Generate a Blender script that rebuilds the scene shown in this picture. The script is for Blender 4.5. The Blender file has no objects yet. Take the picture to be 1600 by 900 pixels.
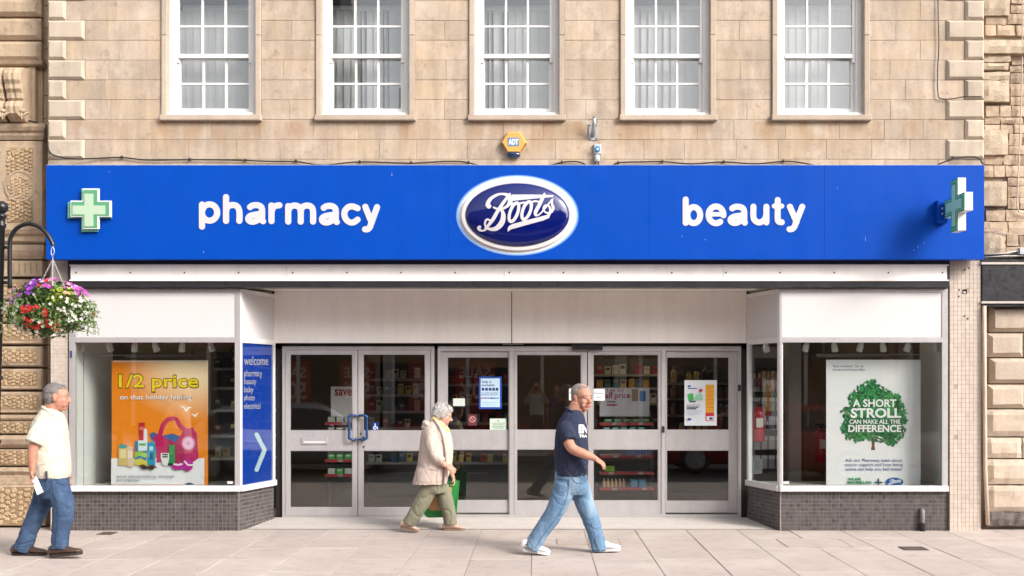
import bpy, bmesh, math, random
from mathutils import Vector, Matrix, noise
from mathutils.bvhtree import BVHTree
import numpy as np

random.seed(7)
rnd = random.Random(11)
C = bpy.context.scene.collection
R = math.radians

# ------------------------------------------------------------------ camera, sky, sun, exposure
F, D, VX, VY, H = 1700.0, 12.5, 840.0, 600.0, 1.69      # focal length in photo pixels, metres to the shopfront, eye point, eye height
sc = bpy.context.scene
cam_d = bpy.data.cameras.new('camera')
cam_d.sensor_width = 36.0
cam_d.lens = 36.0 * F / 1600.0
cam_d.shift_x = (800.0 - VX) / 1600.0
cam_d.shift_y = (VY - 450.0) / 1600.0
cam_d.clip_start = 0.05
cam_d.clip_end = 2000.0
cam = bpy.data.objects.new('camera', cam_d)
cam.location = (0, -D, H)
cam.rotation_euler = (R(90), 0, 0)
C.objects.link(cam)
sc.camera = cam

SUN = Vector((1.15, -1.0, 0.98)).normalized()           # direction towards the sun
SUN_EL = math.asin(SUN.z)
SUN_ROT = math.atan2(SUN.x, SUN.y)
world = bpy.data.worlds.new('World')
sc.world = world
world.use_nodes = True
nt = world.node_tree
nt.nodes.clear()
sky = nt.nodes.new('ShaderNodeTexSky')
sky.sky_type = 'NISHITA'
sky.sun_disc = False
sky.sun_elevation = SUN_EL
sky.sun_rotation = SUN_ROT
sky.air_density = 1.0
sky.dust_density = 4.0
sky.ozone_density = 0.6
hs = nt.nodes.new('ShaderNodeHueSaturation')             # thin bright cloud: a paler sky than a clear one
hs.inputs['Saturation'].default_value = 0.22
bg = nt.nodes.new('ShaderNodeBackground')
bg.inputs['Strength'].default_value = 0.15
ow = nt.nodes.new('ShaderNodeOutputWorld')
nt.links.new(sky.outputs[0], hs.inputs['Color'])
nt.links.new(hs.outputs[0], bg.inputs['Color'])
nt.links.new(bg.outputs[0], ow.inputs['Surface'])

sun_d = bpy.data.lights.new('sun', 'SUN')
sun_d.energy = 1.3
sun_d.angle = R(14)
sun_d.color = (1.0, 0.93, 0.84)
sun = bpy.data.objects.new('sun', sun_d)
sun.location = (8, -10, 14)
sun.rotation_euler = (-SUN).to_track_quat('-Z', 'Y').to_euler()
C.objects.link(sun)

sc.view_settings.view_transform = 'Standard'
sc.view_settings.look = 'None'
sc.view_settings.gamma = 1.0
sc.view_settings.exposure = 0.93
sc.view_settings.use_curve_mapping = False
sc.render.engine = 'CYCLES'
sc.cycles.use_denoising = True
sc.cycles.max_bounces = 10
sc.cycles.transparent_max_bounces = 24
sc.cycles.caustics_reflective = False
sc.cycles.caustics_refractive = False
sc.cycles.sample_clamp_indirect = 6.0

# ------------------------------------------------------------------ helpers
def P(px, py, Y=0.0):
    """a point of the place seen at photo pixel (px, py) and standing at depth Y"""
    s = F / (D + Y)
    return Vector(((px - VX) / s, Y, H + (VY - py) / s))

def S(Y=0.0):
    return F / (D + Y)

WL = {}
def wloc(o):
    return WL.get(o.name, Vector((0, 0, 0)))

def empty(name, loc, label=None, cat=None, group=None):
    o = bpy.data.objects.new(name, None)
    o.empty_display_size = 0.1
    o.location = loc
    C.objects.link(o)
    WL[o.name] = Vector(loc)
    if label: tag(o, label, cat, group)
    return o

def tag(o, label=None, cat=None, group=None, kind=None):
    if label: o['label'] = label
    if cat: o['category'] = cat
    if group: o['group'] = group
    if kind: o['kind'] = kind
    return o

def link_mesh(name, me, mats, parent=None, smooth=False, centre=True, base=False):
    for m in (mats if isinstance(mats, (list, tuple)) else [mats]):
        me.materials.append(m)
    c = Vector((0, 0, 0))
    if centre and len(me.vertices):
        n = len(me.vertices)
        a = np.empty(n * 3, dtype=np.float32)
        me.vertices.foreach_get('co', a)
        a = a.reshape(-1, 3)
        lo, hi = a.min(0), a.max(0)
        c = Vector(((lo + hi) / 2).tolist())
        if base or parent is None:
            c.z = float(lo[2])
        a -= np.array(c, dtype=np.float32)
        me.vertices.foreach_set('co', a.ravel())
        me.update()
    if smooth:
        me.polygons.foreach_set('use_smooth', [True] * len(me.polygons))
    o = bpy.data.objects.new(name, me)
    C.objects.link(o)
    WL[o.name] = c
    if parent is not None:
        o.parent = parent
        o.location = c - wloc(parent)
    else:
        o.location = c
    return o

class MB:
    def __init__(self):
        self.v = []; self.f = []; self.m = []
    def add(self, vs, fs, m=0):
        n = len(self.v)
        self.v.extend([tuple(q) for q in vs])
        self.f.extend([tuple(n + i for i in f) for f in fs])
        self.m.extend([m] * len(fs))
        return self
    def box(self, x0, x1, y0, y1, z0, z1, m=0):
        vs = [(x0,y0,z0),(x1,y0,z0),(x1,y1,z0),(x0,y1,z0),(x0,y0,z1),(x1,y0,z1),(x1,y1,z1),(x0,y1,z1)]
        fs = [(0,3,2,1),(4,5,6,7),(0,1,5,4),(1,2,6,5),(2,3,7,6),(3,0,4,7)]
        return self.add(vs, fs, m)
    def pbox(self, px0, py0, px1, py1, Yf, Yb, m=0, at=None):
        """box whose front face covers the photo rectangle at depth Yf"""
        a = P(px0, py1, Yf if at is None else at); b = P(px1, py0, Yf if at is None else at)
        return self.box(a.x, b.x, Yf, Yb, a.z, b.z, m)
    def cbox(self, x0, x1, yf, yb, z0, z1, c, cd, m=0, jit=0.0):
        """block with a chamfered front (front looks to -Y)"""
        j = lambda: (rnd.random() - .5) * 2 * jit
        o = [(x0, z0), (x1, z0), (x1, z1), (x0, z1)]
        i = [(x0 + c + j(), z0 + c + j()), (x1 - c + j(), z0 + c + j()), (x1 - c + j(), z1 - c + j()), (x0 + c + j(), z1 - c + j())]
        vs = [(x, yb, z) for x, z in o] + [(x, yf + cd, z) for x, z in o] + [(x, yf + j() * .5, z) for x, z in i]
        fs = [(3,2,1,0)]
        for k in range(4):
            n = (k + 1) % 4
            fs.append((k, n, 4 + n, 4 + k)); fs.append((4 + k, 4 + n, 8 + n, 8 + k))
        fs.append((8, 9, 10, 11))
        fs = [tuple(f) for f in fs]
        return self.add(vs, fs, m)
    def prism(self, pts, y0, y1, m=0):
        """closed x-z outline extruded from y0 (front) to y1"""
        n = len(pts)
        ar = sum(pts[i][0] * pts[(i+1) % n][1] - pts[(i+1) % n][0] * pts[i][1] for i in range(n))
        if ar < 0: pts = pts[::-1]
        vs = [(x, y0, z) for x, z in pts] + [(x, y1, z) for x, z in pts]
        fs = [tuple(range(n)), tuple(range(2 * n - 1, n - 1, -1))]
        for i in range(n):
            j = (i + 1) % n
            fs.append((j, i, n + i, n + j))
        return self.add(vs, fs, m)
    def tube(self, pts, r, n=10, m=0, cap=True):
        pts = [Vector(p) for p in pts]
        rs = r if isinstance(r, (list, tuple)) else [r] * len(pts)
        base = len(self.v)
        up = Vector((0, 1, 0))
        prev = None
        for i, p in enumerate(pts):
            t = (pts[min(i + 1, len(pts) - 1)] - pts[max(i - 1, 0)]).normalized()
            if prev is None:
                a = up - t * up.dot(t)
                if a.length < .05: a = Vector((1, 0, 0)) - t * t.x
            else:
                a = prev - t * prev.dot(t)
            a.normalize(); prev = a
            b = t.cross(a)
            ra, rb = rs[i] if isinstance(rs[i], (tuple, list)) else (rs[i], rs[i])
            for k in range(n):
                w = 2 * math.pi * k / n
                self.v.append(tuple(p + a * (math.cos(w) * rb) + b * (math.sin(w) * ra)))
        for i in range(len(pts) - 1):
            for k in range(n):
                k2 = (k + 1) % n
                self.f.append((base + i*n + k, base + i*n + k2, base + (i+1)*n + k2, base + (i+1)*n + k)); self.m.append(m)
        if cap:
            self.f.append(tuple(base + k for k in range(n - 1, -1, -1))); self.m.append(m)
            e = base + (len(pts) - 1) * n
            self.f.append(tuple(e + k for k in range(n))); self.m.append(m)
        return self
    def lathe(self, prof, c, n=20, m=0, axis='z'):
        base = len(self.v)
        for r, h in prof:
            for k in range(n):
                w = 2 * math.pi * k / n
                if axis == 'z': self.v.append((c[0] + r*math.cos(w), c[1] + r*math.sin(w), c[2] + h))
                elif axis == 'y': self.v.append((c[0] + r*math.cos(w), c[1] - h, c[2] + r*math.sin(w)))
                else: self.v.append((c[0] + h, c[1] + r*math.cos(w), c[2] + r*math.sin(w)))
        for i in range(len(prof) - 1):
            for k in range(n):
                k2 = (k + 1) % n
                self.f.append((base+i*n+k, base+i*n+k2, base+(i+1)*n+k2, base+(i+1)*n+k)); self.m.append(m)
        self.f.append(tuple(base + k for k in range(n - 1, -1, -1))); self.m.append(m)
        e = base + (len(prof) - 1) * n
        self.f.append(tuple(e + k for k in range(n))); self.m.append(m)
        return self
    def ell(self, c, r, rot=None, nu=14, nv=9, m=0):
        base = len(self.v)
        c = Vector(c)
        M = rot if rot is not None else Matrix.Identity(3)
        for j in range(1, nv):
            ph = math.pi * j / nv
            for i in range(nu):
                th = 2 * math.pi * i / nu
                q = Vector((r[0]*math.sin(ph)*math.cos(th), r[1]*math.sin(ph)*math.sin(th), r[2]*math.cos(ph)))
                self.v.append(tuple(c + M @ q))
        t = len(self.v); self.v.append(tuple(c + M @ Vector((0, 0, r[2]))))
        b = len(self.v); self.v.append(tuple(c + M @ Vector((0, 0, -r[2]))))
        for j in range(nv - 2):
            for i in range(nu):
                i2 = (i + 1) % nu
                self.f.append((base+j*nu+i, base+(j+1)*nu+i, base+(j+1)*nu+i2, base+j*nu+i2)); self.m.append(m)
        for i in range(nu):
            i2 = (i + 1) % nu
            self.f.append((t, base + i, base + i2)); self.m.append(m)
            e = base + (nv - 2) * nu
            self.f.append((b, e + i2, e + i)); self.m.append(m)
        return self
    def lean(self, zt_, k=.026):
        """a post out of plumb: its foot stands to the left of its head"""
        self.v = [(x - (zt_ - z) * k, y, z) for x, y, z in self.v]
        return self
    def mesh(self, name='mesh'):
        me = bpy.data.meshes.new(name)
        me.from_pydata(self.v, [], self.f)
        if any(self.m): me.polygons.foreach_set('material_index', self.m)
        me.update()
        return me
    def build(self, name, mats, parent=None, smooth=False, base=False):
        return link_mesh(name, self.mesh(name), mats, parent, smooth, True, base)

def bx(name, mat_, parent, *a):
    return MB().box(*a).build(name, mat_, parent)
def pbx(name, mat_, parent, *a, **k):
    return MB().pbox(*a, **k).build(name, mat_, parent)

def fix_normals(me):
    bm = bmesh.new(); bm.from_mesh(me)
    bmesh.ops.recalc_face_normals(bm, faces=bm.faces)
    bm.to_mesh(me); bm.free()

def crom(pts, n=8, closed=False):
    """smooth curve through points given as equal-length tuples"""
    pts = [tuple(map(float, p)) for p in pts]
    out = []
    m = len(pts)
    rng = range(m) if closed else range(m - 1)
    for i in rng:
        g = lambda k: pts[k % m] if closed else pts[min(max(k, 0), m - 1)]
        p0, p1, p2, p3 = g(i-1), g(i), g(i+1), g(i+2)
        for k in range(n):
            t = k / n
            out.append(tuple(.5 * ((2*b) + (-a + c)*t + (2*a - 5*b + 4*c - d)*t*t + (-a + 3*b - 3*c + d)*t**3)
                             for a, b, c, d in zip(p0, p1, p2, p3)))
    if not closed: out.append(pts[-1])
    return out

# ------------------------------------------------------------------ procedural materials
MATS = {}
def mat(name, col, rough=.6, var=.0, scale=6.0, bump=.0, bscale=60.0, metal=0.0, spec=.5, rand=.0,
        streak=0.0, stain=None, gum=None, stain2=None, coat=0.0, emit=None, estr=0.0, sub=0.0, aniso=None, tint=None):
    if name in MATS: return MATS[name]
    m = bpy.data.materials.new(name); m.use_nodes = True
    t = m.node_tree; N = t.nodes; L = t.links
    b = N['Principled BSDF']
    b.inputs['Roughness'].default_value = rough
    b.inputs['Metallic'].default_value = metal
    b.inputs['Specular IOR Level'].default_value = spec
    if coat:
        b.inputs['Coat Weight'].default_value = coat
        b.inputs['Coat Roughness'].default_value = .05
    if sub:
        b.inputs['Subsurface Weight'].default_value = sub
        b.inputs['Subsurface Radius'].default_value = (.02, .008, .004)
    if emit is not None:
        b.inputs['Emission Color'].default_value = (*emit, 1)
        b.inputs['Emission Strength'].default_value = estr
    geo = N.new('ShaderNodeNewGeometry')
    pos = geo.outputs['Position']
    if aniso:
        mp = N.new('ShaderNodeMapping'); mp.inputs['Scale'].default_value = aniso
        L.new(pos, mp.inputs['Vector']); apos = mp.outputs['Vector']
    else: apos = pos
    rgb = N.new('ShaderNodeRGB'); rgb.outputs[0].default_value = (*col, 1)
    cur = rgb.outputs[0]
    def mixcol(fac, a, bcol, mode='MIX'):
        x = N.new('ShaderNodeMix'); x.data_type = 'RGBA'; x.blend_type = mode
        if isinstance(fac, (int, float)): x.inputs[0].default_value = fac
        else: L.new(fac, x.inputs[0])
        L.new(a, x.inputs[6])
        if isinstance(bcol, tuple): x.inputs[7].default_value = (*bcol, 1)
        else: L.new(bcol, x.inputs[7])
        return x.outputs[2]
    def nz(sc_, detail=6, rough_=.6, vec=None):
        n = N.new('ShaderNodeTexNoise'); n.inputs['Scale'].default_value = sc_
        n.inputs['Detail'].default_value = detail; n.inputs['Roughness'].default_value = rough_
        L.new(vec if vec is not None else apos, n.inputs['Vector'])
        return n.outputs['Fac']
    def ramp(src, a, b_, lo=0.0, hi=1.0):
        r = N.new('ShaderNodeMapRange'); r.inputs[1].default_value = a; r.inputs[2].default_value = b_
        r.inputs[3].default_value = lo; r.inputs[4].default_value = hi
        L.new(src, r.inputs[0]); return r.outputs[0]
    def mul(val, c):
        x = N.new('ShaderNodeVectorMath'); x.operation = 'SCALE'
        L.new(c, x.inputs[0]); L.new(val, x.inputs['Scale']); return x.outputs[0]
    if var:
        cur = mul(ramp(nz(scale), .25, .75, 1 - var, 1 + var), cur)
        cur = mul(ramp(nz(scale * 9, 4), .25, .75, 1 - var * .5, 1 + var * .5), cur)
    if tint:                                  # second natural colour of the material in broad patches
        tcol, tsc, tlo, thi, tamt = tint
        cur = mixcol(ramp(nz(tsc, 4), tlo, thi, 0, tamt), cur, tcol)
    if rand:
        oi = N.new('ShaderNodeObjectInfo')
        cur = mul(ramp(oi.outputs['Random'], 0, 1, 1 - rand, 1 + rand), cur)
    if streak:                                # rain streaks and soot
        mp2 = N.new('ShaderNodeMapping'); mp2.inputs['Scale'].default_value = (5.0, 5.0, .7)
        L.new(pos, mp2.inputs['Vector'])
        cur = mul(ramp(nz(1.6, 7, .65, mp2.outputs['Vector']), .35, .75, 1.06, 1 - streak), cur)
    if stain:                                 # dirt spots: (colour, scale, low, high)
        scol, ssc, slo, shi = stain
        cur = mixcol(ramp(nz(ssc, 8, .7), slo, shi, 0, .85), cur, scol)
    if stain2:
        scol, ssc, slo, shi = stain2
        cur = mixcol(ramp(nz(ssc, 5, .6), slo, shi, 0, .8), cur, scol)
    if gum:                                   # trodden chewing gum: small round spots
        gcol, gsc, grad = gum
        vo = N.new('ShaderNodeTexVoronoi'); vo.inputs['Scale'].default_value = gsc; L.new(pos, vo.inputs['Vector'])
        sel = ramp(vo.outputs['Color'], .55, .56)
        dm = ramp(vo.outputs['Distance'], grad * .6, grad, 1, 0)
        mm = N.new('ShaderNodeMath'); mm.operation = 'MULTIPLY'; L.new(sel, mm.inputs[0]); L.new(dm, mm.inputs[1])
        m2_ = N.new('ShaderNodeMath'); m2_.operation = 'MULTIPLY'; L.new(mm.outputs[0], m2_.inputs[0]); m2_.inputs[1].default_value = .55
        cur = mixcol(m2_.outputs[0], cur, gcol)
    L.new(cur, b.inputs['Base Color'])
    if var or stain:
        L.new(ramp(nz(scale * 3, 3), .3, .7, max(0, rough - .08), min(1, rough + .08)), b.inputs['Roughness'])
    if bump:
        bn = N.new('ShaderNodeBump'); bn.inputs['Strength'].default_value = min(1.0, bump)
        bn.inputs['Distance'].default_value = .01
        L.new(nz(bscale, 6, .65), bn.inputs['Height'])
        L.new(bn.outputs[0], b.inputs['Normal'])
    MATS[name] = m
    return m

def glass(name, tint=(.93, .95, .94), f0=.05):
    if name in MATS: return MATS[name]
    m = bpy.data.materials.new(name); m.use_nodes = True
    t = m.node_tree; N = t.nodes; L = t.links; N.clear()
    out = N.new('ShaderNodeOutputMaterial'); mx = N.new('ShaderNodeMixShader')
    tr = N.new('ShaderNodeBsdfTransparent'); tr.inputs[0].default_value = (*tint, 1)
    gl = N.new('ShaderNodeBsdfGlossy'); gl.inputs['Roughness'].default_value = 0.0
    gl.inputs['Color'].default_value = (1, 1, 1, 1)
    lw = N.new('ShaderNodeLayerWeight'); lw.inputs['Blend'].default_value = .5
    pw = N.new('ShaderNodeMath'); pw.operation = 'POWER'; pw.inputs[1].default_value = 5
    ml = N.new('ShaderNodeMath'); ml.operation = 'MULTIPLY_ADD'; ml.inputs[1].default_value = 1 - f0; ml.inputs[2].default_value = f0
    L.new(lw.outputs['Facing'], pw.inputs[0]); L.new(pw.outputs[0], ml.inputs[0])
    L.new(ml.outputs[0], mx.inputs[0]); L.new(tr.outputs[0], mx.inputs[1]); L.new(gl.outputs[0], mx.inputs[2])
    L.new(mx.outputs[0], out.inputs['Surface'])
    MATS[name] = m
    return m

def srgb(r, g, b):
    f = lambda c: (c/255/12.92) if c/255 <= .04045 else ((c/255 + .055)/1.055)**2.4
    return (f(r), f(g), f(b))

def flatmat(r, g, b, rough=.5):
    return mat('print_%d_%d_%d' % (r, g, b), srgb(r, g, b), rough)

BENCH = bpy.data.scenes.new('bench')                     # empty side scene where text and skins are worked out quickly
def bench(o):
    BENCH.collection.objects.link(o)
    vl = BENCH.view_layers[0]; vl.update()
    return vl.depsgraph

# ------------------------------------------------------------------ lettering
def font_mesh(txt, bold=0.0, depth=.0008, shear=0.0, res=4, space=1.0):
    cu = bpy.data.curves.new('txt', 'FONT')
    cu.body = txt; cu.size = 1.0; cu.offset = bold; cu.shear = shear; cu.resolution_u = res
    cu.space_character = space; cu.space_line = .95
    cu.fill_mode = 'FRONT'
    o = bpy.data.objects.new('txt', cu); dg = bench(o)
    me = bpy.data.meshes.new_from_object(o.evaluated_get(dg))
    vs = np.array([v.co[:] for v in me.vertices]).reshape(-1, 3)
    fs = [tuple(p.vertices) for p in me.polygons]
    bpy.data.objects.remove(o); bpy.data.curves.remove(cu); bpy.data.meshes.remove(me)
    return vs, fs

def lettering(name, txt, px0, py0, px1, py1, Y, m, parent, bold=0.0, fn=None, shear=0.0, space=1.0, flip=False, hfit=True):
    """flat printed words filling the photo rectangle at depth Y (or mapped by fn(px, py) -> point)"""
    vs, fs = font_mesh(txt, bold, 0, shear, 3, space)
    lo, hi = vs.min(0), vs.max(0)
    q = MB()
    pts = []
    for v in vs:
        u = (v[0] - lo[0]) / (hi[0] - lo[0]); w = (v[1] - lo[1]) / (hi[1] - lo[1])
        if flip: u = 1 - u
        px = px0 + u * (px1 - px0); py = py1 + w * (py0 - py1)
        pts.append(fn(px, py) if fn else P(px, py, Y))
    q.add(pts, fs)
    me = q.mesh(name)
    return link_mesh(name, me, m, parent)

def sdf_shape(strokes, polys, res, scale=None):
    """union of tapered round strokes [(x,y,r),...] and polygons, traced to a clean outline.
    returns verts2d, tris, boundary edges"""
    xs = [p[0] for s in strokes for p in s] + [p[0] for s in polys for p in s]
    ys = [p[1] for s in strokes for p in s] + [p[1] for s in polys for p in s]
    mr = max([p[2] for s in strokes for p in s] + [0]) + 2 * res
    x0, x1, y0, y1 = min(xs) - mr, max(xs) + mr, min(ys) - mr, max(ys) + mr
    nx, ny = int((x1 - x0) / res) + 2, int((y1 - y0) / res) + 2
    gx = x0 + np.arange(nx) * res; gy = y0 + np.arange(ny) * res
    X, Yg = np.meshgrid(gx, gy, indexing='ij')
    d = np.full(X.shape, 1e3)
    for s in strokes:
        for a, b in zip(s[:-1], s[1:]):
            ax, ay, ar = a; bx_, by, br = b
            dx, dy = bx_ - ax, by - ay
            l2 = dx*dx + dy*dy + 1e-12
            t = np.clip(((X - ax)*dx + (Yg - ay)*dy) / l2, 0, 1)
            d = np.minimum(d, np.hypot(X - ax - t*dx, Yg - ay - t*dy) - (ar + t*(br - ar)))
    for s in polys:
        e = np.full(X.shape, 1e3); ins = np.zeros(X.shape, bool)
        n = len(s)
        for i in range(n):
            ax, ay = s[i][:2]; bx_, by = s[(i+1) % n][:2]
            dx, dy = bx_ - ax, by - ay
            l2 = dx*dx + dy*dy + 1e-12
            t = np.clip(((X - ax)*dx + (Yg - ay)*dy) / l2, 0, 1)
            e = np.minimum(e, np.hypot(X - ax - t*dx, Yg - ay - t*dy))
            c = ((ay > Yg) != (by > Yg))
            with np.errstate(divide='ignore', invalid='ignore'):
                xi = (bx_ - ax) * (Yg - ay) / (by - ay + 1e-12) + ax
            ins ^= c & (X < xi)
        d = np.minimum(d, np.where(ins, -e, e))
    verts = []; idx = {}; faces = []; edges = []
    def vid(key, x, y):
        if key not in idx:
            idx[key] = len(verts); verts.append((x, y))
        return idx[key]
    def corner(i, j): return vid((i, j), gx[i], gy[j])
    def cut(i, j, k, l):
        a, b = d[i, j], d[k, l]; t = a / (a - b)
        t = min(max(t, .02), .98)
        key = ('e', min((i, j), (k, l)), max((i, j), (k, l)))
        return vid(key, gx[i] + t*(gx[k] - gx[i]), gy[j] + t*(gy[l] - gy[j]))
    act = np.argwhere((np.minimum(np.minimum(d[:-1,:-1], d[1:,:-1]), np.minimum(d[:-1,1:], d[1:,1:])) < 0))
    for i, j in act:
        i = int(i); j = int(j)
        cs = [(i, j), (i+1, j), (i+1, j+1), (i, j+1)]
        ins = [d[c] < 0 for c in cs]
        if all(ins):
            faces.append(tuple(corner(*c) for c in cs)); continue
        poly = []; cuts = []
        for k in range(4):
            a, b = cs[k], cs[(k+1) % 4]
            if ins[k]: poly.append(corner(*a))
            if ins[k] != ins[(k+1) % 4]:
                v = cut(*a, *b); poly.append(v); cuts.append(v)
        if len(poly) >= 3: faces.append(tuple(poly))
        if len(cuts) == 2:
            pi = poly.index(cuts[0])
            # orient so that the solid is on the left
            if poly[(pi + 1) % len(poly)] == cuts[1]: edges.append((cuts[0], cuts[1]))
            else: edges.append((cuts[1], cuts[0]))
    return verts, faces, edges

def solid_sign(name, strokes, polys, res, fn, thick, m, parent):
    """raised sign shape: fn(x, y) -> front point; sides run back by thick along +Y"""
    v2, fs, es = sdf_shape(strokes, polys, res)
    front = [fn(x, y) for x, y in v2]
    n = len(front)
    vs = [tuple(p) for p in front] + [(p[0], p[1] + thick, p[2]) for p in front]
    faces = list(fs) + [(a, n + a, n + b, b) for a, b in es]
    q = MB(); q.add(vs, faces)
    me = q.mesh(name); fix_normals(me)
    return link_mesh(name, me, m, parent)

def copy_tree(o, parent=None, off=(0, 0, 0), name=None):
    c = o.copy(); C.objects.link(c)
    c.parent = parent
    if parent is None: c.location = Vector(o.location) + Vector(off)
    for ch in list(o.children): copy_tree(ch, c)
    return c
# ------------------------------------------------------------------ materials of the place
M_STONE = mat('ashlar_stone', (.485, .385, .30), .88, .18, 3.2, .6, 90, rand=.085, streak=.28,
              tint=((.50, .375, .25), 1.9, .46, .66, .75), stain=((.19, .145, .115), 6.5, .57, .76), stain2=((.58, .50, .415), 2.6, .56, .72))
M_QUOIN = mat('quoin_stone', (.50, .415, .33), .86, .12, 4.0, .4, 80, rand=.07, streak=.16, stain=((.16, .12, .095), 5, .60, .80))
M_SURR = mat('window_surround_stone', (.46, .37, .295), .86, .10, 5.0, .3, 80, rand=.05, streak=.12)
M_MORTAR = mat('mortar', (.42, .345, .27), .95, .15, 12, .3, 120)
M_DSTONE = mat('brown_stone', (.50, .375, .26), .88, .16, 3.0, .5, 70, rand=.10, streak=.28,
               stain=((.07, .05, .035), 3.0, .54, .74))
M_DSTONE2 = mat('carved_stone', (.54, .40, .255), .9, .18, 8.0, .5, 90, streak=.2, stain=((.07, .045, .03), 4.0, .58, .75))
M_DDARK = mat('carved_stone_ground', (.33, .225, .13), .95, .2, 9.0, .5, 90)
M_RUBBLE = mat('rubble_stone', (.46, .345, .245), .92, .22, 7.0, .9, 45, rand=.22, stain=((.10, .07, .05), 6.0, .60, .78))
M_ROCK = mat('rock_faced_stone', (.47, .375, .275), .92, .18, 9.0, 1.0, 35, rand=.1, stain=((.12, .08, .05), 8.0, .60, .76))
M_BLOCK = mat('rusticated_stone', (.53, .43, .34), .88, .16, 4.0, .5, 60, rand=.09, streak=.18, stain=((.12, .085, .06), 4.0, .62, .8))
M_WPAINT = mat('white_window_paint', (.80, .79, .78), .45, .05, 12, .12, 60, stain=((.45, .40, .35), 14, .70, .82))
M_PANEL = mat('white_panel', (.64, .615, .615), .38, .02, 2.0, stain=((.55, .5, .48), 9, .74, .9))
M_CREAM = mat('cream_panel', (.87, .825, .785), .42, .02, 2.0, streak=.03, stain=((.62, .54, .47), 5, .68, .85))
M_ALU = mat('anodised_frame', (.52, .495, .50), .36, .05, 10, .05, 200, metal=.35, streak=.08, stain=((.30, .26, .24), 16, .72, .88))
M_ALUW = mat('white_frame', (.72, .70, .70), .35, .04, 10, streak=.05)
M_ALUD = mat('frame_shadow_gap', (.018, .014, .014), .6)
M_BLACK = mat('black_beam', (.022, .022, .026), .35, .3, 6, .1, 60, stain=((.25, .25, .26), 18, .68, .86))
M_BLUE = mat('blue_sign_face', (.0, .058, .40), .42, .04, 1.2, spec=.14, streak=.05, stain=((.02, .09, .46), 14, .68, .9))
M_BLUEP = mat('blue_panel_print', (.002, .055, .46), .4)
M_LETTER = mat('sign_letter_white', (.62, .585, .61), .4, .02, 6)
M_TILE = mat('cream_mosaic', (.56, .475, .41), .35, .12, 10, rand=.0, streak=.12, stain=((.33, .24, .18), 5.0, .62, .85))
M_GROUT = mat('tile_grout', (.40, .315, .25), .9, .15, 20)
M_GTILE = mat('grey_mosaic', (.082, .07, .07), .38, .35, 22, stain=((.25, .21, .18), 12, .66, .85))
M_GGROUT = mat('grey_tile_grout', (.235, .21, .20), .9, .2, 20)
M_SLAB = mat('paving_slab_stone', (.49, .415, .375), .85, .08, 1.8, .3, 130, rand=.05, stain=((.31, .25, .21), 6, .53, .78), stain2=((.58, .51, .46), 1.1, .52, .70), gum=((.20, .165, .14), 5.0, .10))
M_SLABJ = mat('paving_joint', (.40, .33, .285), .95, .2, 20)
M_ASPH = mat('asphalt', (.055, .053, .052), .9, .25, 8, .6, 200)
M_GLASS = glass('shop_glass', (.90, .92, .91), .062)
M_GLASSU = glass('sash_glass', (.88, .90, .90), .11)
M_DARK = mat('dark_room', (.03, .027, .025), .9)
M_METAL = mat('galvanised_steel', (.42, .42, .43), .45, .15, 20, metal=.7)
M_BLACKM = mat('black_iron', (.012, .012, .013), .32, .2, 15, .1, 60)
M_CABLE = mat('black_cable', (.02, .018, .017), .6)

# brown weathering the water has left on the stones below the sills, in uneven runs
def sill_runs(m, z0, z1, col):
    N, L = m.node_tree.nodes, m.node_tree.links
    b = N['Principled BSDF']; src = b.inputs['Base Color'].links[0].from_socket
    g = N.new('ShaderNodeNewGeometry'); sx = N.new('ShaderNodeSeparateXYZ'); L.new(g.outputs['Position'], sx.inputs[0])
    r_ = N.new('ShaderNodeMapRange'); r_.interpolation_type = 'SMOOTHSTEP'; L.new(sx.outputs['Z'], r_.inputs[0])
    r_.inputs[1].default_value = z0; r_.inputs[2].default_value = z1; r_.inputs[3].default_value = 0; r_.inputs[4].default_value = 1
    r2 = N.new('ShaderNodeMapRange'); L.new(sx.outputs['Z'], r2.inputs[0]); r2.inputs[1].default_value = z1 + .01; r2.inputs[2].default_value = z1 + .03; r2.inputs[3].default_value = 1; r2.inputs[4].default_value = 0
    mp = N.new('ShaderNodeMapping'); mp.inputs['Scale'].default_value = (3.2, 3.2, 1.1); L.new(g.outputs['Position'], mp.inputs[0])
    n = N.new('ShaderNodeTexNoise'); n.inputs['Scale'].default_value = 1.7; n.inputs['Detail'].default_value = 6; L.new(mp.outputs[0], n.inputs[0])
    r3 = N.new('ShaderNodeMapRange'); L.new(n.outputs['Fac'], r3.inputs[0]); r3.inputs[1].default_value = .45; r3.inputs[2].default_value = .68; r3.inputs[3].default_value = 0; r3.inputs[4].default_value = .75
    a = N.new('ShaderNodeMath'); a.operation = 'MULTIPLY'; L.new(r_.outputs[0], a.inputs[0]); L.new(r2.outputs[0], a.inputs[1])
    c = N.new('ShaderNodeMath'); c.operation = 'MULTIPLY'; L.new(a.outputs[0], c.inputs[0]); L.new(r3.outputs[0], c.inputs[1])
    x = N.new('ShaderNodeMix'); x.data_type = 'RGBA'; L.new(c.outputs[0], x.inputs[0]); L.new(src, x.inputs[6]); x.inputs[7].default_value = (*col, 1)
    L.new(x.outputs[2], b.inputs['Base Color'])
sill_runs(M_STONE, P(0, 246).z, P(0, 192).z, (.36, .215, .12))

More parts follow.
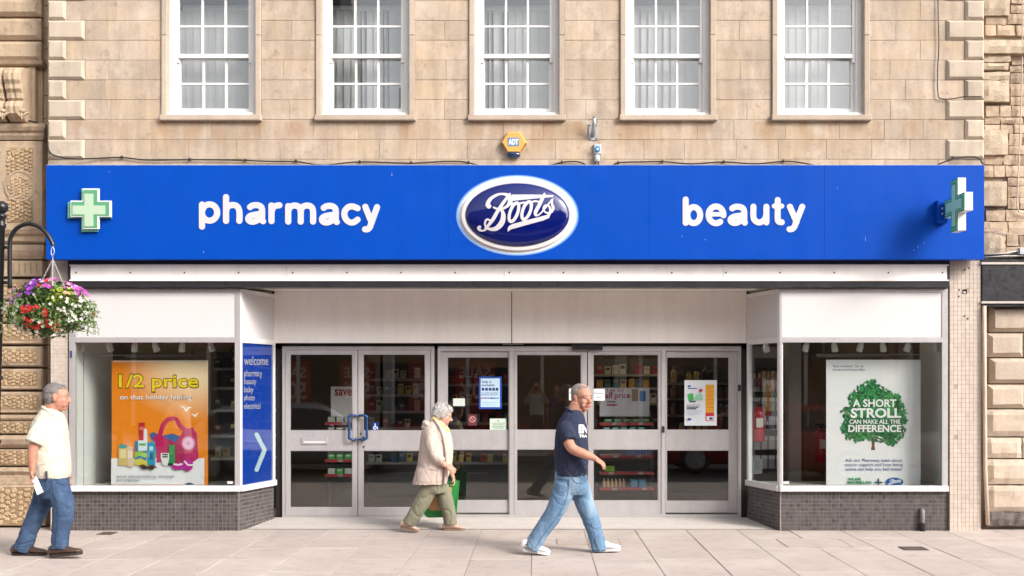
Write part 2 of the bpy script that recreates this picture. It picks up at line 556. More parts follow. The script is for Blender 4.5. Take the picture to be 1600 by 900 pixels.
# ------------------------------------------------------------------ ground, road and pavements
o = bx('ground', mat('earth', (.16, .13, .10), .95, .2, 1), None, -400, 400, -400, 400, -.32, -.30); tag(o, kind='structure')
o = bx('road', M_ASPH, None, -60, 60, -11.2, -4.3, -.30, -.13); tag(o, kind='structure')
pave = bx('pavement', M_SLABJ, None, -60, 60, -4.15, 1.2, -.30, -.009); tag(pave, kind='structure')
o = bx('kerb', mat('kerb_granite', (.33, .31, .29), .85, .15, 20, .3, 100), None, -60, 60, -4.3, -4.152, -.30, .002); tag(o, kind='structure')
o = bx('far_pavement', M_SLAB, None, -60, 60, -17.2, -11.35, -.30, -.01); tag(o, kind='structure')
o = bx('far_kerb', MATS['kerb_granite'], None, -60, 60, -11.348, -11.2, -.30, 0.0); tag(o, kind='structure')
mk = MB()
for x in range(-40, 40, 6): mk.box(x, x + 3, -7.80, -7.70, -.126, -.124)
o = mk.build('lane_marking', mat('road_paint', (.7, .7, .68), .7, .1, 20), None); tag(o, kind='structure')

SLW, SLD, GAP = .592, .71, .003
slab_rows = [(.125, -.585)] + [(-.585 - SLD*k, -.585 - SLD*(k+1)) for k in range(5)]
COVER = [P(868, 846, 0)]
for r_, (ya, yb) in enumerate(slab_rows):
    for c_ in range(-11, 11):
        xa = -.06 + c_ * SLW; xb = xa + SLW
        dz = (rnd.random() - .5) * .004
        q = MB(); e = .004
        x0, x1, y0, y1 = xa + GAP, xb - GAP, yb + GAP, ya - GAP
        zc = dz
        q.add([(x0,y0,-.012),(x1,y0,-.012),(x1,y1,-.012),(x0,y1,-.012),
               (x0,y0,zc-e),(x1,y0,zc-e),(x1,y1,zc-e),(x0,y1,zc-e),
               (x0+e,y0+e,zc),(x1-e,y0+e,zc),(x1-e,y1-e,zc),(x0+e,y1-e,zc)],
              [(0,1,5,4),(1,2,6,5),(2,3,7,6),(3,0,4,7),(4,5,9,8),(5,6,10,9),(6,7,11,10),(7,4,8,11),(8,9,10,11)])
        q.build('paving_slab', M_SLAB, pave)
for side in (-1, 1):                           # slabs running back beside the shop, under the neighbours' walls
    for k in range(4):
        xa = side * (5.12 + k * SLW); xb = side * (5.12 + (k + 1) * SLW)
        x0, x1 = min(xa, xb) + GAP, max(xa, xb) - GAP
        bx('paving_slab', M_SLAB, pave, x0, x1, .129, .62, -.012, .001 + k * .001)
q = MB()
q.box(-5.11, -3.30, .129, .30, -.012, .0015); q.box(2.70, 5.11, .129, .30, -.012, .0015)
q.build('edging', M_SLAB, pave)
# inspection covers let into the slabs
cov_m = mat('cast_iron_cover', (.10, .075, .06), .7, .3, 30, .5, 120)
def cover(px0, py0, px1, py1, label, frame_only=False):
    g = lambda px, py: Vector(((px - VX) * (H / (py - VY)), H * F / (py - VY) - D))
    a, b = g(px0, py1), g(px1, py0)
    cx, cy = (a.x + b.x) / 2, (a.y + b.y) / 2; w, d_ = abs(b.x - a.x) / 2, abs(b.y - a.y) / 2
    t = empty('inspection_cover', (cx, cy, .003), label, 'cover')
    q = MB(); k = .012
    for (x0, x1, y0, y1) in ((-w, w, -d_, -d_ + k), (-w, w, d_ - k, d_), (-w, -w + k, -d_ + k, d_ - k), (w - k, w, -d_ + k, d_ - k)):
        q.box(cx + x0, cx + x1, cy + y0, cy + y1, .001, .0075)
    q.build('rim', M_SLABJ if frame_only else cov_m, t)
    bx('lid', M_SLAB if frame_only else cov_m, t, cx - w + k, cx + w - k, cy - d_ + k, cy + d_ - k, .001, .0055)
cover(871, 842, 917, 851, 'paving inlaid cover in pavement behind the walking man in navy', True)
cover(921, 842, 966, 851, 'right-hand of two paving inlaid covers near the man in jeans', True)
cover(150, 832, 184, 836, 'small rusty iron cover in pavement by the man in cream shirt')
cover(1414, 855, 1440, 860, 'small dark iron cover in pavement below the tree poster')
cover(1232, 843, 1310, 856, 'shallow framed cover in pavement by the right display window', True)

# ribbed ramp up to the doors
ramp_m = mat('ramp_grey', (.27, .24, .225), .7, .12, 12, .2, 120)
q = MB()
ya, yb, za, zb = .13, 1.0, .004, .046
q.add([(-3.42,ya,-.02),(2.79,ya,-.02),(2.79,yb,-.02),(-3.42,yb,-.02),(-3.42,ya,za),(2.79,ya,za),(2.79,yb,zb),(-3.42,yb,zb)],
      [(0,3,2,1),(4,5,6,7),(0,1,5,4),(1,2,6,5),(2,3,7,6),(3,0,4,7)])
ramp = q.build('entrance_ramp', ramp_m, None); tag(ramp, kind='structure')
rib_m = mat('ramp_rib', (.66, .61, .57), .55, .08, 20, metal=.1)
y = .17
while y < .9:
    z = za + (zb - za) * (y - ya) / (yb - ya)
    bx('tread_strip', rib_m, ramp, -3.40 + y * .2, 2.76 - y * .2, y, y + .045, z - .004, z + .007)
    y += .085

# ------------------------------------------------------------------ stone building above the shop
bld = empty('stone_building', (0, 2.0, 0), 'honey-coloured ashlar stone building with sash windows above the blue shop sign', 'building')
XL, XR = P(75, 0).x, P(1537, 0).x
WINS = [(253, 408), (494, 648), (733, 882), (969, 1118), (1206, 1358)]
SILL = 188
TOP = -78
ztop = P(0, TOP).z
zsign = P(0, 272).z
zsill = P(0, SILL).z
zhead = P(0, -28).z
wx = [(P(a, 0).x, P(b, 0).x) for a, b in WINS]
q = MB()                                         # mortar core of the wall
q.box(XL, XR, .0055, .45, zsign - .25, zsill)
xs = XL
for a, b in wx:
    q.box(xs, a, .0055, .45, zsill, zhead); xs = b
q.box(xs, XR, .0055, .45, zsill, zhead)
q.box(XL, XR, .0055, .45, zhead, ztop + 1.6)
wall = q.build('wall', M_MORTAR, bld)
# courses of ashlar
pitch = 31.0
courses = []
yb_ = 280.0
tops = [249 - pitch * k for k in range(0, 11)]
lo = 264
for t_ in tops:
    courses.append((lo, t_)); lo = t_
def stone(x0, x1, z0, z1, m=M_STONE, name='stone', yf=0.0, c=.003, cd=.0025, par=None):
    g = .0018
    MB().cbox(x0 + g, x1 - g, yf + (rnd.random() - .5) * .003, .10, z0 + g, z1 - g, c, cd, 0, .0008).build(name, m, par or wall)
QL, QS = P(133, 0).x, P(104, 0).x
QRL, QRS = P(1478, 0).x, P(1507, 0).x
for ci, (ylo, yhi) in enumerate(courses):
    z0, z1 = P(0, ylo).z, P(0, yhi).z
    longq = ci % 2 == 1
    xa = QL if longq else QS
    xb = QRL if longq else QRS
    segs = []
    if yhi >= SILL - 12 or z0 >= zhead:
        segs.append((xa, xb))
    else:
        e = xa
        for a, b in wx:
            segs.append((e, a)); e = b
        segs.append((e, xb))
    for a, b in segs:
        x = a + 0.0
        first = True
        while x < b - .01:
            w = rnd.uniform(.42, .66) if b - a > 2 else rnd.uniform(.38, .60)
            if first and (ci % 2): w *= .62
            first = False
            x2 = x + w
            if b - x2 < .26: x2 = b
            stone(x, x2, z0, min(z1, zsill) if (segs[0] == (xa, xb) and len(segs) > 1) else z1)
            x = x2
# chamfered quoins
for ci, (ylo, yhi) in enumerate(courses):
    if ci == 0: continue
    z0, z1 = P(0, ylo).z, P(0, yhi).z
    longq = ci % 2 == 1
    for (a, b) in ((XL, QL if longq else QS), (QRL if longq else QRS, XR)):
        MB().cbox(a + .002, b - .002, -.036, .10, z0 + .003, z1 - .003, .028, .028, 0, .001).build('quoin', M_QUOIN, bld)
# dressed string course just above the sign
for (a, b) in ((QS, -3.2), (-3.19, -.9), (-.89, 1.4), (1.41, 3.3), (3.31, QRS)):
    pass

# ------------------------------------------------------------------ sash windows
room_m = mat('upper_room_dark', (.05, .045, .042), .9)
slat_m = mat('blind_fabric', (.66, .635, .63), .8, .03, 8)
WNAME = ['leftmost', 'second from left', 'middle', 'second from right', 'rightmost']
for wi, (pa, pb) in enumerate(WINS):
    a, b = wx[wi]
    w = empty('window', (P((pa + pb) / 2, 0).x, 0, zsill))
    w.parent = bld; w.location = wloc(w) - wloc(bld)
    # stone surround: jambs, head and sill
    jw = .064
    zs1 = P(0, SILL - 7).z
    for (x0, x1) in ((a, a + jw), (b - jw, b)):
        zz = zs1
        while zz < zhead - .01:                  # jamb stones
            z2 = min(zz + .92, zhead - jw)
            MB().cbox(x0 + .001, x1 - .001, -.028, .22, zz + .002, z2 - .002, .006, .006).build('jamb_stone', M_SURR, w)
            zz = z2
            if z2 >= zhead - jw - .001: break
    MB().cbox(a + .001, b - .001, -.030, .22, zhead - jw, zhead, .006, .006).build('head_stone', M_SURR, w)
    MB().cbox(a - .012, b + .012, -.062, .22, zsill - .012, zs1, .008, .008).build('sill', M_SURR, w)
    # box frame
    fx0, fx1 = a + jw, b - jw
    ffz0, ffz1 = zs1 + .001, zhead - jw
    q = MB()
    Yb = .075
    fr = .068
    q.box(fx0, fx0 + fr, Yb, .20, ffz0, ffz1); q.box(fx1 - fr, fx1, Yb, .20, ffz0, ffz1)
    q.box(fx0 + fr, fx1 - fr, Yb, .20, ffz1 - .05, ffz1)
    q.box(fx0 - .004, fx1 + .004, Yb - .055, .20, ffz0, ffz0 + .042)
    q.build('frame', M_WPAINT, w)
    ix0, ix1 = fx0 + fr, fx1 - fr
    zmid = P(0, 84).z
    for up in (1, 0):
        Ys = .090 if up else .128
        z0 = zmid - .022 if up else ffz0 + .042
        z1 = ffz1 - .05 if up else zmid + .022
        st = .036 if up else .044
        brl = .046 if up else .072
        q = MB()
        q.box(ix0 + .001, ix0 + st, Ys, Ys + .036, z0, z1); q.box(ix1 - st, ix1 - .001, Ys, Ys + .036, z0, z1)
        q.box(ix0 + st, ix1 - st, Ys - (.010 if up else 0), Ys + .036, z0, z0 + (brl if not up else .044))
        q.box(ix0 + st, ix1 - st, Ys, Ys + .036, z1 - .04, z1)
        if up:                                   # sash horns
            for xx in (ix0 + .001, ix1 - st):
                q.box(xx, xx + st - .002, Ys + .003, Ys + .033, z0 - .05, z0)
        gx0, gx1 = ix0 + st, ix1 - st
        gz0, gz1 = z0 + (brl if not up else .044), z1 - .04
        pw = (gx1 - gx0) / 3
        for k in (1, 2):
            q.box(gx0 + pw*k - .012, gx0 + pw*k + .012, Ys + .004, Ys + .034, gz0, gz1)
        zm = (gz0 + gz1) / 2
        for k in range(3):
            q.box(gx0 + pw*k + (.012 if k else 0), gx0 + pw*(k+1) - (.012 if k < 2 else 0), Ys + .006, Ys + .032, zm - .011, zm + .011)
        q.build('sash', M_WPAINT, w)
        for k in range(3):
            for (p0, p1) in ((gz0, zm - .011), (zm + .011, gz1)):
                xx0 = gx0 + pw*k + (.012 if k else 0); xx1 = gx0 + pw*(k+1) - (.012 if k < 2 else 0)
                # old panes sit a hair out of true, so their reflections break from pane to pane
                t1, t2 = (rnd.random() - .5) * .0022, (rnd.random() - .5) * .0022
                y0 = Ys + .018
                q = MB()
                q.add([(xx0, y0 - t1, p0), (xx1, y0 + t1, p0), (xx1, y0 + t1 + t2, p1), (xx0, y0 - t1 + t2, p1),
                       (xx0, y0 - t1 + .004, p0), (xx1, y0 + t1 + .004, p0), (xx1, y0 + t1 + t2 + .004, p1), (xx0, y0 - t1 + t2 + .004, p1)],
                      [(0,1,2,3),(5,4,7,6),(1,0,4,5),(2,1,5,6),(3,2,6,7),(0,3,7,4)])
                q.build('pane', M_GLASSU, w)
    # the room behind
    q = MB()
    X0, X1, Z0, Z1 = a - .25, b + .25, zsill - .05, zhead + .1
    q.add([(X0,.452,Z0),(X1,.452,Z0),(X1,1.9,Z0),(X0,1.9,Z0),(X0,.452,Z1),(X1,.452,Z1),(X1,1.9,Z1),(X0,1.9,Z1)],
          [(0,1,2,3),(4,7,6,5),(1,5,6,2),(2,6,7,3),(3,7,4,0)])
    q.build('room', room_m, w)
    # vertical blind
    bl = empty('vertical_blind', ((a + b) / 2, .31, zsill + .05),
               'pale grey vertical blind hanging in the %s upper sash window' % WNAME[wi], 'blind', 'blinds in the upper windows')
    bx('headrail', M_WPAINT, bl, a + .14, b - .14, .29, .33, zhead - .22, zhead - .17)
    n = 9
    gaps = {0: [], 1: [4, 7], 2: [1, 3], 3: [], 4: []}[wi]
    x = a + .10
    k = 0
    while x < b - .12:
        ang = R(2 + rnd.random() * 2) if wi in (0, 4) else R(5 + rnd.random() * 6) if wi != 3 else R(15 + rnd.random() * 6)
        wd = .106
        if k in gaps: ang = R(72)
        dx, dy = math.cos(ang) * wd / 2, math.sin(ang) * wd / 2
        cx = x + .044
        lean = (rnd.random() - .5) * .012 + (.012 if k in gaps else 0)
        zt, zb2 = zhead - .22, zsill + .10
        q = MB()
        nseg = 3
        vs = []; fs = []
        for s_ in (0, 1):
            for i in range(nseg + 1):
                u = -1 + 2 * i / nseg
                bow = .006 * (1 - u * u)
                for (z, l) in ((zb2, lean), (zt, 0)):
                    vs.append((cx + dx * u + l, .31 + dy * u + bow + s_ * .0015, z))
        m_ = 2 * (nseg + 1)
        for i in range(nseg):
            fs.append((2*i, 2*i+2, 2*i+3, 2*i+1)); fs.append((m_+2*i, m_+2*i+1, m_+2*i+3, m_+2*i+2))
        q.add(vs, fs)
        q.build('slat', slat_m, bl)
        x += .088; k += 1

# roof and flank so that the building is a body
roof_m = mat('roof_slate', (.10, .10, .11), .7, .2, 10)
q = MB(); q.box(XL, XR, .46, 8.9, zhead + .12, ztop + 1.59); q.build('upper_storey', M_MORTAR, bld)
q = MB()
zr = ztop + 1.6
q.add([(XL-.1,-.2,zr),(XR+.1,-.2,zr),(XR+.1,9.0,zr),(XL-.1,9.0,zr),(XL-.1,4.4,zr+2.4),(XR+.1,4.4,zr+2.4)],
      [(0,1,5,4),(2,3,4,5),(1,2,5),(3,0,4),(0,3,2,1)])
q.build('roof', roof_m, bld)

# ------------------------------------------------------------------ neighbour on the left: carved brown stone
lb = empty('carved_stone_building', (P(20, 820, .3).x, 1.2, 0), 'ornate brown stone building with carved wormlike blocks at the left edge', 'building')
YL = .30
xl0 = P(-90, 0, YL).x
xe = P(62, 0, YL).x
xj = P(78, 0, YL).x
pz = lambda py, Y=YL: P(0, py, Y).z
lwall = MB().box(xl0, xe - .012, YL + .10, 3.0, -.02, pz(-80)).build('wall', M_DSTONE, lb)
# narrow plain jamb beside the shop, in long stones
zz = 0.0; k = 0
while zz < pz(-70):
    h_ = rnd.uniform(.20, .36)
    MB().cbox(xe - .010, P(78, 0, .42).x, .42, 1.0, zz + .003, zz + h_ - .003, .005, .005).build('jamb_stone', M_DSTONE, lb)
    zz += h_
def lblock(y0, y1, x0=-60, x1=62, yf=YL, c=.02, cd=.025, name='block', m=M_DSTONE, par=lb):
    a, b = P(x0, y1, yf), P(x1, y0, yf)
    return MB().cbox(a.x, b.x, yf, YL + .35, a.z + .002, b.z - .002, c, cd, 0, .002).build(name, m, par)
def lmould(y0, y1, prof, x1=64, name='moulding', m=M_DSTONE):
    """horizontal moulding: prof = [(fraction of height, projection)]"""
    z0, z1 = pz(y1), pz(y0)
    xa, xb = xl0, P(x1, 0, YL).x
    pts = [(YL - p, z0 + f * (z1 - z0)) for f, p in prof]
    n = len(pts)
    vs = [(xa, y, z) for y, z in pts] + [(xb + (YL - y) * .8, y, z) for y, z in pts] + [(xa, YL + .3, z1), (xa, YL + .3, z0), (xb, YL + .3, z1), (xb, YL + .3, z0)]
    fs = []
    for i in range(n - 1): fs.append((i, n + i, n + i + 1, i + 1))
    fs.append((n - 1, 2*n - 1, 2*n + 2, 2*n)); fs.append((0, 2*n + 1, 2*n + 3, n))
    fs.append(tuple(range(n, 2*n)) + (2*n + 2, 2*n + 3))
    q = MB(); q.add(vs, fs); me = q.mesh(name)
    return link_mesh(name, me, m, lb)
for (y0, y1) in ((-78, -36), (-34, -6), (-4, 24), (27, 61), (63, 94)):
    lblock(y0, y1, c=.045, cd=.04)
lmould(96, 103, [(0, .0), (.3, .03), (1, .05)])
lblock(104, 192, -60, 55, YL + .02, .004, .004, 'frieze')
# scrolled brackets
for cx in (-22, 5, 35):
    q = MB()
    prof = []
    X0, X1 = P(cx - 13, 0, YL).x, P(cx + 13, 0, YL).x
    ctrl = [(112, .16), (116, .235), (124, .27), (134, .27), (140, .24), (147, .235), (152, .20), (160, .19), (163, .16), (166, .21), (174, .235), (184, .215), (193, .12), (196, .02)]
    pts = [(YL - p, pz(y)) for y, p in [(108, -.02)] + ctrl]
    n = len(pts)
    rows = []
    segs = [(-1, -.02), (-.92, 0), (-.3, .012), (0, .0), (.3, .012), (.92, 0), (1, -.02)]
    for u, dp in segs:
        xx = (X0 + X1) / 2 + u * (X1 - X0) / 2
        rows.append([(xx, y - dp, z) for y, z in pts])
    vs = [v for r_ in rows for v in r_]
    fs = []
    for r_ in range(len(rows) - 1):
        for i in range(n - 1):
            fs.append((r_*n + i, r_*n + i + 1, (r_+1)*n + i + 1, (r_+1)*n + i))
    base = len(vs)
    for r_ in (0, len(rows) - 1):
        ring = [r_*n + i for i in range(n)]
        vs += [(rows[r_][0][0], YL + .1, rows[r_][0][2]), (rows[r_][0][0], YL + .1, rows[r_][-1][2])]
        fs.append(tuple(ring) + (len(vs) - 1, len(vs) - 2))
    q.add(vs, fs); me = q.mesh('bracket'); fix_normals(me)
    br = link_mesh('bracket', me, M_DSTONE, lb)
    q = MB()                                     # carved leaf face under the scroll
    mid = P(cx, 178, YL - .21)
    for k in range(7):
        an = R(-60 + 20 * k)
        q.ell(mid + Vector((math.sin(an) * .045, -.005 - .01 * (k % 2), -math.cos(an) * .05 + .02)), (.012, .02, .045), Matrix.Rotation(an, 3, 'Y'), 8, 6)
    q.ell(mid + Vector((0, 0, .035)), (.04, .025, .025), None, 10, 6)
    q.build('carved_leaf', M_DSTONE, br, True)
lmould(196, 219, [(0, .02), (.25, .05), (.45, .05), (.55, .08), (.8, .10), (1, .10)], 66)

def carving(px0, py0, px1, py1, par, yf, cell=6.4, seed=1, shape=None, sunk=False, tilt=.3):
    """wormlike carving: a field of small uneven islands standing proud of a sunk ground, or a raised net around pits"""
    rg = random.Random(seed)
    q = MB()
    nx = max(1, int(round((px1 - px0) / cell))); ny = max(1, int(round((py1 - py0) / (cell * .9))))
    cw, ch = (px1 - px0) / nx, (py1 - py0) / ny
    for i in range(nx):
        for j in range(ny):
            cx = px0 + (i + .5) * cw + rg.uniform(-.2, .2) * cw; cy = py0 + (j + .5) * ch + rg.uniform(-.13, .13) * ch + (.45 * ch if i % 2 else 0)
            if cy + .4 * ch > py1: continue
            if shape and not shape(cx, cy): continue
            n = rg.choice((5, 6, 7)); ph = rg.random() * 6
            rx = cw * rg.uniform(.30, .58); ry = ch * rg.uniform(.30, .55)
            pts = []
            for k in range(n):
                w = ph + 2 * math.pi * k / n
                rr = rg.uniform(.82, 1.12)
                # squarish islands
                c_, s_ = math.cos(w), math.sin(w)
                sq = 1 / max(abs(c_), abs(s_)) ** .6
                pts.append((cx + rx * rr * c_ * sq, cy + ry * rr * s_ * sq))
            front = [P(x, y, yf) for x, y in pts]
            if sum(front[k].x * front[(k+1) % n].z - front[(k+1) % n].x * front[k].z for k in range(n)) < 0: front = front[::-1]
            cc = sum(front, Vector()) / n
            inner = [cc + (p - cc) * .70 for p in front]
            h_ = rg.uniform(.010, .016)
            if sunk:
                vs = [(p.x, p.y, p.z) for p in front] + [(p.x, p.y + .02, p.z) for p in inner] + [(cc.x, cc.y + .026, cc.z)]
                for p_ in (0,): pass
            vs = [(p.x, yf + .002, p.z) for p in front] + [(p.x, yf - h_, p.z) for p in inner] + [(cc.x, yf - h_ * .72, cc.z)]
            fs = []
            for k in range(n):
                k2 = (k + 1) % n
                fs.append((k, k2, n + k2, n + k)); fs.append((n + k, n + k2, 2 * n))
            q.add(vs, fs)
    o_ = q.build('carving', M_DSTONE2, par); tag(o_, kind='stuff')
    return o_
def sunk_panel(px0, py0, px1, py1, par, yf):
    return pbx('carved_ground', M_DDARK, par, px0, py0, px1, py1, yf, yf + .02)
# tall carved panel with a roundel
pn = lblock(220, 360, -60, 66, YL - .02, .006, .006, 'pilaster')
sunk_panel(11, 231, 51, 348, pn, YL - .023)
for (dx_, sd) in ((0, 3), (-62, 4)):
    circ = lambda x, y, dx_=dx_: (x - dx_ - 31) ** 2 / 19.0 ** 2 + (y - 291) ** 2 / 19.0 ** 2 < 1
    ring = lambda x, y, dx_=dx_: (x - dx_ - 31) ** 2 / 24.0 ** 2 + (y - 291) ** 2 / 24.5 ** 2 > 1
    carving(dx_ + 11, 231, dx_ + 51, 348, pn, YL - .024, 6.4, sd, ring)
    carving(dx_ + 11, 271, dx_ + 51, 311, pn, YL - .0275, 5.8, sd + 9, circ)
    c = P(31 + dx_, 291, YL - .026)
    q = MB().lathe([(.158, -.006), (.165, .008), (.182, .008), (.19, 0)], (c.x, c.y, c.z), 28, 0, 'y'); q.build('roundel', M_DSTONE, pn)
lmould(362, 381, [(0, .02), (.2, .06), (.6, .06), (.75, .10), (1, .12)], 68)
lmould(383, 405, [(0, .0), (.3, .03), (.6, .05), (1, .05)], 66)
fr_ = lblock(407, 432, -60, 66, YL - .03, .004, .004, 'fluted_band')
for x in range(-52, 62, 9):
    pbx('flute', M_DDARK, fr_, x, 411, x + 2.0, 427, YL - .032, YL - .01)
ys = [(436, 468), (471, 503), (506, 538), (541, 573), (576, 609), (612, 646)]
for k, (y0, y1) in enumerate(ys):
    b_ = lblock(y0, y1, -60, 66, YL - .02, .014, .018, 'block')
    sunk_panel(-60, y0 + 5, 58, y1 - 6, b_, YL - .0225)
    carving(-60, y0 + 5.2, 58, y1 - 6.2, b_, YL - .0235, 6.6, 20 + k)
lmould(648, 657, [(0, .0), (.4, .03), (1, .03)], 66)
b_ = lblock(658, 678, -60, 64, YL - .01, .01, .01)
sunk_panel(-60, 660, 58, 677, b_, YL - .0125); carving(-60, 660, 58, 677, b_, YL - .0135, 7, 41)
lmould(680, 700, [(0, .0), (.3, .05), (.7, .07), (1, .04)], 68)
b_ = lblock(702, 728, -60, 66, YL - .02, .01, .012)
sunk_panel(-60, 704, 60, 726, b_, YL - .0225); carving(-60, 704, 60, 726, b_, YL - .0235, 6.8, 43)
lmould(730, 742, [(0, .02), (.5, .06), (1, .03)], 68)
lmould(742, 757, [(0, .03), (1, .03)], 68, 'plinth_band')
b_ = lblock(758, 822, -60, 70, YL - .05, .012, .015, 'plinth')
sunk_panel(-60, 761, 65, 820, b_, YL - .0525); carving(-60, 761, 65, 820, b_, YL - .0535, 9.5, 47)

# ------------------------------------------------------------------ neighbour on the right: rubble above, rusticated blocks below
rb = empty('rubble_stone_building', (P(1600, 820, .35).x, 1.2, 0), 'weathered rubble stone building with rusticated lower blocks at the right edge', 'building')
YR = .16
xr0 = P(1538, 0, YR).x; xr1 = P(1720, 0, YR).x
rw = MB().box(xr0, xr1, YR + .06, 3.0, 0, P(0, -90, YR).z).build('wall', M_MORTAR, rb)
def rstone(px0, py0, px1, py1, yf, m, name, ch=.012, jit=.006, par=rw):
    a, b = P(px0, py1, yf), P(px1, py0, yf)
    # rough-faced block: a 4 x 4 front patch pushed in and out
    nx, nz_ = max(2, int((px1 - px0) / 8)), max(2, int((py1 - py0) / 8))
    vs = []; fs = []
    for j in range(nz_ + 1):
        for i in range(nx + 1):
            ed = i in (0, nx) or j in (0, nz_)
            x = a.x + (b.x - a.x) * i / nx + (rnd.random() - .5) * jit * .8
            z = a.z + (b.z - a.z) * j / nz_ + (rnd.random() - .5) * jit * .8
            y = yf + (ch if ed else 0) + (rnd.random() - .5) * jit * 1.6
            vs.append((x, y, z))
    W_ = nx + 1
    for j in range(nz_):
        for i in range(nx): fs.append((j*W_ + i, j*W_ + i + 1, (j+1)*W_ + i + 1, (j+1)*W_ + i))
    rim = [i for i in range(W_)] + [j*W_ + nx for j in range(1, nz_ + 1)] + [nz_*W_ + i for i in range(nx - 1, -1, -1)] + [j*W_ for j in range(nz_ - 1, 0, -1)]
    n0 = len(vs)
    for i in rim: vs.append((vs[i][0], YR + .09, vs[i][2]))
    L_ = len(rim)
    for k in range(L_):
        k2 = (k + 1) % L_
        fs.append((rim[k2], rim[k], n0 + k, n0 + k2))
    q = MB(); q.add(vs, fs)
    return q.build(name, m, par)
big = [(-70, -38, 1537, 1580), (-8, 23, 1537, 1579), (62, 82, 1537, 1640), (84, 96, 1537, 1580), (98, 108, 1537, 1577), (112, 124, 1537, 1578), (125, 158, 1537, 1578), (202, 241, 1537, 1576), (283, 321, 1537, 1574), (362, 397, 1537, 1572)]
for k, (y0, y1, x0, x1) in enumerate(big):
    rstone(x0, y0, x1, y1, YR - (.05 if k != 2 else .10), M_ROCK, 'quoin', .014, .012 if k not in (7, 8) else .006, rb)
y = -72.0
while y < 402:
    h_ = rnd.uniform(11, 20)
    y2 = min(y + h_, 404)
    x = 1537.0 + rnd.uniform(0, 4)
    while x < 1690:
        w = rnd.uniform(16, 42); x2 = x + w
        blocked = [(b0, b1, c1) for b0, b1, c0, c1 in big if b0 - 1 < (y + y2) / 2 < b1 + 1]
        if blocked and x < blocked[0][2]:
            if blocked[0][2] > 1600: break
            x = blocked[0][2] + 1; continue
        rstone(x + .7, y + .7, x2 - .7, y2 - .7, YR + rnd.uniform(-.012, .014), M_RUBBLE, 'stone', .01, .012)
        x = x2
    y = y2
for k, (y0, y1, x0, x1) in enumerate(((478, 519, 1545, 1660), (521, 558, 1541, 1597), (521, 558, 1599, 1660), (560, 599, 1545, 1660), (601, 638, 1541, 1599), (601, 638, 1601, 1660),
                            (640, 682, 1544, 1660), (684, 716, 1541, 1598), (684, 716, 1600, 1660), (718, 757, 1545, 1660), (759, 800, 1545, 1660))):
    a, b = P(x0, y1, YR), P(x1, y0, YR)
    if y0 >= 640: rstone(x0, y0, x1, y1, YR - .06, M_BLOCK, 'block', .035, .006, rb)
    else: MB().cbox(a.x, b.x, YR - .07, YR + .1, a.z, b.z, .05, .055, 0, .004).build('block', M_BLOCK, rb)
rstone(1543, 801, 1660, 822, YR - .09, mat('grey_plinth', (.13, .11, .10), .95, .35, 14, 1.0, 40, stain=((.35, .30, .26), 10, .6, .8)), 'plinth', .02, .02, rb)
# its black name board
nb = empty('name_board', (P(1580, 475, -.02).x, -.02, P(0, 475, -.02).z), 'black fascia board with pale trim on the rubble stone building', 'sign')
pbx('board', M_BLACK, nb, 1535, 414, 1690, 470, -.02, .17)
pbx('trim', mat('pale_trim', (.50, .44, .40), .5, .1, 20), nb, 1534, 409.5, 1690, 413, -.035, .17)
pbx('trim', MATS['pale_trim'], nb, 1534, 470.6, 1690, 474, -.035, .17)
pbx('soffit', M_BLACK, nb, 1534, 405, 1690, 409, -.025, .17); pbx('soffit', M_BLACK, nb, 1534, 474.5, 1690, 479, -.01, .17)
# ------------------------------------------------------------------ tiled piers
TONES = {'cream_mosaic': [M_TILE, mat('cream_mosaic_pale', (.58, .495, .432), .3, .1, 10, streak=.12), mat('cream_mosaic_tan', (.53, .445, .38), .35, .1, 10, streak=.12)],
         'grey_mosaic': [M_GTILE, mat('grey_mosaic_mid', (.10, .088, .088), .35, .2, 22), mat('grey_mosaic_black', (.062, .054, .055), .3, .2, 22)]}
def mosaic(px0, py0, px1, py1, Y, cw, chh, m, gm, par, name='mosaic', gap=.09, miss=.0, base_depth=.3, seed=3):
    rg = random.Random(seed)
    a, b = P(px0, py1, Y), P(px1, py0, Y)
    core = MB().box(a.x, b.x, Y + .003, Y + base_depth, a.z, b.z).build('core', gm, par)
    nx, ny = int(round((px1 - px0) / cw)), int(round((py1 - py0) / chh))
    w, h_ = (b.x - a.x) / nx, (b.z - a.z) / ny
    q = MB(); g = w * gap / 2
    for i in range(nx):
        for j in range(ny):
            if rg.random() < miss: continue
            d = rg.uniform(-.0008, .0008)
            q.box(a.x + i*w + g, a.x + (i+1)*w - g, Y + d, Y + .006, a.z + j*h_ + g, a.z + (j+1)*h_ - g, rg.choice((0, 0, 0, 1, 1, 2)))
    o_ = q.build(name, TONES[m.name], par); tag(o_, kind='stuff')
    return o_
lp = empty('tiled_pier', (P(93, 822, .0).x, 0, 0), 'narrow cream mosaic pier left of the orange poster window', 'pier')
mosaic(79, 400, 106, 827, .02, 4.5, 6.1, M_TILE, M_GROUT, lp, seed=3)
rp = empty('tiled_pier', (P(1508, 830, 0).x, 0, 0), 'broad cream mosaic pier with rust holes right of the tree poster window', 'pier')
mosaic(1484, 400, 1533, 830, .0, 6.1, 7.2, M_TILE, M_GROUT, rp, miss=.004, seed=5)
hole_m = mat('hole', (.015, .01, .008), .9); rust_m = mat('rust', (.22, .07, .02), .9, .3, 60)
for (x, y, r_) in ((1507, 421.5, 1.4), (1514, 418.5, 1.6), (1507, 494, 1.3), (1512, 498, 1.7), (1499, 453, 1.5), (1498, 463, 1.2)):
    c = P(x, y, -.0015)
    MB().lathe([(r_/136, 0), (r_/136, .001), (r_*.6/136, .001)], c, 10, 0, 'y').build('screw_hole', rust_m if r_ > 1.45 else hole_m, rp)
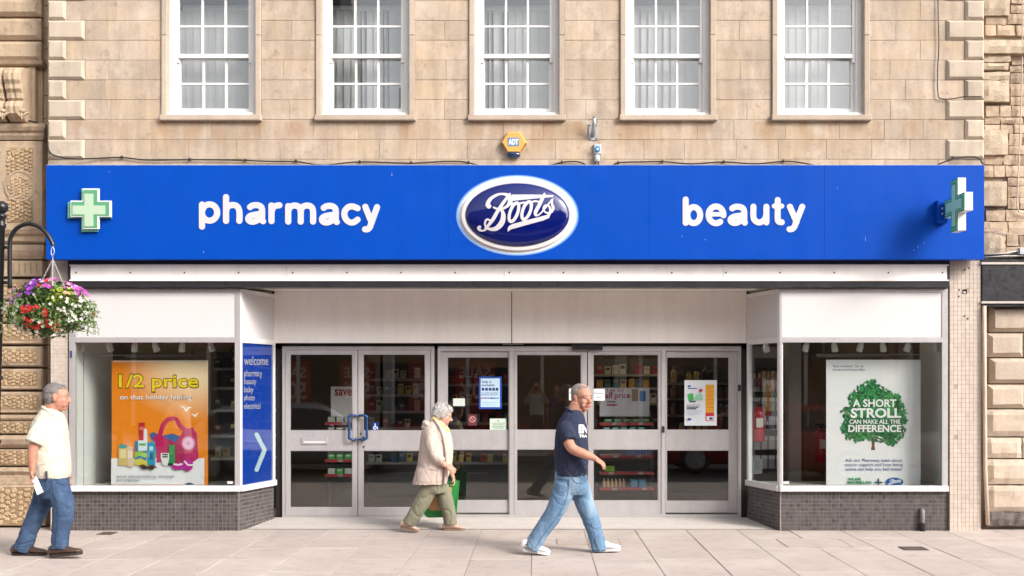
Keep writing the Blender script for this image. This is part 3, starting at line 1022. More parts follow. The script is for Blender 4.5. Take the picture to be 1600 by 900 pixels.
pbx('socket_hole', hole_m, rp, 1504, 452, 1511, 459, -.003, .0)
pbx('socket_lug', M_LETTER, rp, 1505.5, 455.5, 1509, 458, -.008, -.0032)

# ------------------------------------------------------------------ lintel beam below the sign
YB = -.08
lb2 = empty('lintel_beam', (0, YB, P(0, 450, YB).z), 'black beam with long cream strip right under the blue sign', 'beam')
q = MB()
q.pbox(107, 404, 1484, 413, YB, .1); q.pbox(107, 439, 1484, 449, YB, .1)
q.pbox(107, 413, 110, 439, YB, .1); q.pbox(1480, 413, 1484, 439, YB, .1)
q.build('black_frame', M_BLACK, lb2)
xs_ = [110, 447, 787.5, 1130, 1480]
for a, b in zip(xs_[:-1], xs_[1:]):
    st = pbx('cream_strip', M_CREAM, lb2, a + .3, 413, b - .3, 439, YB - .006, .09)
scr = mat('screw_head', (.10, .09, .085), .4, metal=.6)
for k in range(17):
    c = P(119 + 84.6 * k, 426, YB - .007)
    MB().lathe([(.010, 0), (.010, .003), (.006, .005)], c, 8, 0, 'y').build('screw', scr, lb2)
q = MB(); q.pbox(108, 413.2, 1483, 415.2, YB - .014, YB - .006); q.pbox(108, 437, 1483, 439, YB - .014, YB - .006); q.build('bead', M_CREAM, lb2)
soffit = MB().box(P(106, 0, YB).x, P(1485, 0, YB).x, YB + .01, 1.05, 2.825, 2.86).build('soffit', M_CREAM, lb2)

# ------------------------------------------------------------------ big blue sign
YS_ = -.25
zs0 = P(0, 405, YS_).z; zs1 = P(0, 258, YS_).z
sg = empty('fascia_sign', (0, YS_, zs0), 'long bright blue shop sign reading pharmacy and beauty', 'sign')
x0, x1 = P(72, 0, YS_).x, P(1538, 0, YS_).x
joints = [x0, P(372, 0, YS_).x, P(700, 0, YS_).x, P(1014, 0, YS_).x, P(1288, 0, YS_).x, x1]
for a, b in zip(joints[:-1], joints[1:]):
    MB().cbox(a + .0006, b - .0006, YS_, -.16, zs0, zs1, .0015, .0015).build('face_panel', M_BLUE, sg)
q = MB(); q.box(x0, x1, -.159, -.055, zs0 + .004, zs1 - .004); q.build('box', M_BLUE, sg)
q = MB(); q.box(x0 - .002, x1 + .002, YS_ + .01, -.056, zs1, zs1 + .006); q.build('top_edge', mat('sign_edge', (.55, .55, .58), .5, .3, 40), sg)

scratch_m = mat('sign_scratch', (.45, .52, .68), .6)
for (x, y, dx_, dy_) in ((1352, 370, .4, 7), (1434, 384, .3, 4), (1427, 390, 1.5, 2), (1443, 378, .5, 3), (1065, 368, .6, 3), (1101, 374, 3, 1.2), (318, 392, .4, 4), (612, 270, .3, 5), (1308, 292, 1.2, 4), (170, 268, 2, .6)):
    a, b = P(x, y, YS_), P(x + dx_, y + dy_, YS_)
    MB().tube([(a.x, YS_ - .0004, a.z), ((a.x + b.x) / 2 + .002, YS_ - .0004, (a.z + b.z) / 2), (b.x, YS_ - .0004, b.z)], .0016, 5).build('scratch', scratch_m, sg)
def lsk(pts, r, o, k, closed=False, n=7):
    """stroke in zoomed-crop units -> photo pixels"""
    return [(o[0] + p[0] / k, o[1] + p[1] / k, (p[2] if len(p) > 2 else r) / k) for p in crom(pts, n, closed)]
def ellp(cx, cy, rx, ry, a0=0, a1=360, rot=0, n=28):
    out = []
    for i in range(n + 1):
        w = R(a0 + (a1 - a0) * i / n)
        x, y = rx * math.cos(w), ry * math.sin(w)
        c_, s_ = math.cos(R(rot)), math.sin(R(rot))
        out.append((cx + x * c_ - y * s_, cy + x * s_ + y * c_))
    return out
def raw(pts, r, o, k): return [(o[0] + p[0] / k, o[1] + p[1] / k, r / k) for p in pts]
def sgn(px, py, Y=YS_ - .006):
    return P(px, py, YS_) + Vector((0, Y - YS_, 0))
O1, K1, r1 = (290, 280), 1600 / 330, 23.0
def letter_a(dx, dy, o, k, r, s=1.0):
    T = lambda L_: [((x - 525) * s + 525 + dx, (y - 258) * s + 258 + dy) for x, y in L_]
    return [lsk(T([(489, 212), (508, 200), (540, 197), (570, 208), (580, 235), (580, 300), (587, 319)]), r, o, k),
            lsk(T([(578, 262), (535, 268), (492, 278), (475, 298), (487, 318), (518, 322), (555, 306), (578, 285)]), r, o, k)]
words = {
    'p': [raw([(125, 193), (125, 360)], r1, O1, K1), raw(ellp(182, 253, 58, 62), r1, O1, K1)],
    'h': [raw([(307, 136), (307, 316)], r1, O1, K1), lsk([(307, 245), (318, 212), (352, 196), (390, 206), (408, 245), (408, 316)], r1, O1, K1)],
    'a': letter_a(0, 0, O1, K1, r1),
    'r': [raw([(651, 200), (651, 318)], r1, O1, K1), lsk([(651, 248), (664, 215), (686, 202), (711, 198)], r1, O1, K1)],
    'm': [raw([(778, 205), (778, 322)], r1, O1, K1), lsk([(778, 245), (792, 212), (824, 200), (858, 210), (872, 245), (872, 322)], r1, O1, K1),
          lsk([(872, 245), (886, 212), (918, 200), (952, 210), (966, 245), (966, 322)], r1, O1, K1)],
    'a.': letter_a(558, 6, O1, K1, r1),
    'c': [lsk([(1303, 221), (1272, 208), (1236, 211), (1208, 240), (1204, 275), (1220, 310), (1250, 328), (1280, 324), (1303, 307)], r1, O1, K1)],
    'y': [raw([(1362, 210), (1410, 330)], r1, O1, K1), lsk([(1451, 212), (1410, 325), (1396, 362), (1380, 379), (1360, 380)], r1, O1, K1)],
}
for nm, st in words.items():
    solid_sign('letter_' + nm[0], st, [], .34, sgn, .0055, M_LETTER, sg)
O2, K2, r2 = (1040, 290), 6.4, 30.0
words = {
    'b': [raw([(200, 140), (200, 373)], r2, O2, K2), raw(ellp(281, 296, 64, 80), r2, O2, K2)],
    'e': [raw([(432, 288), (580, 288)], 22, O2, K2), raw(ellp(503, 293, 74, 84, 3, -305), 30, O2, K2)],
    'a': [[(x, y, w) for x, y, w in s] for s in letter_a(0, 0, O2, K2, r2)],
    'u': [lsk([(877, 212), (877, 310), (895, 352), (938, 369), (985, 345), (1006, 300)], r2, O2, K2), raw([(1007, 212), (1007, 368)], r2, O2, K2)],
    't': [lsk([(1120, 145), (1120, 240), (1120, 335), (1132, 362), (1160, 367)], r2, O2, K2), raw([(1086, 205), (1160, 205)], 25, O2, K2)],
    'y': [raw([(1242, 212), (1308, 365)], r2, O2, K2), lsk([(1365, 212), (1308, 355), (1286, 412), (1264, 434), (1238, 437)], r2, O2, K2)],
}
s_ = 6.4 / K1 * .99
words['a'] = [lsk([(665, 229), (688, 216), (725, 212), (768, 226), (785, 262), (785, 345), (791, 372)], r2, O2, K2),
              lsk([(783, 296), (735, 303), (672, 316), (648, 343), (664, 368), (703, 373), (752, 352), (783, 325)], r2, O2, K2)]
for nm, st in words.items():
    solid_sign('letter_' + nm, st, [], .34, sgn, .0055, M_LETTER, sg)

# ------------------------------------------------------------------ oval badge with script name
ov = empty('oval_badge', (P(809, 397, YS_).x, YS_ - .05, P(0, 397, YS_).z), 'domed dark blue oval badge with white script at the centre of the sign', 'sign')
oc = P(808.5, 336.5, YS_)
def ovlathe(name, prof, m, smooth=True):
    """prof: (rx, rz, projection)"""
    n = 72; vs = []; fs = []
    for rx, rz, h_ in prof:
        for k in range(n):
            w = 2 * math.pi * k / n
            vs.append((oc.x + rx * math.cos(w), YS_ - h_, oc.z + rz * math.sin(w)))
    for i in range(len(prof) - 1):
        for k in range(n):
            k2 = (k + 1) % n
            fs.append((i*n+k, i*n+k2, (i+1)*n+k2, (i+1)*n+k))
    fs.append(tuple((len(prof)-1)*n + k for k in range(n)))
    q = MB(); q.add(vs, fs); me = q.mesh(name); fix_normals(me)
    return link_mesh(name, me, m, ov, smooth)
u = 1 / 138.8
# printed halo that fades into the blue: a ring of its own colours
hal = bpy.data.materials.new('printed_halo'); hal.use_nodes = True
N_, L_ = hal.node_tree.nodes, hal.node_tree.links
tc = N_.new('ShaderNodeTexCoord'); sp = N_.new('ShaderNodeSeparateXYZ'); L_.new(tc.outputs['Object'], sp.inputs[0])
def mth(op, a, b):
    x = N_.new('ShaderNodeMath'); x.operation = op
    for i, v in enumerate((a, b)):
        if isinstance(v, (int, float)): x.inputs[i].default_value = v
        else: L_.new(v, x.inputs[i])
    return x.outputs[0]
ex = mth('POWER', mth('DIVIDE', sp.outputs['X'], 96.5 * u), 2.0); ez = mth('POWER', mth('DIVIDE', sp.outputs['Z'], 63.5 * u), 2.0)
er = mth('POWER', mth('ADD', ex, ez), .5)
cr = N_.new('ShaderNodeValToRGB'); L_.new(er, cr.inputs[0])
cr.color_ramp.elements[0].position = .93; cr.color_ramp.elements[0].color = (.80, .79, .82, 1)
cr.color_ramp.elements[1].position = 1.0; cr.color_ramp.elements[1].color = (.0015, .060, .56, 1)
e_ = cr.color_ramp.elements.new(.965); e_.color = (.24, .46, .75, 1)
L_.new(cr.outputs[0], N_['Principled BSDF'].inputs['Base Color']); N_['Principled BSDF'].inputs['Roughness'].default_value = .4
hring = ovlathe('halo', [(96.5*u, 63.5*u, .0015), (96.5*u, 63.5*u, .003), (80*u, 48*u, .003)], hal, False)
ringm = mat('badge_rim', (.68, .64, .64), .5, .06, 14, stain=((.4, .32, .28), 18, .62, .8))
ovlathe('rim', [(88*u, 56*u, .004), (88*u, 56*u, .03), (87*u, 55*u, .034), (82.5*u, 51*u, .036), (80.5*u, 49*u, .033)], ringm)
domem = mat('badge_dome', (.001, .007, .12), .10, .05, 3, coat=.5, spec=.5)
pr = []
for k in range(13):
    w = math.pi / 2 * k / 12
    pr.append((81*u * math.cos(w) + .0001, 49.5*u * math.cos(w) + .0001, .034 + .085 * math.sin(w)))
dome = ovlathe('dome', pr, domem)
def domept(px, py, off=.004):
    p = P(px, py, YS_)
    ax = (p.x - oc.x) / (81*u); az = (p.z - oc.z) / (49.5*u)
    h_ = .034 + .085 * math.sqrt(max(0, 1 - ax*ax - az*az))
    return Vector((p.x, YS_ - h_ - off, p.z))
O3, K3 = (740, 290), 10.0
BS = [lsk([(245, 345, 38), (228, 310, 34), (270, 232, 28), (370, 168, 20), (470, 155, 18), (550, 188, 34), (578, 262, 38), (540, 338, 24), (455, 388, 17), (372, 388, 15), (322, 366, 15)], 0, O3, K3),
      lsk([(572, 150, 12), (486, 270, 24), (395, 405, 27), (312, 545, 28), (238, 640, 22), (185, 692, 14)], 0, O3, K3),
      lsk([(375, 385, 16), (440, 408, 20), (470, 490, 34), (447, 600, 42), (370, 684, 36), (280, 702, 24), (205, 672, 14), (183, 610, 15), (212, 552, 15), (268, 568, 15)], 0, O3, K3),
      lsk([(235, 676, 13), (170, 718, 13), (105, 712, 18), (84, 680, 26), (104, 664, 22)], 0, O3, K3),
      lsk([(455, 388, 13), (540, 340, 14), (640, 304, 16)], 0, O3, K3),
      raw(ellp(634, 442, 58, 152, rot=20), 24, O3, K3), raw(ellp(830, 415, 58, 146, rot=20), 24, O3, K3),
      lsk([(690, 318, 14), (745, 300, 14), (800, 288, 14)], 0, O3, K3), lsk([(885, 300, 12), (950, 270, 13), (1030, 278, 13)], 0, O3, K3),
      lsk([(1108, 145, 13), (1075, 220, 26), (1015, 350, 28), (968, 440, 28), (972, 486, 18), (1015, 482, 12), (1090, 410, 12), (1232, 228, 9)], 0, O3, K3),
      lsk([(1232, 230, 10), (1222, 300, 16), (1242, 375, 22), (1205, 440, 18), (1132, 445, 14), (1088, 392, 14), (1120, 335, 14), (1178, 345, 13), (1196, 420, 18), (1160, 512, 22)], 0, O3, K3)]
BP = [[(O3[0] + x / K3, O3[1] + y / K3) for x, y in pl] for pl in
      ([(592, 165), (1245, 165), (1236, 196), (622, 264)], [(536, 742), (536, 690), (560, 650), (615, 624), (1110, 492), (1195, 462), (1150, 540), (1090, 566), (590, 706)])]
solid_sign('script_lettering', BS, BP, .42, domept, .004, M_LETTER, ov)

# ------------------------------------------------------------------ green crosses
G_D = mat('cross_green', (.02, .34, .13), .4, .04, 8); G_L = mat('cross_pale_green', (.38, .72, .56), .4); G_W = mat('cross_white', (.72, .72, .72), .4)
G_T = mat('cross_teal_edge', (.13, .42, .28), .4); G_P = mat('cross_cream', (.44, .58, .43), .4)
def cross_pts(cx, cz, R_, w):
    return [(cx-w,cz-R_),(cx+w,cz-R_),(cx+w,cz-w),(cx+R_,cz-w),(cx+R_,cz+w),(cx+w,cz+w),(cx+w,cz+R_),(cx-w,cz+R_),(cx-w,cz+w),(cx-R_,cz+w),(cx-R_,cz-w),(cx-w,cz-w)]
cr1 = empty('cross_sign', P(143, 361, YS_ - .05), 'flat green and white pharmacy cross on the left end of the blue sign', 'cross')
c = P(141.5, 329, YS_)
MB().prism(cross_pts(c.x, c.z, 33.5*u, 12.5*u), YS_ - .035, YS_ - .001).build('back_cross', G_T, cr1)
c2 = P(145.5, 327.5, YS_)
MB().prism(cross_pts(c2.x, c2.z, 31.5*u, 12.6*u), YS_ - .065, YS_ - .036).build('body', G_W, cr1)
MB().prism(cross_pts(c2.x - .6*u, c2.z - .3*u, 29.4*u, 10.8*u), YS_ - .069, YS_ - .066).build('green_border', mat('cross_mid_green', (.10, .33, .18), .4), cr1)
MB().prism(cross_pts(c2.x - 2.6*u, c2.z - 2.2*u, 25.4*u, 7.0*u), YS_ - .073, YS_ - .0695).build('face', G_P, cr1)
# projecting cross, seen nearly edge on
cr2 = empty('cross_sign', P(1490, 363, YS_ - .5), 'projecting green pharmacy cross on bracket at the right end of the blue sign', 'cross')
pc = P(1493, 321, YS_ - .40)
def cross_yz(R_, w, x0, x1, name, m, dy=0, dz=0):
    pts = cross_pts(pc.y + dy, pc.z + dz, R_, w)
    n = len(pts)
    vs = [(x0, y, z) for y, z in pts] + [(x1, y, z) for y, z in pts]
    fs = [tuple(range(n)), tuple(range(2*n-1, n-1, -1))] + [((i+1) % n, i, n+i, n+(i+1) % n) for i in range(n)]
    q = MB(); q.add(vs, fs); me = q.mesh(name); fix_normals(me)
    return link_mesh(name, me, m, cr2)
xc = pc.x - .01
cross_yz(.285, .098, xc - .002, xc + .085, 'body', G_W)
cross_yz(.283, .096, xc - .006, xc - .0025, 'green_face', G_D)
cross_yz(.262, .078, xc - .009, xc - .0065, 'pale_line', mat('cross_line', (.50, .75, .62), .4))
cross_yz(.252, .069, xc - .012, xc - .0095, 'green_inlay', G_D)
cross_yz(.226, .052, xc - .015, xc - .0125, 'pale_cross', G_L, -.004, -.004)
a = P(1465, 348, YS_ - .09); b = P(1477, 313, YS_ - .09)
MB().cbox(a.x, b.x + .03, YS_ - .09, YS_ - .001, a.z, b.z, .006, .006).build('bracket', M_BLUE, cr2)
pbx('arm', M_BLUE, cr2, 1476, 322, 1484, 339, YS_ - .14, YS_ - .09)
for yy in (326, 334):
    cc = P(1472.5, yy, YS_ - .091); MB().lathe([(.014, 0), (.014, .008), (.008, .012)], cc, 8, 0, 'y').build('bolt', M_METAL, cr2)

# ------------------------------------------------------------------ display windows (bays)
def bay(side):
    left = side < 0
    label = 'left bay display window with orange poster and blue welcome panel' if left else 'right bay display window with white tree poster'
    bw = empty('display_window', (P(250 if left else 1340, 826).x, .3, 0), label, 'shop window')
    xo = P(108 if left else 1481, 0).x; xi = P(375 if left else 1218, 0).x
    xb = P(430 if left else 1167, 0, .8).x
    lo_, hi_ = min(xo, xi), max(xo, xi)
    zt, ztr, zsl, zsb = P(0, 451).z, P(0, 531).z, P(0, 759).z, P(0, 768).z
    d = Vector((xb - xi, .8, 0)); Ls = d.length; d.normalize()
    nrm = Vector((d.y, -d.x, 0)) if left else Vector((-d.y, d.x, 0))       # outward (towards the doorway)
    def sbox(q, u0, u1, n0, n1, z0, z1, m=0):
        """box along the splayed side: u from the corner back, n outward"""
        o_ = Vector((xi, 0, 0))
        c4 = [o_ + d*u0 + nrm*n0, o_ + d*u1 + nrm*n0, o_ + d*u1 + nrm*n1, o_ + d*u0 + nrm*n1]
        vs = [(p.x, p.y, z0) for p in c4] + [(p.x, p.y, z1) for p in c4]
        q.add(vs, [(0,3,2,1),(4,5,6,7),(0,1,5,4),(1,2,6,5),(2,3,7,6),(3,0,4,7)], m)
    # upper sign panels
    om = 11 / 136
    fx0, fx1 = (lo_ + om, hi_ - 7/136) if left else (lo_ + 4/136, hi_ - 9/136)
    MB().box(fx0, fx1, .006, .03, P(0, 527).z, P(0, 457).z).build('upper_panel', M_PANEL, bw)
    q = MB(); sbox(q, .05, Ls - .03, -.03, -.006, P(0, 527).z, P(0, 457).z)
    me = q.mesh('upper_panel'); fix_normals(me); link_mesh('upper_panel', me, M_PANEL, bw)
    # frame members on the front
    f = MB()
    f.box(lo_, hi_, -.004, .05, P(0, 457).z, zt)                  # head
    f.box(lo_, hi_, -.004, .05, P(0, 535).z, P(0, 527).z)          # transom
    if left: f.box(lo_, fx0, -.003, .05, P(0, 527).z, P(0, 457).z); f.box(fx1, hi_, -.003, .05, P(0, 527).z, P(0, 457).z)
    else: f.box(lo_, fx0, -.003, .05, P(0, 527).z, P(0, 457).z); f.box(fx1, hi_, -.003, .05, P(0, 527).z, P(0, 457).z)
    gx0, gx1 = (lo_ + 9/136, hi_ - 8/136) if left else (lo_ + 4/136, hi_ - 9/136)
    f.box(lo_, gx0, -.003, .05, zsl, P(0, 535).z); f.box(gx1, hi_, -.003, .05, zsl, P(0, 535).z)
    f.build('frame', M_ALU, bw)
    f = MB(); f.cbox(lo_, hi_, -.03, .05, zsb, zsl, .006, .006)
    sbox(f, 0.02, Ls, -.04, .025, zsb, zsl)
    me = f.mesh('sill'); fix_normals(me); link_mesh('sill', me, M_ALUW, bw)
    f = MB()
    sbox(f, 0.004, Ls, -.045, .003, P(0, 457).z, zt); sbox(f, 0.004, Ls, -.045, .003, P(0, 535).z, P(0, 527).z)
    sbox(f, 0.004, .05, -.045, .002, P(0, 527).z, P(0, 457).z); sbox(f, Ls - .03, Ls, -.045, .002, P(0, 527).z, P(0, 457).z)
    sbox(f, 0.004, .05, -.045, .002, zsl, P(0, 535).z); sbox(f, Ls - .05, Ls, -.045, .002, zsl, P(0, 535).z)
    me = f.mesh('side_frame'); fix_normals(me); link_mesh('side_frame', me, M_ALUW, bw)
    # glass
    MB().box(gx0, gx1, .022, .030, zsl, P(0, 535).z).build('pane', M_GLASS, bw)
    if left:
        f = MB(); sbox(f, .05, Ls - .05, -.03, -.018, zsl, P(0, 535).z); me = f.mesh('welcome_panel'); fix_normals(me)
        wp = link_mesh('welcome_panel', me, M_BLUEP, bw); tag(wp, 'blue panel reading welcome with white arrow')
        f = MB(); sbox(f, .05, Ls - .05, -.0115, -.0055, zsl, P(0, 535).z)
        me = f.mesh('side_pane'); fix_normals(me); link_mesh('side_pane', me, M_GLASS, bw)
    else:
        f = MB(); sbox(f, .05, Ls - .05, -.03, -.022, zsl, P(0, 535).z); me = f.mesh('side_pane'); fix_normals(me); link_mesh('side_pane', me, M_GLASS, bw)
        wp = None
    # stall riser in grey mosaic
    mosaic((109 if left else 1221), 768.5, (372 if left else 1481), 829, .035, 6.1, 6.3, M_GTILE, M_GGROUT, bw, 'riser_mosaic', .14, .0, .18, 8)
    f = MB(); sbox(f, .03, Ls, -.16, -.022, 0, zsb); me = f.mesh('riser_side_core'); fix_normals(me); link_mesh('riser_side_core', me, M_GGROUT, bw)
    f = MB(); nx = 18; ny = 10
    for i in range(nx):
        for j in range(ny):
            uu = .03 + (Ls - .03) / nx; hh = zsb / ny
            sbox(f, .03 + (Ls-.03)/nx*i + .004, .03 + (Ls-.03)/nx*(i+1) - .004, -.0225, -.0195 + rnd.uniform(-.0006, .0006), hh*j + .004, hh*(j+1) - .004, rnd.choice((0, 0, 0, 1, 1, 2)))
    me = f.mesh('riser_side_mosaic'); fix_normals(me); o_ = link_mesh('riser_side_mosaic', me, TONES['grey_mosaic'], bw); tag(o_, kind='stuff')
    # inside: display shelf and ceiling
    f = MB()
    f.add([(lo_, .051, zsl - .02), (hi_, .051, zsl - .02), ((xb if left else hi_), .82, zsl - .02), ((lo_ if left else xb), .82, zsl - .02)], [(0,1,2,3)])
    f.build('display_floor', mat('display_floor', (.50, .48, .45), .6, .05, 8), bw)
    f = MB(); zc = P(0, 528).z
    f.add([(lo_, .031, zc), (hi_, .031, zc), ((xb if left else hi_), .82, zc), ((lo_ if left else xb), .82, zc)], [(3,2,1,0)])
    f.build('display_ceiling', mat('display_ceiling', (.72, .70, .67), .7), bw)
    f = MB()
    xw = lo_ if left else hi_
    xe_ = P(176 if left else 1437, 0, 1.0).x; sg2 = 1 if left else -1
    vs_ = [(xw, .052, zsl - .02), (xe_, 1.0, zsl - .02), (xe_ - .03 * sg2, 1.0, zsl - .02), (xw - .03 * sg2, .052, zsl - .02)]
    f.add(vs_ + [(x_, y_, zc) for x_, y_, _ in vs_], [(0,1,2,3),(7,6,5,4),(0,4,5,1),(1,5,6,2),(2,6,7,3),(3,7,4,0)]); me = f.mesh('w'); fix_normals(me); link_mesh('display_end_wall', me, mat('display_wall', (.82, .81, .80), .45, .03, 5), bw)
    return bw, d, Vector((xi, 0, 0)), nrm, wp, Ls
bayL, dL, oL, nL, wpanel, LsL = bay(-1)
bayR, dR, oR, nR, _, LsR = bay(1)
pbx('alarm_contact', mat('blue_plastic', (.02, .05, .15), .4), bayL, 109.5, 548, 112, 559, -.012, -.0035)
pbx('maker_plate', M_LETTER, bayL, 355, 752, 364, 756, .016, .021)
pbx('maker_plate', M_LETTER, bayR, 1224, 752, 1233, 756, .016, .021)
def splay(px, py, off=.0):
    """point on the left welcome panel seen at a photo pixel"""
    k = (px - VX) / F                         # x = k * (D + y)
    o_ = oL + nL * (-.018 + off)
    t = (k * (D + o_.y) - o_.x) / (dL.x - k * dL.y)
    p = o_ + dL * t
    return Vector((p.x, p.y, H + (VY - py) * (D + p.y) / F))
for (txt, x0, y0, x1, y1, tl) in (('welcome', 381.5, 556.5, 419, 570.5, (0, 2.0)), ('pharmacy', 381.5, 578, 409.5, 591.5, (0, 1.6)), ('beauty', 381.5, 591, 400.5, 603.5, (0, 1)),
                                  ('baby', 381.5, 604, 396, 616, (0, .8)), ('photo', 381.5, 616.5, 398, 628.5, (0, .8)), ('electrical', 381.5, 629.5, 407, 639, (0, 1.2))):
    lettering('lettering', txt, x0, y0, x1, y1, 0, M_LETTER, wpanel, .006, lambda a, b: splay(a, b, .0015))
arrow = [[(401, 679, 3.3), (413.5, 703, 3.3), (401, 734, 3.3)]]
v2, fs, es = sdf_shape(arrow, [], .5)
q = MB(); q.add([splay(x, y, .0015) for x, y in v2], fs); me = q.mesh('arrow'); link_mesh('arrow', me, mat('arrow_pale_blue', (.55, .72, .80), .5), wpanel)

# drain stub in the right riser
q = MB(); c = P(1441, 829, .0)
q.tube([c + Vector((0, -.01, .0)), c + Vector((0, -.01, .20)), c + Vector((0, -.005, .225)), c + Vector((0, .03, .24))], [.026, .026, .026, .02], 12)
o = q.build('waste_pipe', mat('grey_pvc', (.20, .20, .21), .5, .1, 20), None, True); tag(o, 'short grey waste pipe standing at the right tiled riser', 'pipe')
q = MB().lathe([(.033, .0), (.033, .09), (.028, .095)], (c.x, c.y - .01, .0), 14); q.build('collar', M_BLACKM, o)
# pale pipe between the right pier and the neighbour
q = MB()
q.tube([P(1538, 478, -.03), P(1538.5, 600, -.03), P(1539.5, 730, -.035), P(1543.5, 820, -.04)], .022, 10)
o = q.build('downpipe', mat('cream_pvc', (.62, .50, .38), .5, .08, 10, streak=.2), None, True); tag(o, 'thin cream downpipe beside the right mosaic pier', 'pipe')

# ------------------------------------------------------------------ entrance: overhead panels and doors
YD = .92
ent = empty('shop_entrance', (P(800, 808, YD).x, YD, .046), 'wide recessed shop entrance with grey framed glass doors and cream overhead panels', 'entrance')
YP = .80
for (a, b) in ((428.5, 798.8), (800.2, 1166.5)):
    x0, x1 = P(a, 0, YP).x, P(b, 0, YP).x
    MB().cbox(x0, x1, YP, YP + .03, P(0, 536, YP).z, 2.824, .002, .002).build('overhead_panel', M_CREAM, ent)
bx('light_leak_board', M_ALUD, ent, P(427, 0, YP).x - .02, P(1168, 0, YP).x + .02, YP + .031, YP + .05, P(0, 535, YP).z, 2.822)  # added unseen dark board, blocks lamplight leaking through the overhead panel seams
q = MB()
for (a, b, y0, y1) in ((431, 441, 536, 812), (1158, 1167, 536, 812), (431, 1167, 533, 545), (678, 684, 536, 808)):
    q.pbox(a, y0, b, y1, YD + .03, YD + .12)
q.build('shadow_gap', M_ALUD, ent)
pbx('motor_cover', mat('black_plastic', (.012, .011, .011), .45), ent, 894, 537.5, 941.5, 546.5, YD - .06, YD + .02)
pbx('motor_label', M_METAL, ent, 785, 537, 818, 538.6, YD - .002, YD + .03)
fm = MB()                                        # fixed outer frame
for (a, b, y0, y1) in ((441, 445.5, 541, 808), (445.5, 673.5, 541, 546.5), (673.5, 678.5, 541, 808), (684, 689, 541, 808), (689, 1153, 541, 548.5), (1153, 1158, 541, 808), (796, 803, 548.5, 806), (1033.5, 1040, 548.5, 806)):
    fm.pbox(a, y0, b, y1, YD - .01, YD + .06)
for (a, b, y0, y1) in ((441, 678, 806.5, 809.5), (684, 1158, 804, 809.5)):
    fm.pbox(a, y0, b, y1, YD - .012, YD + .06)
fm.build('outer_frame', M_ALU, ent)
def leaf(name, x0, x1, gx0, gx1, gt, mid0, mid1, gb, y0, y1, Yf, rail=None):
    dr = empty(name, P((x0 + x1) / 2, y1, Yf)); dr.parent = ent; dr.location = wloc(dr) - wloc(ent)
    th = .045
    q = MB()
    q.pbox(x0, y0, gx0, y1, Yf, Yf + th); q.pbox(gx1, y0, x1, y1, Yf, Yf + th)
    q.build('stile', M_ALU, dr)
    q = MB(); q.pbox(gx0, y0, gx1, gt, Yf + .002, Yf + th, at=Yf); q.build('top_rail', M_ALU, dr)
    q = MB(); q.pbox(gx0, gb, gx1, y1, Yf + .002, Yf + th, at=Yf); q.build('bottom_rail', M_ALU, dr)
    q = MB(); q.pbox(gx0, mid0, gx1, mid1, Yf + .004, Yf + th, at=Yf); q.build('middle_rail', M_ALU, dr)
    q = MB()                                     # glazing beads
    for (a, b) in ((gt, mid0), (mid1, gb)):
        q.pbox(gx0, a, gx0 + 1.2, b, Yf + .008, Yf + .02, at=Yf); q.pbox(gx1 - 1.2, a, gx1, b, Yf + .008, Yf + .02, at=Yf)
        q.pbox(gx0 + 1.2, a, gx1 - 1.2, a + 1.2, Yf + .008, Yf + .02, at=Yf); q.pbox(gx0 + 1.2, b - 1.2, gx1 - 1.2, b, Yf + .008, Yf + .02, at=Yf)
    q.build('glazing_bead', M_ALUD if False else M_ALU, dr)
    for (a, b) in ((gt, mid0), (mid1, gb)):
        pbx('pane', M_GLASS, dr, gx0, a, gx1, b, Yf + .022, Yf + .028, at=Yf)
    return dr
d1 = leaf('door', 446.2, 558.5, 452.5, 551, 553, 673.5, 703.5, 793.5, 547.2, 806, YD)
d2 = leaf('door', 559.8, 673, 567, 664.5, 553, 673.5, 703.5, 793.5, 547.2, 806, YD)
f3 = leaf('side_light', 689.4, 795.8, 698.5, 795.2, 557.5, 672.5, 702, 782.5, 549, 801, YD + .02)
d4 = leaf('sliding_door', 803.6, 917.3, 806.8, 908.5, 553.5, 672.5, 701.5, 783, 549, 805, YD + .0)
d5 = leaf('sliding_door', 918.8, 1033, 926.5, 1029, 553.5, 672.5, 701.5, 783, 549, 805, YD + .0)
f6 = leaf('side_light', 1040.4, 1152.6, 1041.2, 1139.5, 557.5, 672.5, 703, 783.5, 549, 801, YD + .02)
# push handles
hm = mat('blue_handle', (.012, .05, .16), .35, .05, 20)
for dr, xe, xg in ((d1, 555.5, 545.5), (d2, 562, 573)):
    q = MB()
    yq = YD - .06
    pts = [P(xe, 649.5, YD + .005), P(xe, 649.5, YD - .03), P((xe + xg) / 2, 649, yq), P(xg, 651, yq), P(xg, 657, yq), P(xg, 680, yq), P(xg, 684.5, yq), P((xe + xg) / 2, 687, yq), P(xe, 686.5, YD - .03), P(xe, 686.5, YD + .005)]
    q.tube([Vector(p) for p in crom([tuple(p) for p in pts], 5)], .0165, 10)
    q.build('handle', hm, dr, True)
MB().cbox(P(471, 0, YD).x, P(512, 0, YD).x, YD - .008, YD + .006, P(0, 694.5, YD).z, P(0, 683.5, YD).z, .003, .003).build('letter_plate', M_ALU, d1)
pbx('letter_flap', M_ALUW, d1, 475, 689.5, 508, 692, YD - .012, YD - .0082)
for dr, xx, yy in ((d2, 563.5, 678), (d2, 568.5, 683.5), (d2, 568.5, 698)):
    c = P(xx, yy, YD - .001); MB().lathe([(.012, 0), (.012, .006), (.008, .008)], c, 10, 0, 'y').build('lock', mat('lock_dark', (.05, .045, .045), .4, metal=.5), dr)
for xx, yy in ((1036.5, 671), (1155.5, 606)):
    pbx('latch', MATS['lock_dark'], ent, xx - 2, yy - 5, xx + 2, yy + 5, YD - .018, YD - .0105)
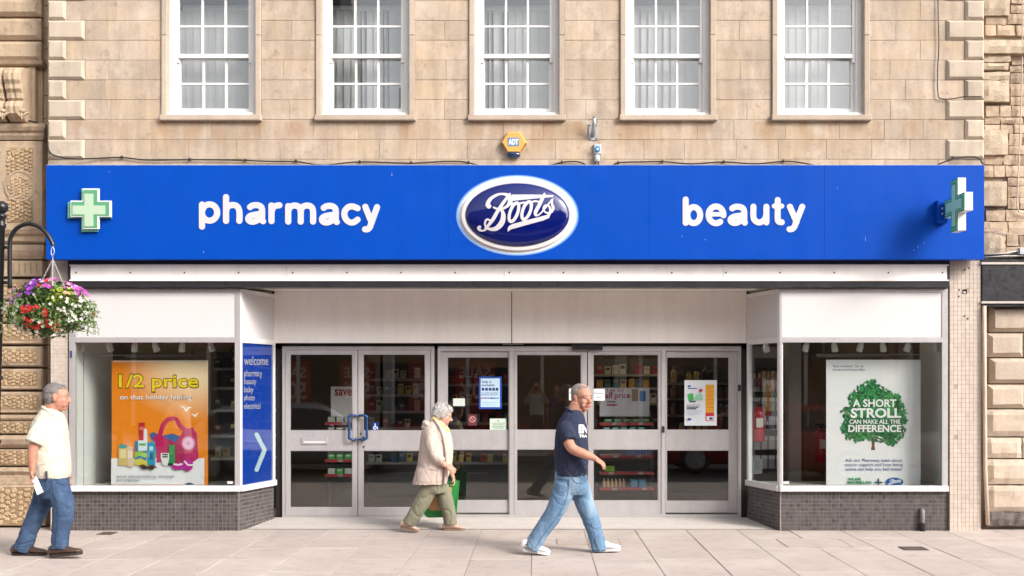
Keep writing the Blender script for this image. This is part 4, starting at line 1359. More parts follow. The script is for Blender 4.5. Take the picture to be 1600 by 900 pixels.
# accessible entrance sticker
bl_ = mat('sticker_blue', srgb(20, 50, 120), .4)
st = pbx('access_sticker', bl_, d2, 580.5, 660, 592, 672.5, YD + .017, YD + .0205)
wh = flatmat(235, 238, 245)
v2, fs, es = sdf_shape([[(586, 662.5, .9), (586, 662.6, .9)], [(586, 664, .7), (586.3, 667, .7), (589, 667.2, .7), (590, 670, .7)], [(584.5, 666.5, .6), (583.3, 668.5, .6), (585, 670.6, .6), (587.5, 670, .6)]], [], .22)
q = MB(); q.add([P(x, y, YD + .0163) for x, y in v2], fs); q.build('wheelchair_symbol', wh, st)
# ------------------------------------------------------------------ shop interior
IW = mat('shop_wall_paint', (.17, .13, .10), .8, .05, 3)
IC = mat('shop_ceiling_paint', (.13, .115, .10), .9)
IF = mat('shop_floor_vinyl', (.20, .165, .14), .35, .1, 6)
bx0, bx1, by1, bz1 = -5.35, 5.08, 8.4, 2.86
o = bx('shop_floor', IF, None, bx0, bx1, 1.0, by1, -.25, .045); tag(o, kind='structure')
o = bx('shop_ceiling', IC, None, bx0, bx1, .84, by1, bz1, bz1 + .1); tag(o, kind='structure')
q = MB(); q.box(bx0 - .12, bx0, .32, by1, -.2, bz1 + .1); q.box(bx1, bx1 + .12, .19, by1, -.2, bz1 + .1); q.box(bx0, bx1, by1, by1 + .1, -.2, bz1 + .1)
o = q.build('shop_wall', IW, None); tag(o, kind='structure')
# ceiling lamps, lit
tube_e = mat('tube_lit', (.9, .85, .7), .5, emit=(1.0, .80, .52), estr=4.0)
for k, (x, y) in enumerate(((-2.6, 3.9), (.2, 4.3), (2.9, 3.3))):
    t = empty('strip_light', (x, y, 2.62), ['warm strip light on the ceiling behind the left doors', 'warm strip light on the ceiling behind the sliding doors', 'warm strip light above the bottles behind the right side light'][k], 'lamp', 'strip lights inside the shop')
    bx('fitting', M_ALUW, t, x - .62, x + .62, y - .06, y + .06, 2.66, 2.80)
    MB().tube([(x - .6, y, 2.64), (x + .6, y, 2.64)], .016, 10).build('tube', tube_e, t, True)
lamp_e = mat('lamp_lit', (.9, .8, .6), .5, emit=(1.0, .72, .40), estr=12.0)
for k, (x, y) in enumerate(((-3.6, 4.6), (-1.45, 5.2), (.42, 5.5), (1.75, 4.4), (3.4, 5.0))):
    t = empty('ceiling_lamp', (x, y, 2.70), ['small warm ceiling lamp deep inside behind the far left door', 'small warm ceiling lamp seen through the second door', 'small warm ceiling lamp above the photographer reflection',
                                            'small warm ceiling lamp behind the right sliding door', 'small warm ceiling lamp deep inside behind the right side light'][k], 'lamp', 'ceiling lamps inside the shop')
    MB().lathe([(.05, 0), (.065, .05), (.065, .155)], (x, y, 2.70), 14).build('housing', M_ALUW, t)
    MB().lathe([(.012, -.012), (.04, -.004), (.045, -.001)], (x, y, 2.70), 14).build('bulb', lamp_e, t)
    ld = bpy.data.lights.new('lamp_light', 'POINT'); ld.energy = 7.0; ld.color = (1, .78, .52); ld.shadow_soft_size = .08
    lo_ = bpy.data.objects.new('lamp_light', ld); C.objects.link(lo_); lo_.parent = t; lo_.location = (0, 0, -.06)

shelf_m = mat('shelf_metal', (.33, .31, .30), .5, .05, 10); edge_red = mat('shelf_edge_red', (.38, .045, .045), .5); back_m = mat('shelf_back', (.10, .09, .085), .8)
tick = flatmat(150, 148, 145)
def shelving(label, px0, px1, Y, levels, depth=.35, top=None, wheels=False, edge=None):
    """levels: list of photo y of shelf boards at depth Y"""
    sh = empty('shelf_unit', (P((px0+px1)/2, 0, Y).x, Y + depth / 2, .046), label, 'shelving')
    x0, x1 = P(px0, 0, Y).x, P(px1, 0, Y).x
    zs = [P(0, y, Y).z for y in levels]
    zt = (P(0, top, Y).z if top else zs[0] + .4)
    zb = .15 if wheels else .05
    bx('back_panel', back_m, sh, x0, x1, Y + depth, Y + depth + .02, zb, zt)
    for x in (x0, x1):
        bx('upright', back_m, sh, x - .015, x + .015, Y + depth - .03, Y + depth + .03, zb, zt)
    for z in zs:
        b_ = bx('shelf', shelf_m, sh, x0, x1, Y, Y + depth - .001, z - .03, z)
        bx('price_strip', edge or edge_red, b_, x0, x1, Y - .012, Y - .001, z - .034, z + .004)
        n_ = max(1, int((x1 - x0) / .34))
        for k in range(n_):
            xx = x0 + (k + .5) * (x1 - x0) / n_ + rnd.uniform(-.05, .05)
            bx('price_ticket', tick, b_, xx - .03, xx + .03, Y - .016, Y - .0125, z - .03, z + .002)
    if wheels:
        for x in (x0 + .05, x1 - .05):
            MB().lathe([(.05, -.015), (.055, 0), (.05, .015)], (x, Y + .08, .10), 16, 0, 'x').build('castor', M_BLACKM, sh)
    return sh, x0, x1, zs, Y, depth
PCOL = {}
def product(kind, x, y, z, w, h_, d, col, label, group, cap=None):
    """one pack, bottle or tub standing with its base at z"""
    m_ = flatmat(*col)
    t = empty({'box': 'carton', 'bottle': 'bottle', 'pack': 'hanging_pack'}[kind], (x, y, z), label, {'box': 'carton', 'bottle': 'bottle', 'pack': 'packet'}[kind], group)
    if kind == 'box':
        MB().cbox(x - w/2, x + w/2, y - d/2, y + d/2, z + .001, z + h_, .003, .003).build('carton_body', m_, t)
        bx('printed_band', flatmat(*(cap or (190, 190, 185))), t, x - w*.34, x + w*.34, y - d/2 - .002, y - d/2 - .0003, z + h_*.55, z + h_*.85)
    elif kind == 'bottle':
        r_ = w / 2
        MB().lathe([(r_*.95, .001), (r_, .01), (r_, h_*.66), (r_*.75, h_*.76), (r_*.4, h_*.80)], (x, y, z), 10).build('bottle_body', m_, t, True)
        MB().lathe([(r_*.45, h_*.80), (r_*.45, h_), (r_*.3, h_*1.0)], (x, y, z), 8).build('cap', flatmat(*(cap or (230, 230, 230))), t)
    else:
        MB().cbox(x - w/2, x + w/2, y - d/2, y + d/2, z, z + h_, .004, .004).build('pack_body', m_, t)
        bx('header', flatmat(*(cap or (225, 225, 225))), t, x - w/2, x + w/2, y - d/2 - .002, y - d/2 - .0003, z + h_*.72, z + h_*.98)
ORD = ['first', 'second', 'third', 'fourth', 'fifth', 'sixth', 'seventh', 'eighth', 'ninth', 'tenth', 'eleventh', 'twelfth', 'thirteenth', 'fourteenth', 'fifteenth', 'sixteenth']
def fill_row(x0, x1, y, z, w, h_, kind, cols, label, group, gap=.01, d=.07, jit=.0, caps=None, skip=0.0):
    """a row of goods; each is labelled by its place in the row"""
    x = x0 + w / 2; k = 0; c_ = 0
    while x + w / 2 <= x1 + .001:
        if rnd.random() >= skip:
            product(kind, x, y + rnd.uniform(-.01, .01) * (jit > 0), z, w, h_ * (1 + rnd.uniform(-jit, jit)), d, cols[(k if not jit else rnd.randrange(len(cols))) % len(cols)], '%s from left, %s' % (ORD[min(c_, 15)], label), group, caps[k % len(caps)] if caps else None)
            c_ += 1
        x += w + gap * (1 + rnd.random() * (2 if jit else 0)); k += 1
# trolley of offers behind the right sliding door
sh, sx0, sx1, zs, Yq, dq = shelving('low wheeled shelf unit with teal cartons behind the right sliding door', 938, 1022, 1.35, [660.5, 675, 711.5, 737.5, 762], .30, 652, True)
fill_row(sx0 + .05, sx1 - .02, Yq + .06, zs[0], .10, .045, 'box', [(20, 120, 110), (24, 110, 100)], 'dark teal flat carton on the top shelf of the wheeled unit', 'teal cartons on the top shelf', .02, caps=[(180, 160, 60)])
fill_row(sx0 + .04, sx1 - .02, Yq + .06, zs[1], .085, .065, 'box', [(40, 150, 140), (40, 150, 140), (60, 150, 170)], 'teal carton on the second shelf of the wheeled unit', 'teal cartons on the second shelf', .025, caps=[(150, 200, 195)])
fill_row(sx0 + .28, sx1 - .04, Yq + .06, zs[2], .035, .085, 'bottle', [(60, 80, 150)], 'small blue bottle on the third shelf of the wheeled unit', 'blue bottles on the wheeled unit', .006, caps=[(110, 130, 190)])
fill_row(sx0 + .06, sx1 - .30, Yq + .06, zs[3], .12, .07, 'box', [(150, 190, 40)], 'lime green carton on the fourth shelf of the wheeled unit', 'lime cartons on the wheeled unit', .10, caps=[(120, 170, 40)])
fill_row(sx0 + .03, sx0 + .36, Yq + .06, zs[4], .042, .11, 'bottle', [(190, 150, 110)], 'tan bottle on the bottom shelf of the wheeled unit', 'tan bottles on the wheeled unit', .008, caps=[(220, 190, 150)])
fill_row(sx0 + .39, sx1 - .01, Yq + .06, zs[4], .085, .10, 'box', [(60, 120, 160)], 'blue tub carton on the bottom shelf of the wheeled unit', 'blue cartons on the wheeled unit', .02, caps=[(80, 140, 175)])
# stand with "half price" board on top of it
hb = empty('offer_board', P(975, 650, 1.45), 'pale board reading half price above the wheeled shelf unit', 'sign')
pbx('board', flatmat(205, 198, 205), hb, 937, 606, 1015, 650.5, 1.45, 1.47)
rd_ = flatmat(165, 30, 65)
lettering('lettering', 'buy 1 get 2nd', 936, 606.5, 974, 613.5, 1.449, rd_, hb, .01)
lettering('lettering', 'half price', 940, 613, 985, 625, 1.449, rd_, hb, .02)
pbx('text_line', flatmat(110, 90, 110), hb, 948, 627, 962, 629, 1.4485, 1.4495); pbx('text_line', flatmat(165, 40, 70), hb, 948, 631.5, 964, 634, 1.4485, 1.4495)
pbx('printed_face', flatmat(150, 125, 110), hb, 987, 608, 997, 627, 1.4485, 1.4495); pbx('printed_pack', flatmat(40, 110, 165), hb, 999.5, 611, 1009, 627, 1.4485, 1.4495)
pbx('upright', back_m, hb, 928, 610, 932, 786, 1.52, 1.54)
# shelving behind the left doors
sh, sx0, sx1, zs, Yq, dq = shelving('shelf unit with white and green packs behind the far left door', 508, 560, 1.7, [660, 676, 718, 741], .3, 652)
for k, z in enumerate(zs):
    fill_row(sx0 + .03, sx1 - .02, Yq + .06, z, .09, .07, 'box', [[(185, 180, 175)], [(150, 140, 135)], [(60, 150, 70), (70, 150, 80)], [(190, 195, 190), (70, 160, 80)]][k], ['white', 'pale brown', 'green', 'white and green'][k] + ' carton on the %s shelf behind the far left door' % ['top', 'second', 'third', 'bottom'][k], 'cartons behind the far left door, shelf %s' % 'abcd'[k], .02)
sb = empty('offer_board', P(540, 652, 1.75), 'white board reading save behind the far left door', 'sign')
pbx('board', flatmat(215, 210, 210), sb, 517, 604, 563, 651, 1.75, 1.77)
lettering('lettering', 'save', 523, 608, 550, 618.5, 1.749, flatmat(160, 25, 45), sb, .02)
# tall shelving further back
def tall(label, px0, px1, Y, rows, cols, h_=.14, kind='bottle', w=.07, edge=None):
    s_, a, b, zs_, y_, d_ = shelving(label, px0, px1, Y, rows, .32, rows[0] - 26, False, edge)
    return a, b, zs_, y_
row_lab = ['top', 'second', 'third', 'fourth', 'bottom']
def stock(tag_, a, b, zs_, y_, colsets, kind='bottle', w=.07, h_=.15):
    for k, z in enumerate(zs_):
        c_ = colsets[k % len(colsets)]
        fill_row(a + .03, b - .03, y_ + .07, z, w, h_, kind, c_, '%s on the %s row of the %s' % ({'bottle': 'bottle', 'box': 'carton'}[kind], row_lab[k], tag_), 'goods on the %s, %s row' % (tag_, row_lab[k]), .014, jit=.22, skip=.16, caps=[(150, 140, 130), (90, 60, 50), (170, 160, 120), (70, 70, 80)])
g_edge = mat('shelf_edge_grey', (.30, .28, .26), .5)
a, b, zz, yy = tall('tall lit shelf of amber bottles behind the right side light', 1046, 1150, 3.6, [598, 622, 648, 674, 700], None, edge=g_edge)
stock('shelf behind the right side light', a, b, zz, yy, [[(215, 180, 110), (225, 195, 130), (60, 45, 40)], [(120, 60, 40), (160, 110, 60)], [(90, 70, 60), (150, 120, 90)]], 'bottle', .085, .20)
a, b, zz, yy = tall('tall dark shelf of cosmetics behind the third glass door panel', 690, 800, 3.2, [600, 630, 660, 690, 722], None, edge=g_edge)
stock('shelf behind the third door panel', a, b, zz, yy, [[(190, 60, 50), (200, 190, 180), (150, 130, 110)], [(190, 40, 40), (50, 50, 60), (210, 180, 80)], [(70, 110, 150), (180, 60, 90), (200, 200, 200)]], 'box', .075, .13)
a, b, zz, yy = tall('tall shelf of mixed cartons behind the second door', 572, 668, 3.0, [592, 616, 642, 668, 722], None, edge=g_edge)
stock('shelf behind the second door', a, b, zz, yy, [[(190, 170, 150), (150, 40, 40), (60, 50, 48)], [(210, 190, 90), (40, 90, 130), (200, 200, 195)], [(60, 120, 70), (180, 170, 160), (120, 50, 90)]], 'box', .08, .13)
a, b, zz, yy = tall('tall shelf of boxes deep inside behind the sliding doors', 930, 1040, 5.2, [585, 606, 630, 655, 680], None, edge=g_edge)
stock('shelf deep behind the sliding doors', a, b, zz, yy, [[(190, 180, 165), (160, 50, 60)], [(80, 130, 140), (200, 160, 80)], [(120, 70, 60), (210, 205, 200)]], 'box', .10, .15)
a, b, zz, yy = tall('shelf behind the orange poster', 330, 425, 1.6, [575, 605, 640, 680, 715], None, edge=g_edge)
stock('shelf behind the orange poster', a, b, zz, yy, [[(90, 50, 40), (60, 55, 50)], [(120, 110, 80), (70, 40, 50)], [(60, 70, 60), (110, 90, 70)]], 'box', .08, .14)
# pegs of grey packets behind the right bay
pg = empty('peg_panel', P(1200, 752, 1.25), 'black peg panel hung with grey packets inside the right bay', 'display panel')
pbx('panel', back_m, pg, 1160, 560, 1226, 754, 1.25, 1.27)
for r_ in range(5):
    for c_ in range(5):
        x = P(1170 + 11.5 * c_, 0, 1.2).x; z = P(0, 612 + 30 * r_, 1.2).z
        MB().tube([(x, 1.25, z + .17), (x, 1.12, z + .17)], .003, 6).build('peg', M_METAL, pg)
        product('pack', x, 1.16, z, .075, .17, .03, (150, 148, 150) if (r_ + c_) % 3 else (170, 160, 165), '%s grey blister packet from left, %s row of the black peg panel' % (ORD[c_], row_lab[r_]), 'packets on the peg panel, %s row' % row_lab[r_], (200, 200, 200))
# folded wallets leaning on the top of the peg panel
for k in range(7):
    p = P(1178 + k * 7, 606, 1.18)
    product('box', p.x, p.y, p.z + .01, .045, .20, .10, [(70, 35, 40), (120, 40, 45), (190, 170, 150), (150, 100, 90), (200, 180, 160), (160, 120, 100), (80, 50, 45)][k],
            ['dark maroon', 'red', 'pale cream', 'dusty pink', 'light beige', 'tan', 'dark brown'][k] + ' slim gift box standing above the peg panel', 'slim boxes above the peg panel', (180, 150, 120))
# white column, door edge and brown panel behind the right bay
o = MB().box(P(1232, 0, 1.4).x, P(1252, 0, 1.4).x, 1.4, 1.7, .05, 2.86).build('column', mat('column_paint', (.55, .50, .46), .6), None); tag(o, 'pale column inside the right bay behind the glass', 'column')
q = empty('wooden_door', (P(1275, 0, 2.2).x, 2.2, .046), 'tan wooden door inside behind the right bay', 'door')
pbx('door_leaf', mat('tan_wood', (.34, .20, .10), .5, .15, 4, aniso=(8, 8, .6)), q, 1257, 556, 1293, 760, 2.2, 2.24)
pbx('push_plate', M_ALU, q, 1260, 640, 1264, 668, 2.195, 2.1995)
def extinguisher(px, py_bottom, py_top, Y, label):
    b = P(px, py_bottom, Y); t = P(px, py_top, Y); h_ = t.z - b.z; r_ = h_ * .16
    e = empty('fire_extinguisher', b, label, 'fire extinguisher', 'fire extinguishers')
    red = mat('extinguisher_red', (.50, .02, .035), .3, coat=.5)
    MB().lathe([(r_*.9, 0), (r_, .02), (r_, h_*.68), (r_*.8, h_*.78), (r_*.35, h_*.83), (r_*.35, h_*.86)], b, 18).build('cylinder', red, e, True)
    q = MB().tube([b + Vector((0, 0, h_*.86)), b + Vector((0, 0, h_*.93))], r_*.28, 10); q.box(b.x - r_*.9, b.x + r_*.5, b.y - .012, b.y + .012, b.z + h_*.93, b.z + h_*.97); q.box(b.x - r_*.8, b.x + r_*.3, b.y - .01, b.y + .01, b.z + h_*.88, b.z + h_*.905)
    q.build('valve', M_BLACKM, e)
    q = MB().tube([Vector(p) for p in crom([tuple(b + Vector((r_*.3, -.01, h_*.9))), tuple(b + Vector((r_*1.1, -.02, h_*.84))), tuple(b + Vector((r_*1.25, -.02, h_*.5))), tuple(b + Vector((r_*1.1, -.02, h_*.2)))], 5)], .009, 8)
    q.build('hose', M_BLACKM, e, True)
    q = MB(); q.box(b.x - r_*.5, b.x + r_*.5, b.y - r_ - .003, b.y - r_*.92, b.z + h_*.35, b.z + h_*.58); q.build('label_plate', flatmat(230, 225, 220), e)
extinguisher(1185, 690, 626, .97, 'big red fire extinguisher at the splayed side of the right bay')
extinguisher(1283, 722, 660, 1.8, 'smaller red fire extinguisher by the tan door behind the right bay')
nt_ = empty('window_notice', P(1181, 741, .5), 'small white notice low in the splayed right bay glass', 'notice')
def splayR(px, py, off=-.034):
    k = (px - VX) / F; o_ = oR + nR * off
    t = (k * (D + o_.y) - o_.x) / (dR.x - k * dR.y); p = o_ + dR * t
    return Vector((p.x, p.y, H + (VY - py) * (D + p.y) / F))
q = MB(); q.add([splayR(1177, 741), splayR(1191, 740), splayR(1191, 717.5), splayR(1177, 717)], [(0, 1, 2, 3)]); q.build('paper', flatmat(205, 215, 212), nt_)
for k in range(4):
    q = MB(); q.add([splayR(1179, 722 + 3.4*k, -.0335), splayR(1188 - 2*(k % 2), 722 + 3.4*k, -.0335), splayR(1188 - 2*(k % 2), 721 + 3.4*k, -.0335), splayR(1179, 721 + 3.4*k, -.0335)], [(0, 1, 2, 3)]); q.build('text_line', flatmat(140, 150, 150), nt_)

# spotlights at the head of both bays
sp_m = mat('spot_white', (.72, .72, .70), .4)
def spot(px, Y, k, label):
    p = P(px, 536, Y); p.z = P(0, 528).z - .001
    t = empty('spotlight', (p.x, p.y, p.z - .1), label, 'spotlight', 'window spotlights')
    MB().tube([p, p + Vector((0, 0, -.05))], .008, 8).build('stem', M_BLACKM, t)
    q = MB(); dr = Vector((.25 if k % 2 else -.2, .35, -1)).normalized()
    b = p + Vector((0, 0, -.05))
    q.tube([b - dr * .01, b + dr * .03, b + dr * .10], [.022, .036, .038], 12); q.build('lamp_head', sp_m, t, True)
spn = ['leftmost', 'second', 'third', 'fourth', 'fifth', 'sixth']
for k, px in enumerate((128, 169, 211, 241, 285, 328)): spot(px, .25, k, '%s white spotlight from the left in the orange poster window' % spn[k])
for k, px in enumerate((1261, 1303, 1346, 1379, 1420, 1461)): spot(px, .25, k, '%s white spotlight from the left in the tree poster window' % spn[k])
spot(1196, .42, 1, 'white spotlight in the splayed side of the right bay')
# poster hanging rails
def rail(px0, px1, py, Y, label, beam):
    t = empty('poster_rail', P((px0 + px1) / 2, py, Y), label, 'rail')
    MB().tube([P(px0, py, Y), P(px1, py, Y)], .006, 8).build('rod', M_METAL, t)
    for x in beam: pbx('hanger', back_m, t, x - 2, 528, x + 2, py + 1, Y, Y + .02)
    pbx('crossbar', shelf_m, t, beam[0] - 10, py - 1, beam[-1] + 8, py + 4, Y + .03, Y + .05)
rail(150, 318, 555, .42, 'thin steel poster rail above the orange poster', (205, 300))
rail(1275, 1440, 554, .42, 'thin steel poster rail above the white tree poster', (1287, 1386))
t = MB().tube([Vector(p) for p in crom([tuple(P(326, 541, .3)), tuple(P(330, 553, .3)), tuple(P(343, 556, .3)), tuple(P(358, 552, .3)), tuple(P(364, 540, .3))], 6)], .007, 8).build('loose_cable', M_CABLE, None, True); tag(t, 'loose dark cable hanging at the top right of the orange poster window', 'cable')
o = pbx('grille_panel', mat('olive_mesh', (.28, .24, .10), .7, .2, 30), None, 207, 537, 300, 552, .9, .93); tag(o, 'olive mesh panel hanging behind the orange poster', 'panel')

# ------------------------------------------------------------------ posters
class Sheet:
    """printed sheet; each printed layer lies half a millimetre in front of the last"""
    def __init__(s, name, label, cat, px0, py0, px1, py1, Y, m, origin=None, k=1.0, thick=.002):
        s.t = empty(name, P((px0 + px1) / 2, py1, Y), label, cat)
        s.Y = Y; s.o = origin or (0, 0); s.k = k; s.n = 0
        pbx('sheet', m, s.t, px0, py0, px1, py1, Y, Y + thick)
    def z(s):
        s.n += 1
        return s.Y - .0006 * s.n
    def px(s, x, y): return (s.o[0] + x / s.k, s.o[1] + y / s.k)
    def poly(s, name, pts, col, tagm=None):
        y = s.z(); q = MB()
        pp = [P(*s.px(a, b), s.Y) for a, b in pts]
        q.add([(p.x, y, p.z) for p in pp], [tuple(range(len(pp)))])
        me = q.mesh(name); bm = bmesh.new(); bm.from_mesh(me); bmesh.ops.triangulate(bm, faces=bm.faces); bm.to_mesh(me); bm.free()
        return link_mesh(name, me, tagm or flatmat(*col), s.t)
    def rect(s, name, x0, y0, x1, y1, col): return s.poly(name, [(x0, y1), (x1, y1), (x1, y0), (x0, y0)], col)
    def ell(s, name, cx, cy, rx, ry, col, n=20): return s.poly(name, [(cx + rx*math.cos(2*math.pi*i/n), cy + ry*math.sin(2*math.pi*i/n)) for i in range(n)], col)
    def text(s, txt, x0, y0, x1, y1, col, bold=0.0):
        y = s.z(); a = s.px(x0, y0); b = s.px(x1, y1)
        return lettering('lettering', txt, a[0], a[1], b[0], b[1], s.Y, flatmat(*col), s.t, bold, lambda u_, v_: P(u_, v_, s.Y) + Vector((0, y - s.Y, 0)))
    def stroke(s, name, strokes, col, res=.35):
        y = s.z()
        st = [[(*s.px(p[0], p[1]), p[2] / s.k) for p in q_] for q_ in strokes]
        v2, fs, es = sdf_shape(st, [], res)
        q = MB(); q.add([P(a, b, s.Y) + Vector((0, y - s.Y, 0)) for a, b in v2], fs)
        return link_mesh(name, q.mesh(name), flatmat(*col), s.t)
# orange holiday poster: printed orange ground with a pale sun glow in its top right corner
om_ = bpy.data.materials.new('orange_print'); om_.use_nodes = True
N_, L_ = om_.node_tree.nodes, om_.node_tree.links
tc = N_.new('ShaderNodeTexCoord'); mp = N_.new('ShaderNodeMapping'); gr = N_.new('ShaderNodeTexGradient'); gr.gradient_type = 'SPHERICAL'
mp.inputs['Location'].default_value = (-.48, 0, -1.02); mp.inputs['Scale'].default_value = (1.2, 1, 1.6)
cr = N_.new('ShaderNodeValToRGB'); cr.color_ramp.elements[0].color = (*srgb(243, 138, 16), 1); cr.color_ramp.elements[1].color = (*srgb(255, 225, 185), 1)
cr.color_ramp.elements[1].position = .75
L_.new(tc.outputs['Object'], mp.inputs[0]); L_.new(mp.outputs[0], gr.inputs[0]); L_.new(gr.outputs[0], cr.inputs[0]); L_.new(cr.outputs[0], N_['Principled BSDF'].inputs['Base Color'])
N_['Principled BSDF'].inputs['Roughness'].default_value = .5
po = Sheet('holiday_poster', 'large orange half price holiday poster in the left bay window', 'poster', 174.5, 563, 325, 757.5, .30, om_, (170, 555), 686 / 160)
po.rect('white_ground', 16, 690, 640, 866, (238, 236, 240))
po.rect('top_bar', 30, 37, 665, 46, (225, 215, 205))
po.text('1/2 price', 62, 122, 606, 252, (95, 70, 10), .045); po.text('1/2 price', 67, 129, 600, 243, (250, 215, 30), .018)
po.text('on that holiday feeling', 71, 262, 560, 312, (160, 85, 20), .02); po.text('on that holiday feeling', 74, 263, 555, 308, (250, 246, 240), .008)
po.stroke('gull', [crom([(482, 343, 3), (505, 352, 5), (518, 372, 5), (532, 353, 5), (555, 350, 3)], 5), crom([(556, 398, 2), (572, 400, 4), (580, 410, 4), (588, 395, 4), (600, 386, 2)], 5)], (255, 250, 240))
po.stroke('bag_strap', [crom([(345, 530, 14), (365, 470, 15), (400, 430, 14), (450, 428, 13), (480, 470, 15), (520, 505, 15), (560, 495, 12)], 6)], (196, 24, 90))
po.poly('towel', [(272, 530), (300, 515), (350, 540), (430, 525), (480, 545), (470, 580), (410, 610), (420, 680), (330, 690), (300, 600), (285, 560)], (25, 95, 160))
po.poly('towel_fold', [(300, 590), (350, 560), (400, 580), (400, 600), (340, 620), (380, 640), (330, 660), (310, 640)], (60, 150, 200))
po.poly('beach_bag', [(298, 545), (340, 525), (400, 565), (450, 585), (500, 510), (560, 490), (590, 520), (602, 690), (560, 720), (450, 722), (320, 716), (325, 660), (310, 600)], (190, 20, 95))
po.poly('bag_panel', [(395, 570), (450, 590), (500, 620), (520, 715), (410, 718), (390, 640)], (165, 15, 85))
pts = []
for i in range(36):
    w = 2 * math.pi * i / 36; rr = 52 if i % 2 == 0 else 34
    pts.append((534 + rr * math.cos(w), 590 + rr * 1.02 * math.sin(w)))
po.poly('bag_flower', pts, (240, 190, 225)); po.ell('flower_centre', 534, 590, 13, 13, (225, 150, 200))
po.poly('tube', [(203, 452), (243, 450), (240, 570), (205, 572)], (196, 36, 40)); po.rect('tube_label', 208, 480, 238, 500, (225, 120, 110))
po.poly('white_bottle', [(236, 500), (246, 488), (258, 500), (262, 590), (234, 590)], (235, 232, 238))
po.rect('blue_carton', 178, 575, 250, 740, (30, 120, 170)); po.rect('carton_top', 200, 570, 260, 640, (225, 235, 240)); po.rect('carton_name', 205, 590, 250, 606, (90, 170, 90))
po.poly('carton_wave', [(174, 650), (210, 640), (262, 660), (262, 690), (210, 672), (174, 690)], (150, 190, 60)); po.poly('carton_wave', [(174, 700), (215, 690), (262, 712), (262, 740), (174, 738)], (210, 200, 70))
po.rect('blue_tube', 260, 582, 314, 735, (20, 150, 185)); po.rect('tube_mark', 275, 610, 300, 640, (190, 230, 240)); po.rect('tube_mark', 278, 655, 298, 700, (20, 80, 140))
po.poly('gold_bottle', [(68, 622), (80, 604), (112, 600), (128, 620), (128, 738), (68, 738)], (215, 185, 110)); po.ell('bottle_cap', 98, 610, 28, 14, (60, 160, 165)); po.rect('bottle_label', 76, 630, 120, 690, (235, 215, 165))
po.rect('tan_bottle', 128, 612, 166, 748, (220, 195, 160)); po.rect('tan_label', 132, 640, 162, 690, (235, 222, 200))
po.rect('white_tube', 352, 655, 410, 690, (240, 240, 240)); po.poly('white_tube_body', [(352, 688), (410, 688), (398, 738), (366, 738)], (232, 232, 234)); po.rect('tube_mark', 362, 660, 400, 670, (60, 60, 70)); po.rect('tube_mark', 362, 675, 400, 685, (60, 60, 70))
po.rect('green_carton', 408, 600, 446, 724, (30, 150, 80)); po.rect('green_base', 400, 722, 448, 738, (25, 45, 40))
po.stroke('sunglasses', [crom([(212, 742, 6), (235, 738, 8), (250, 750, 10), (268, 752, 8), (285, 745, 10), (305, 742, 7), (322, 752, 4)], 5)], (95, 60, 40))
po.ell('lens', 240, 752, 18, 12, (60, 40, 32)); po.ell('lens', 290, 755, 20, 13, (60, 40, 32))
po.ell('flip_flop', 466, 745, 38, 22, (190, 30, 150)); po.ell('flip_flop', 532, 735, 38, 40, (180, 25, 145)); po.stroke('strap', [[(440, 728, 5), (470, 735, 5), (496, 728, 5)], [(512, 710, 5), (535, 735, 5), (568, 735, 5)]], (245, 235, 245))
po.text('across selected toiletries, swimwear\nand sunglasses', 57, 800, 446, 850, (90, 95, 120), .004)
po.ell('oval_mark', 545, 872, 34, 18, (25, 45, 110)); po.rect('oval_cover', 500, 867, 600, 892, (238, 236, 240))

# white tree poster
wt = Sheet('tree_poster', 'white poster with printed green tree in the right bay window', 'poster', 1291, 562, 1438.5, 757.5, .30, mat('white_paper_print', srgb(236, 234, 237), .5, .01, 3), (1280, 540), 3.75)
navy = (45, 60, 110)
wt.text('Get involved. Go to\nboots.com/macmillan', 80, 112, 268, 148, navy, .006)
rg = random.Random(5)
tree_out = [(318, 198), (360, 235), (420, 270), (470, 290), (495, 330), (500, 380), (520, 425), (500, 470), (505, 520), (460, 560), (430, 595), (395, 575), (340, 560), (270, 550), (210, 570), (160, 555), (125, 490), (150, 430), (125, 380), (180, 350), (170, 305), (195, 270), (225, 245), (270, 215)]
def inpoly(x, y, pl):
    c_ = False
    for i in range(len(pl)):
        (ax, ay), (bx_, by_) = pl[i], pl[i-1]
        if (ay > y) != (by_ > y) and x < (bx_ - ax) * (y - ay) / (by_ - ay) + ax: c_ = not c_
    return c_
wt.poly('trunk', [(306, 555), (326, 555), (324, 585), (328, 612), (302, 612), (308, 585)], (110, 75, 60))
wt.poly('crown_ground', [(318 + (x - 318) * .90, 395 + (y - 395) * .90) for x, y in tree_out], (8, 58, 34))
shades = [(10, 62, 38), (18, 92, 52), (26, 118, 62), (52, 150, 78)]
lay = [[] for _ in shades]
for i in range(2600):
    x, y = rg.uniform(112, 528), rg.uniform(195, 600)
    ins_ = inpoly(x, y, tree_out)
    if not ins_: continue
    lay[min(3, int(rg.random() * 4 * (1.0 if y < 420 else .8)))].append((x, y))
for k, pts_ in enumerate(lay):
    y_ = wt.z(); q = MB()
    for (x, y) in pts_:
        a0 = rg.random() * 6.28; r_ = rg.uniform(7, 15)
        tri = [(x + r_ * math.cos(a0), y + r_ * math.sin(a0)), (x + r_*.5 * math.cos(a0 + 1.4), y + r_*.5 * math.sin(a0 + 1.4)), (x - r_ * math.cos(a0), y - r_ * math.sin(a0)), (x - r_*.5 * math.cos(a0 + 1.4), y - r_*.5 * math.sin(a0 + 1.4))]
        dy_ = rg.random() * .0004
        pp = [P(*wt.px(*t_), .30) for t_ in tri]
        q.add([(p.x, y_ + dy_, p.z) for p in pp], [(3, 2, 1, 0)])
    o_ = q.build('printed_leaves', flatmat(*shades[k]), wt.t); tag(o_, kind='stuff')
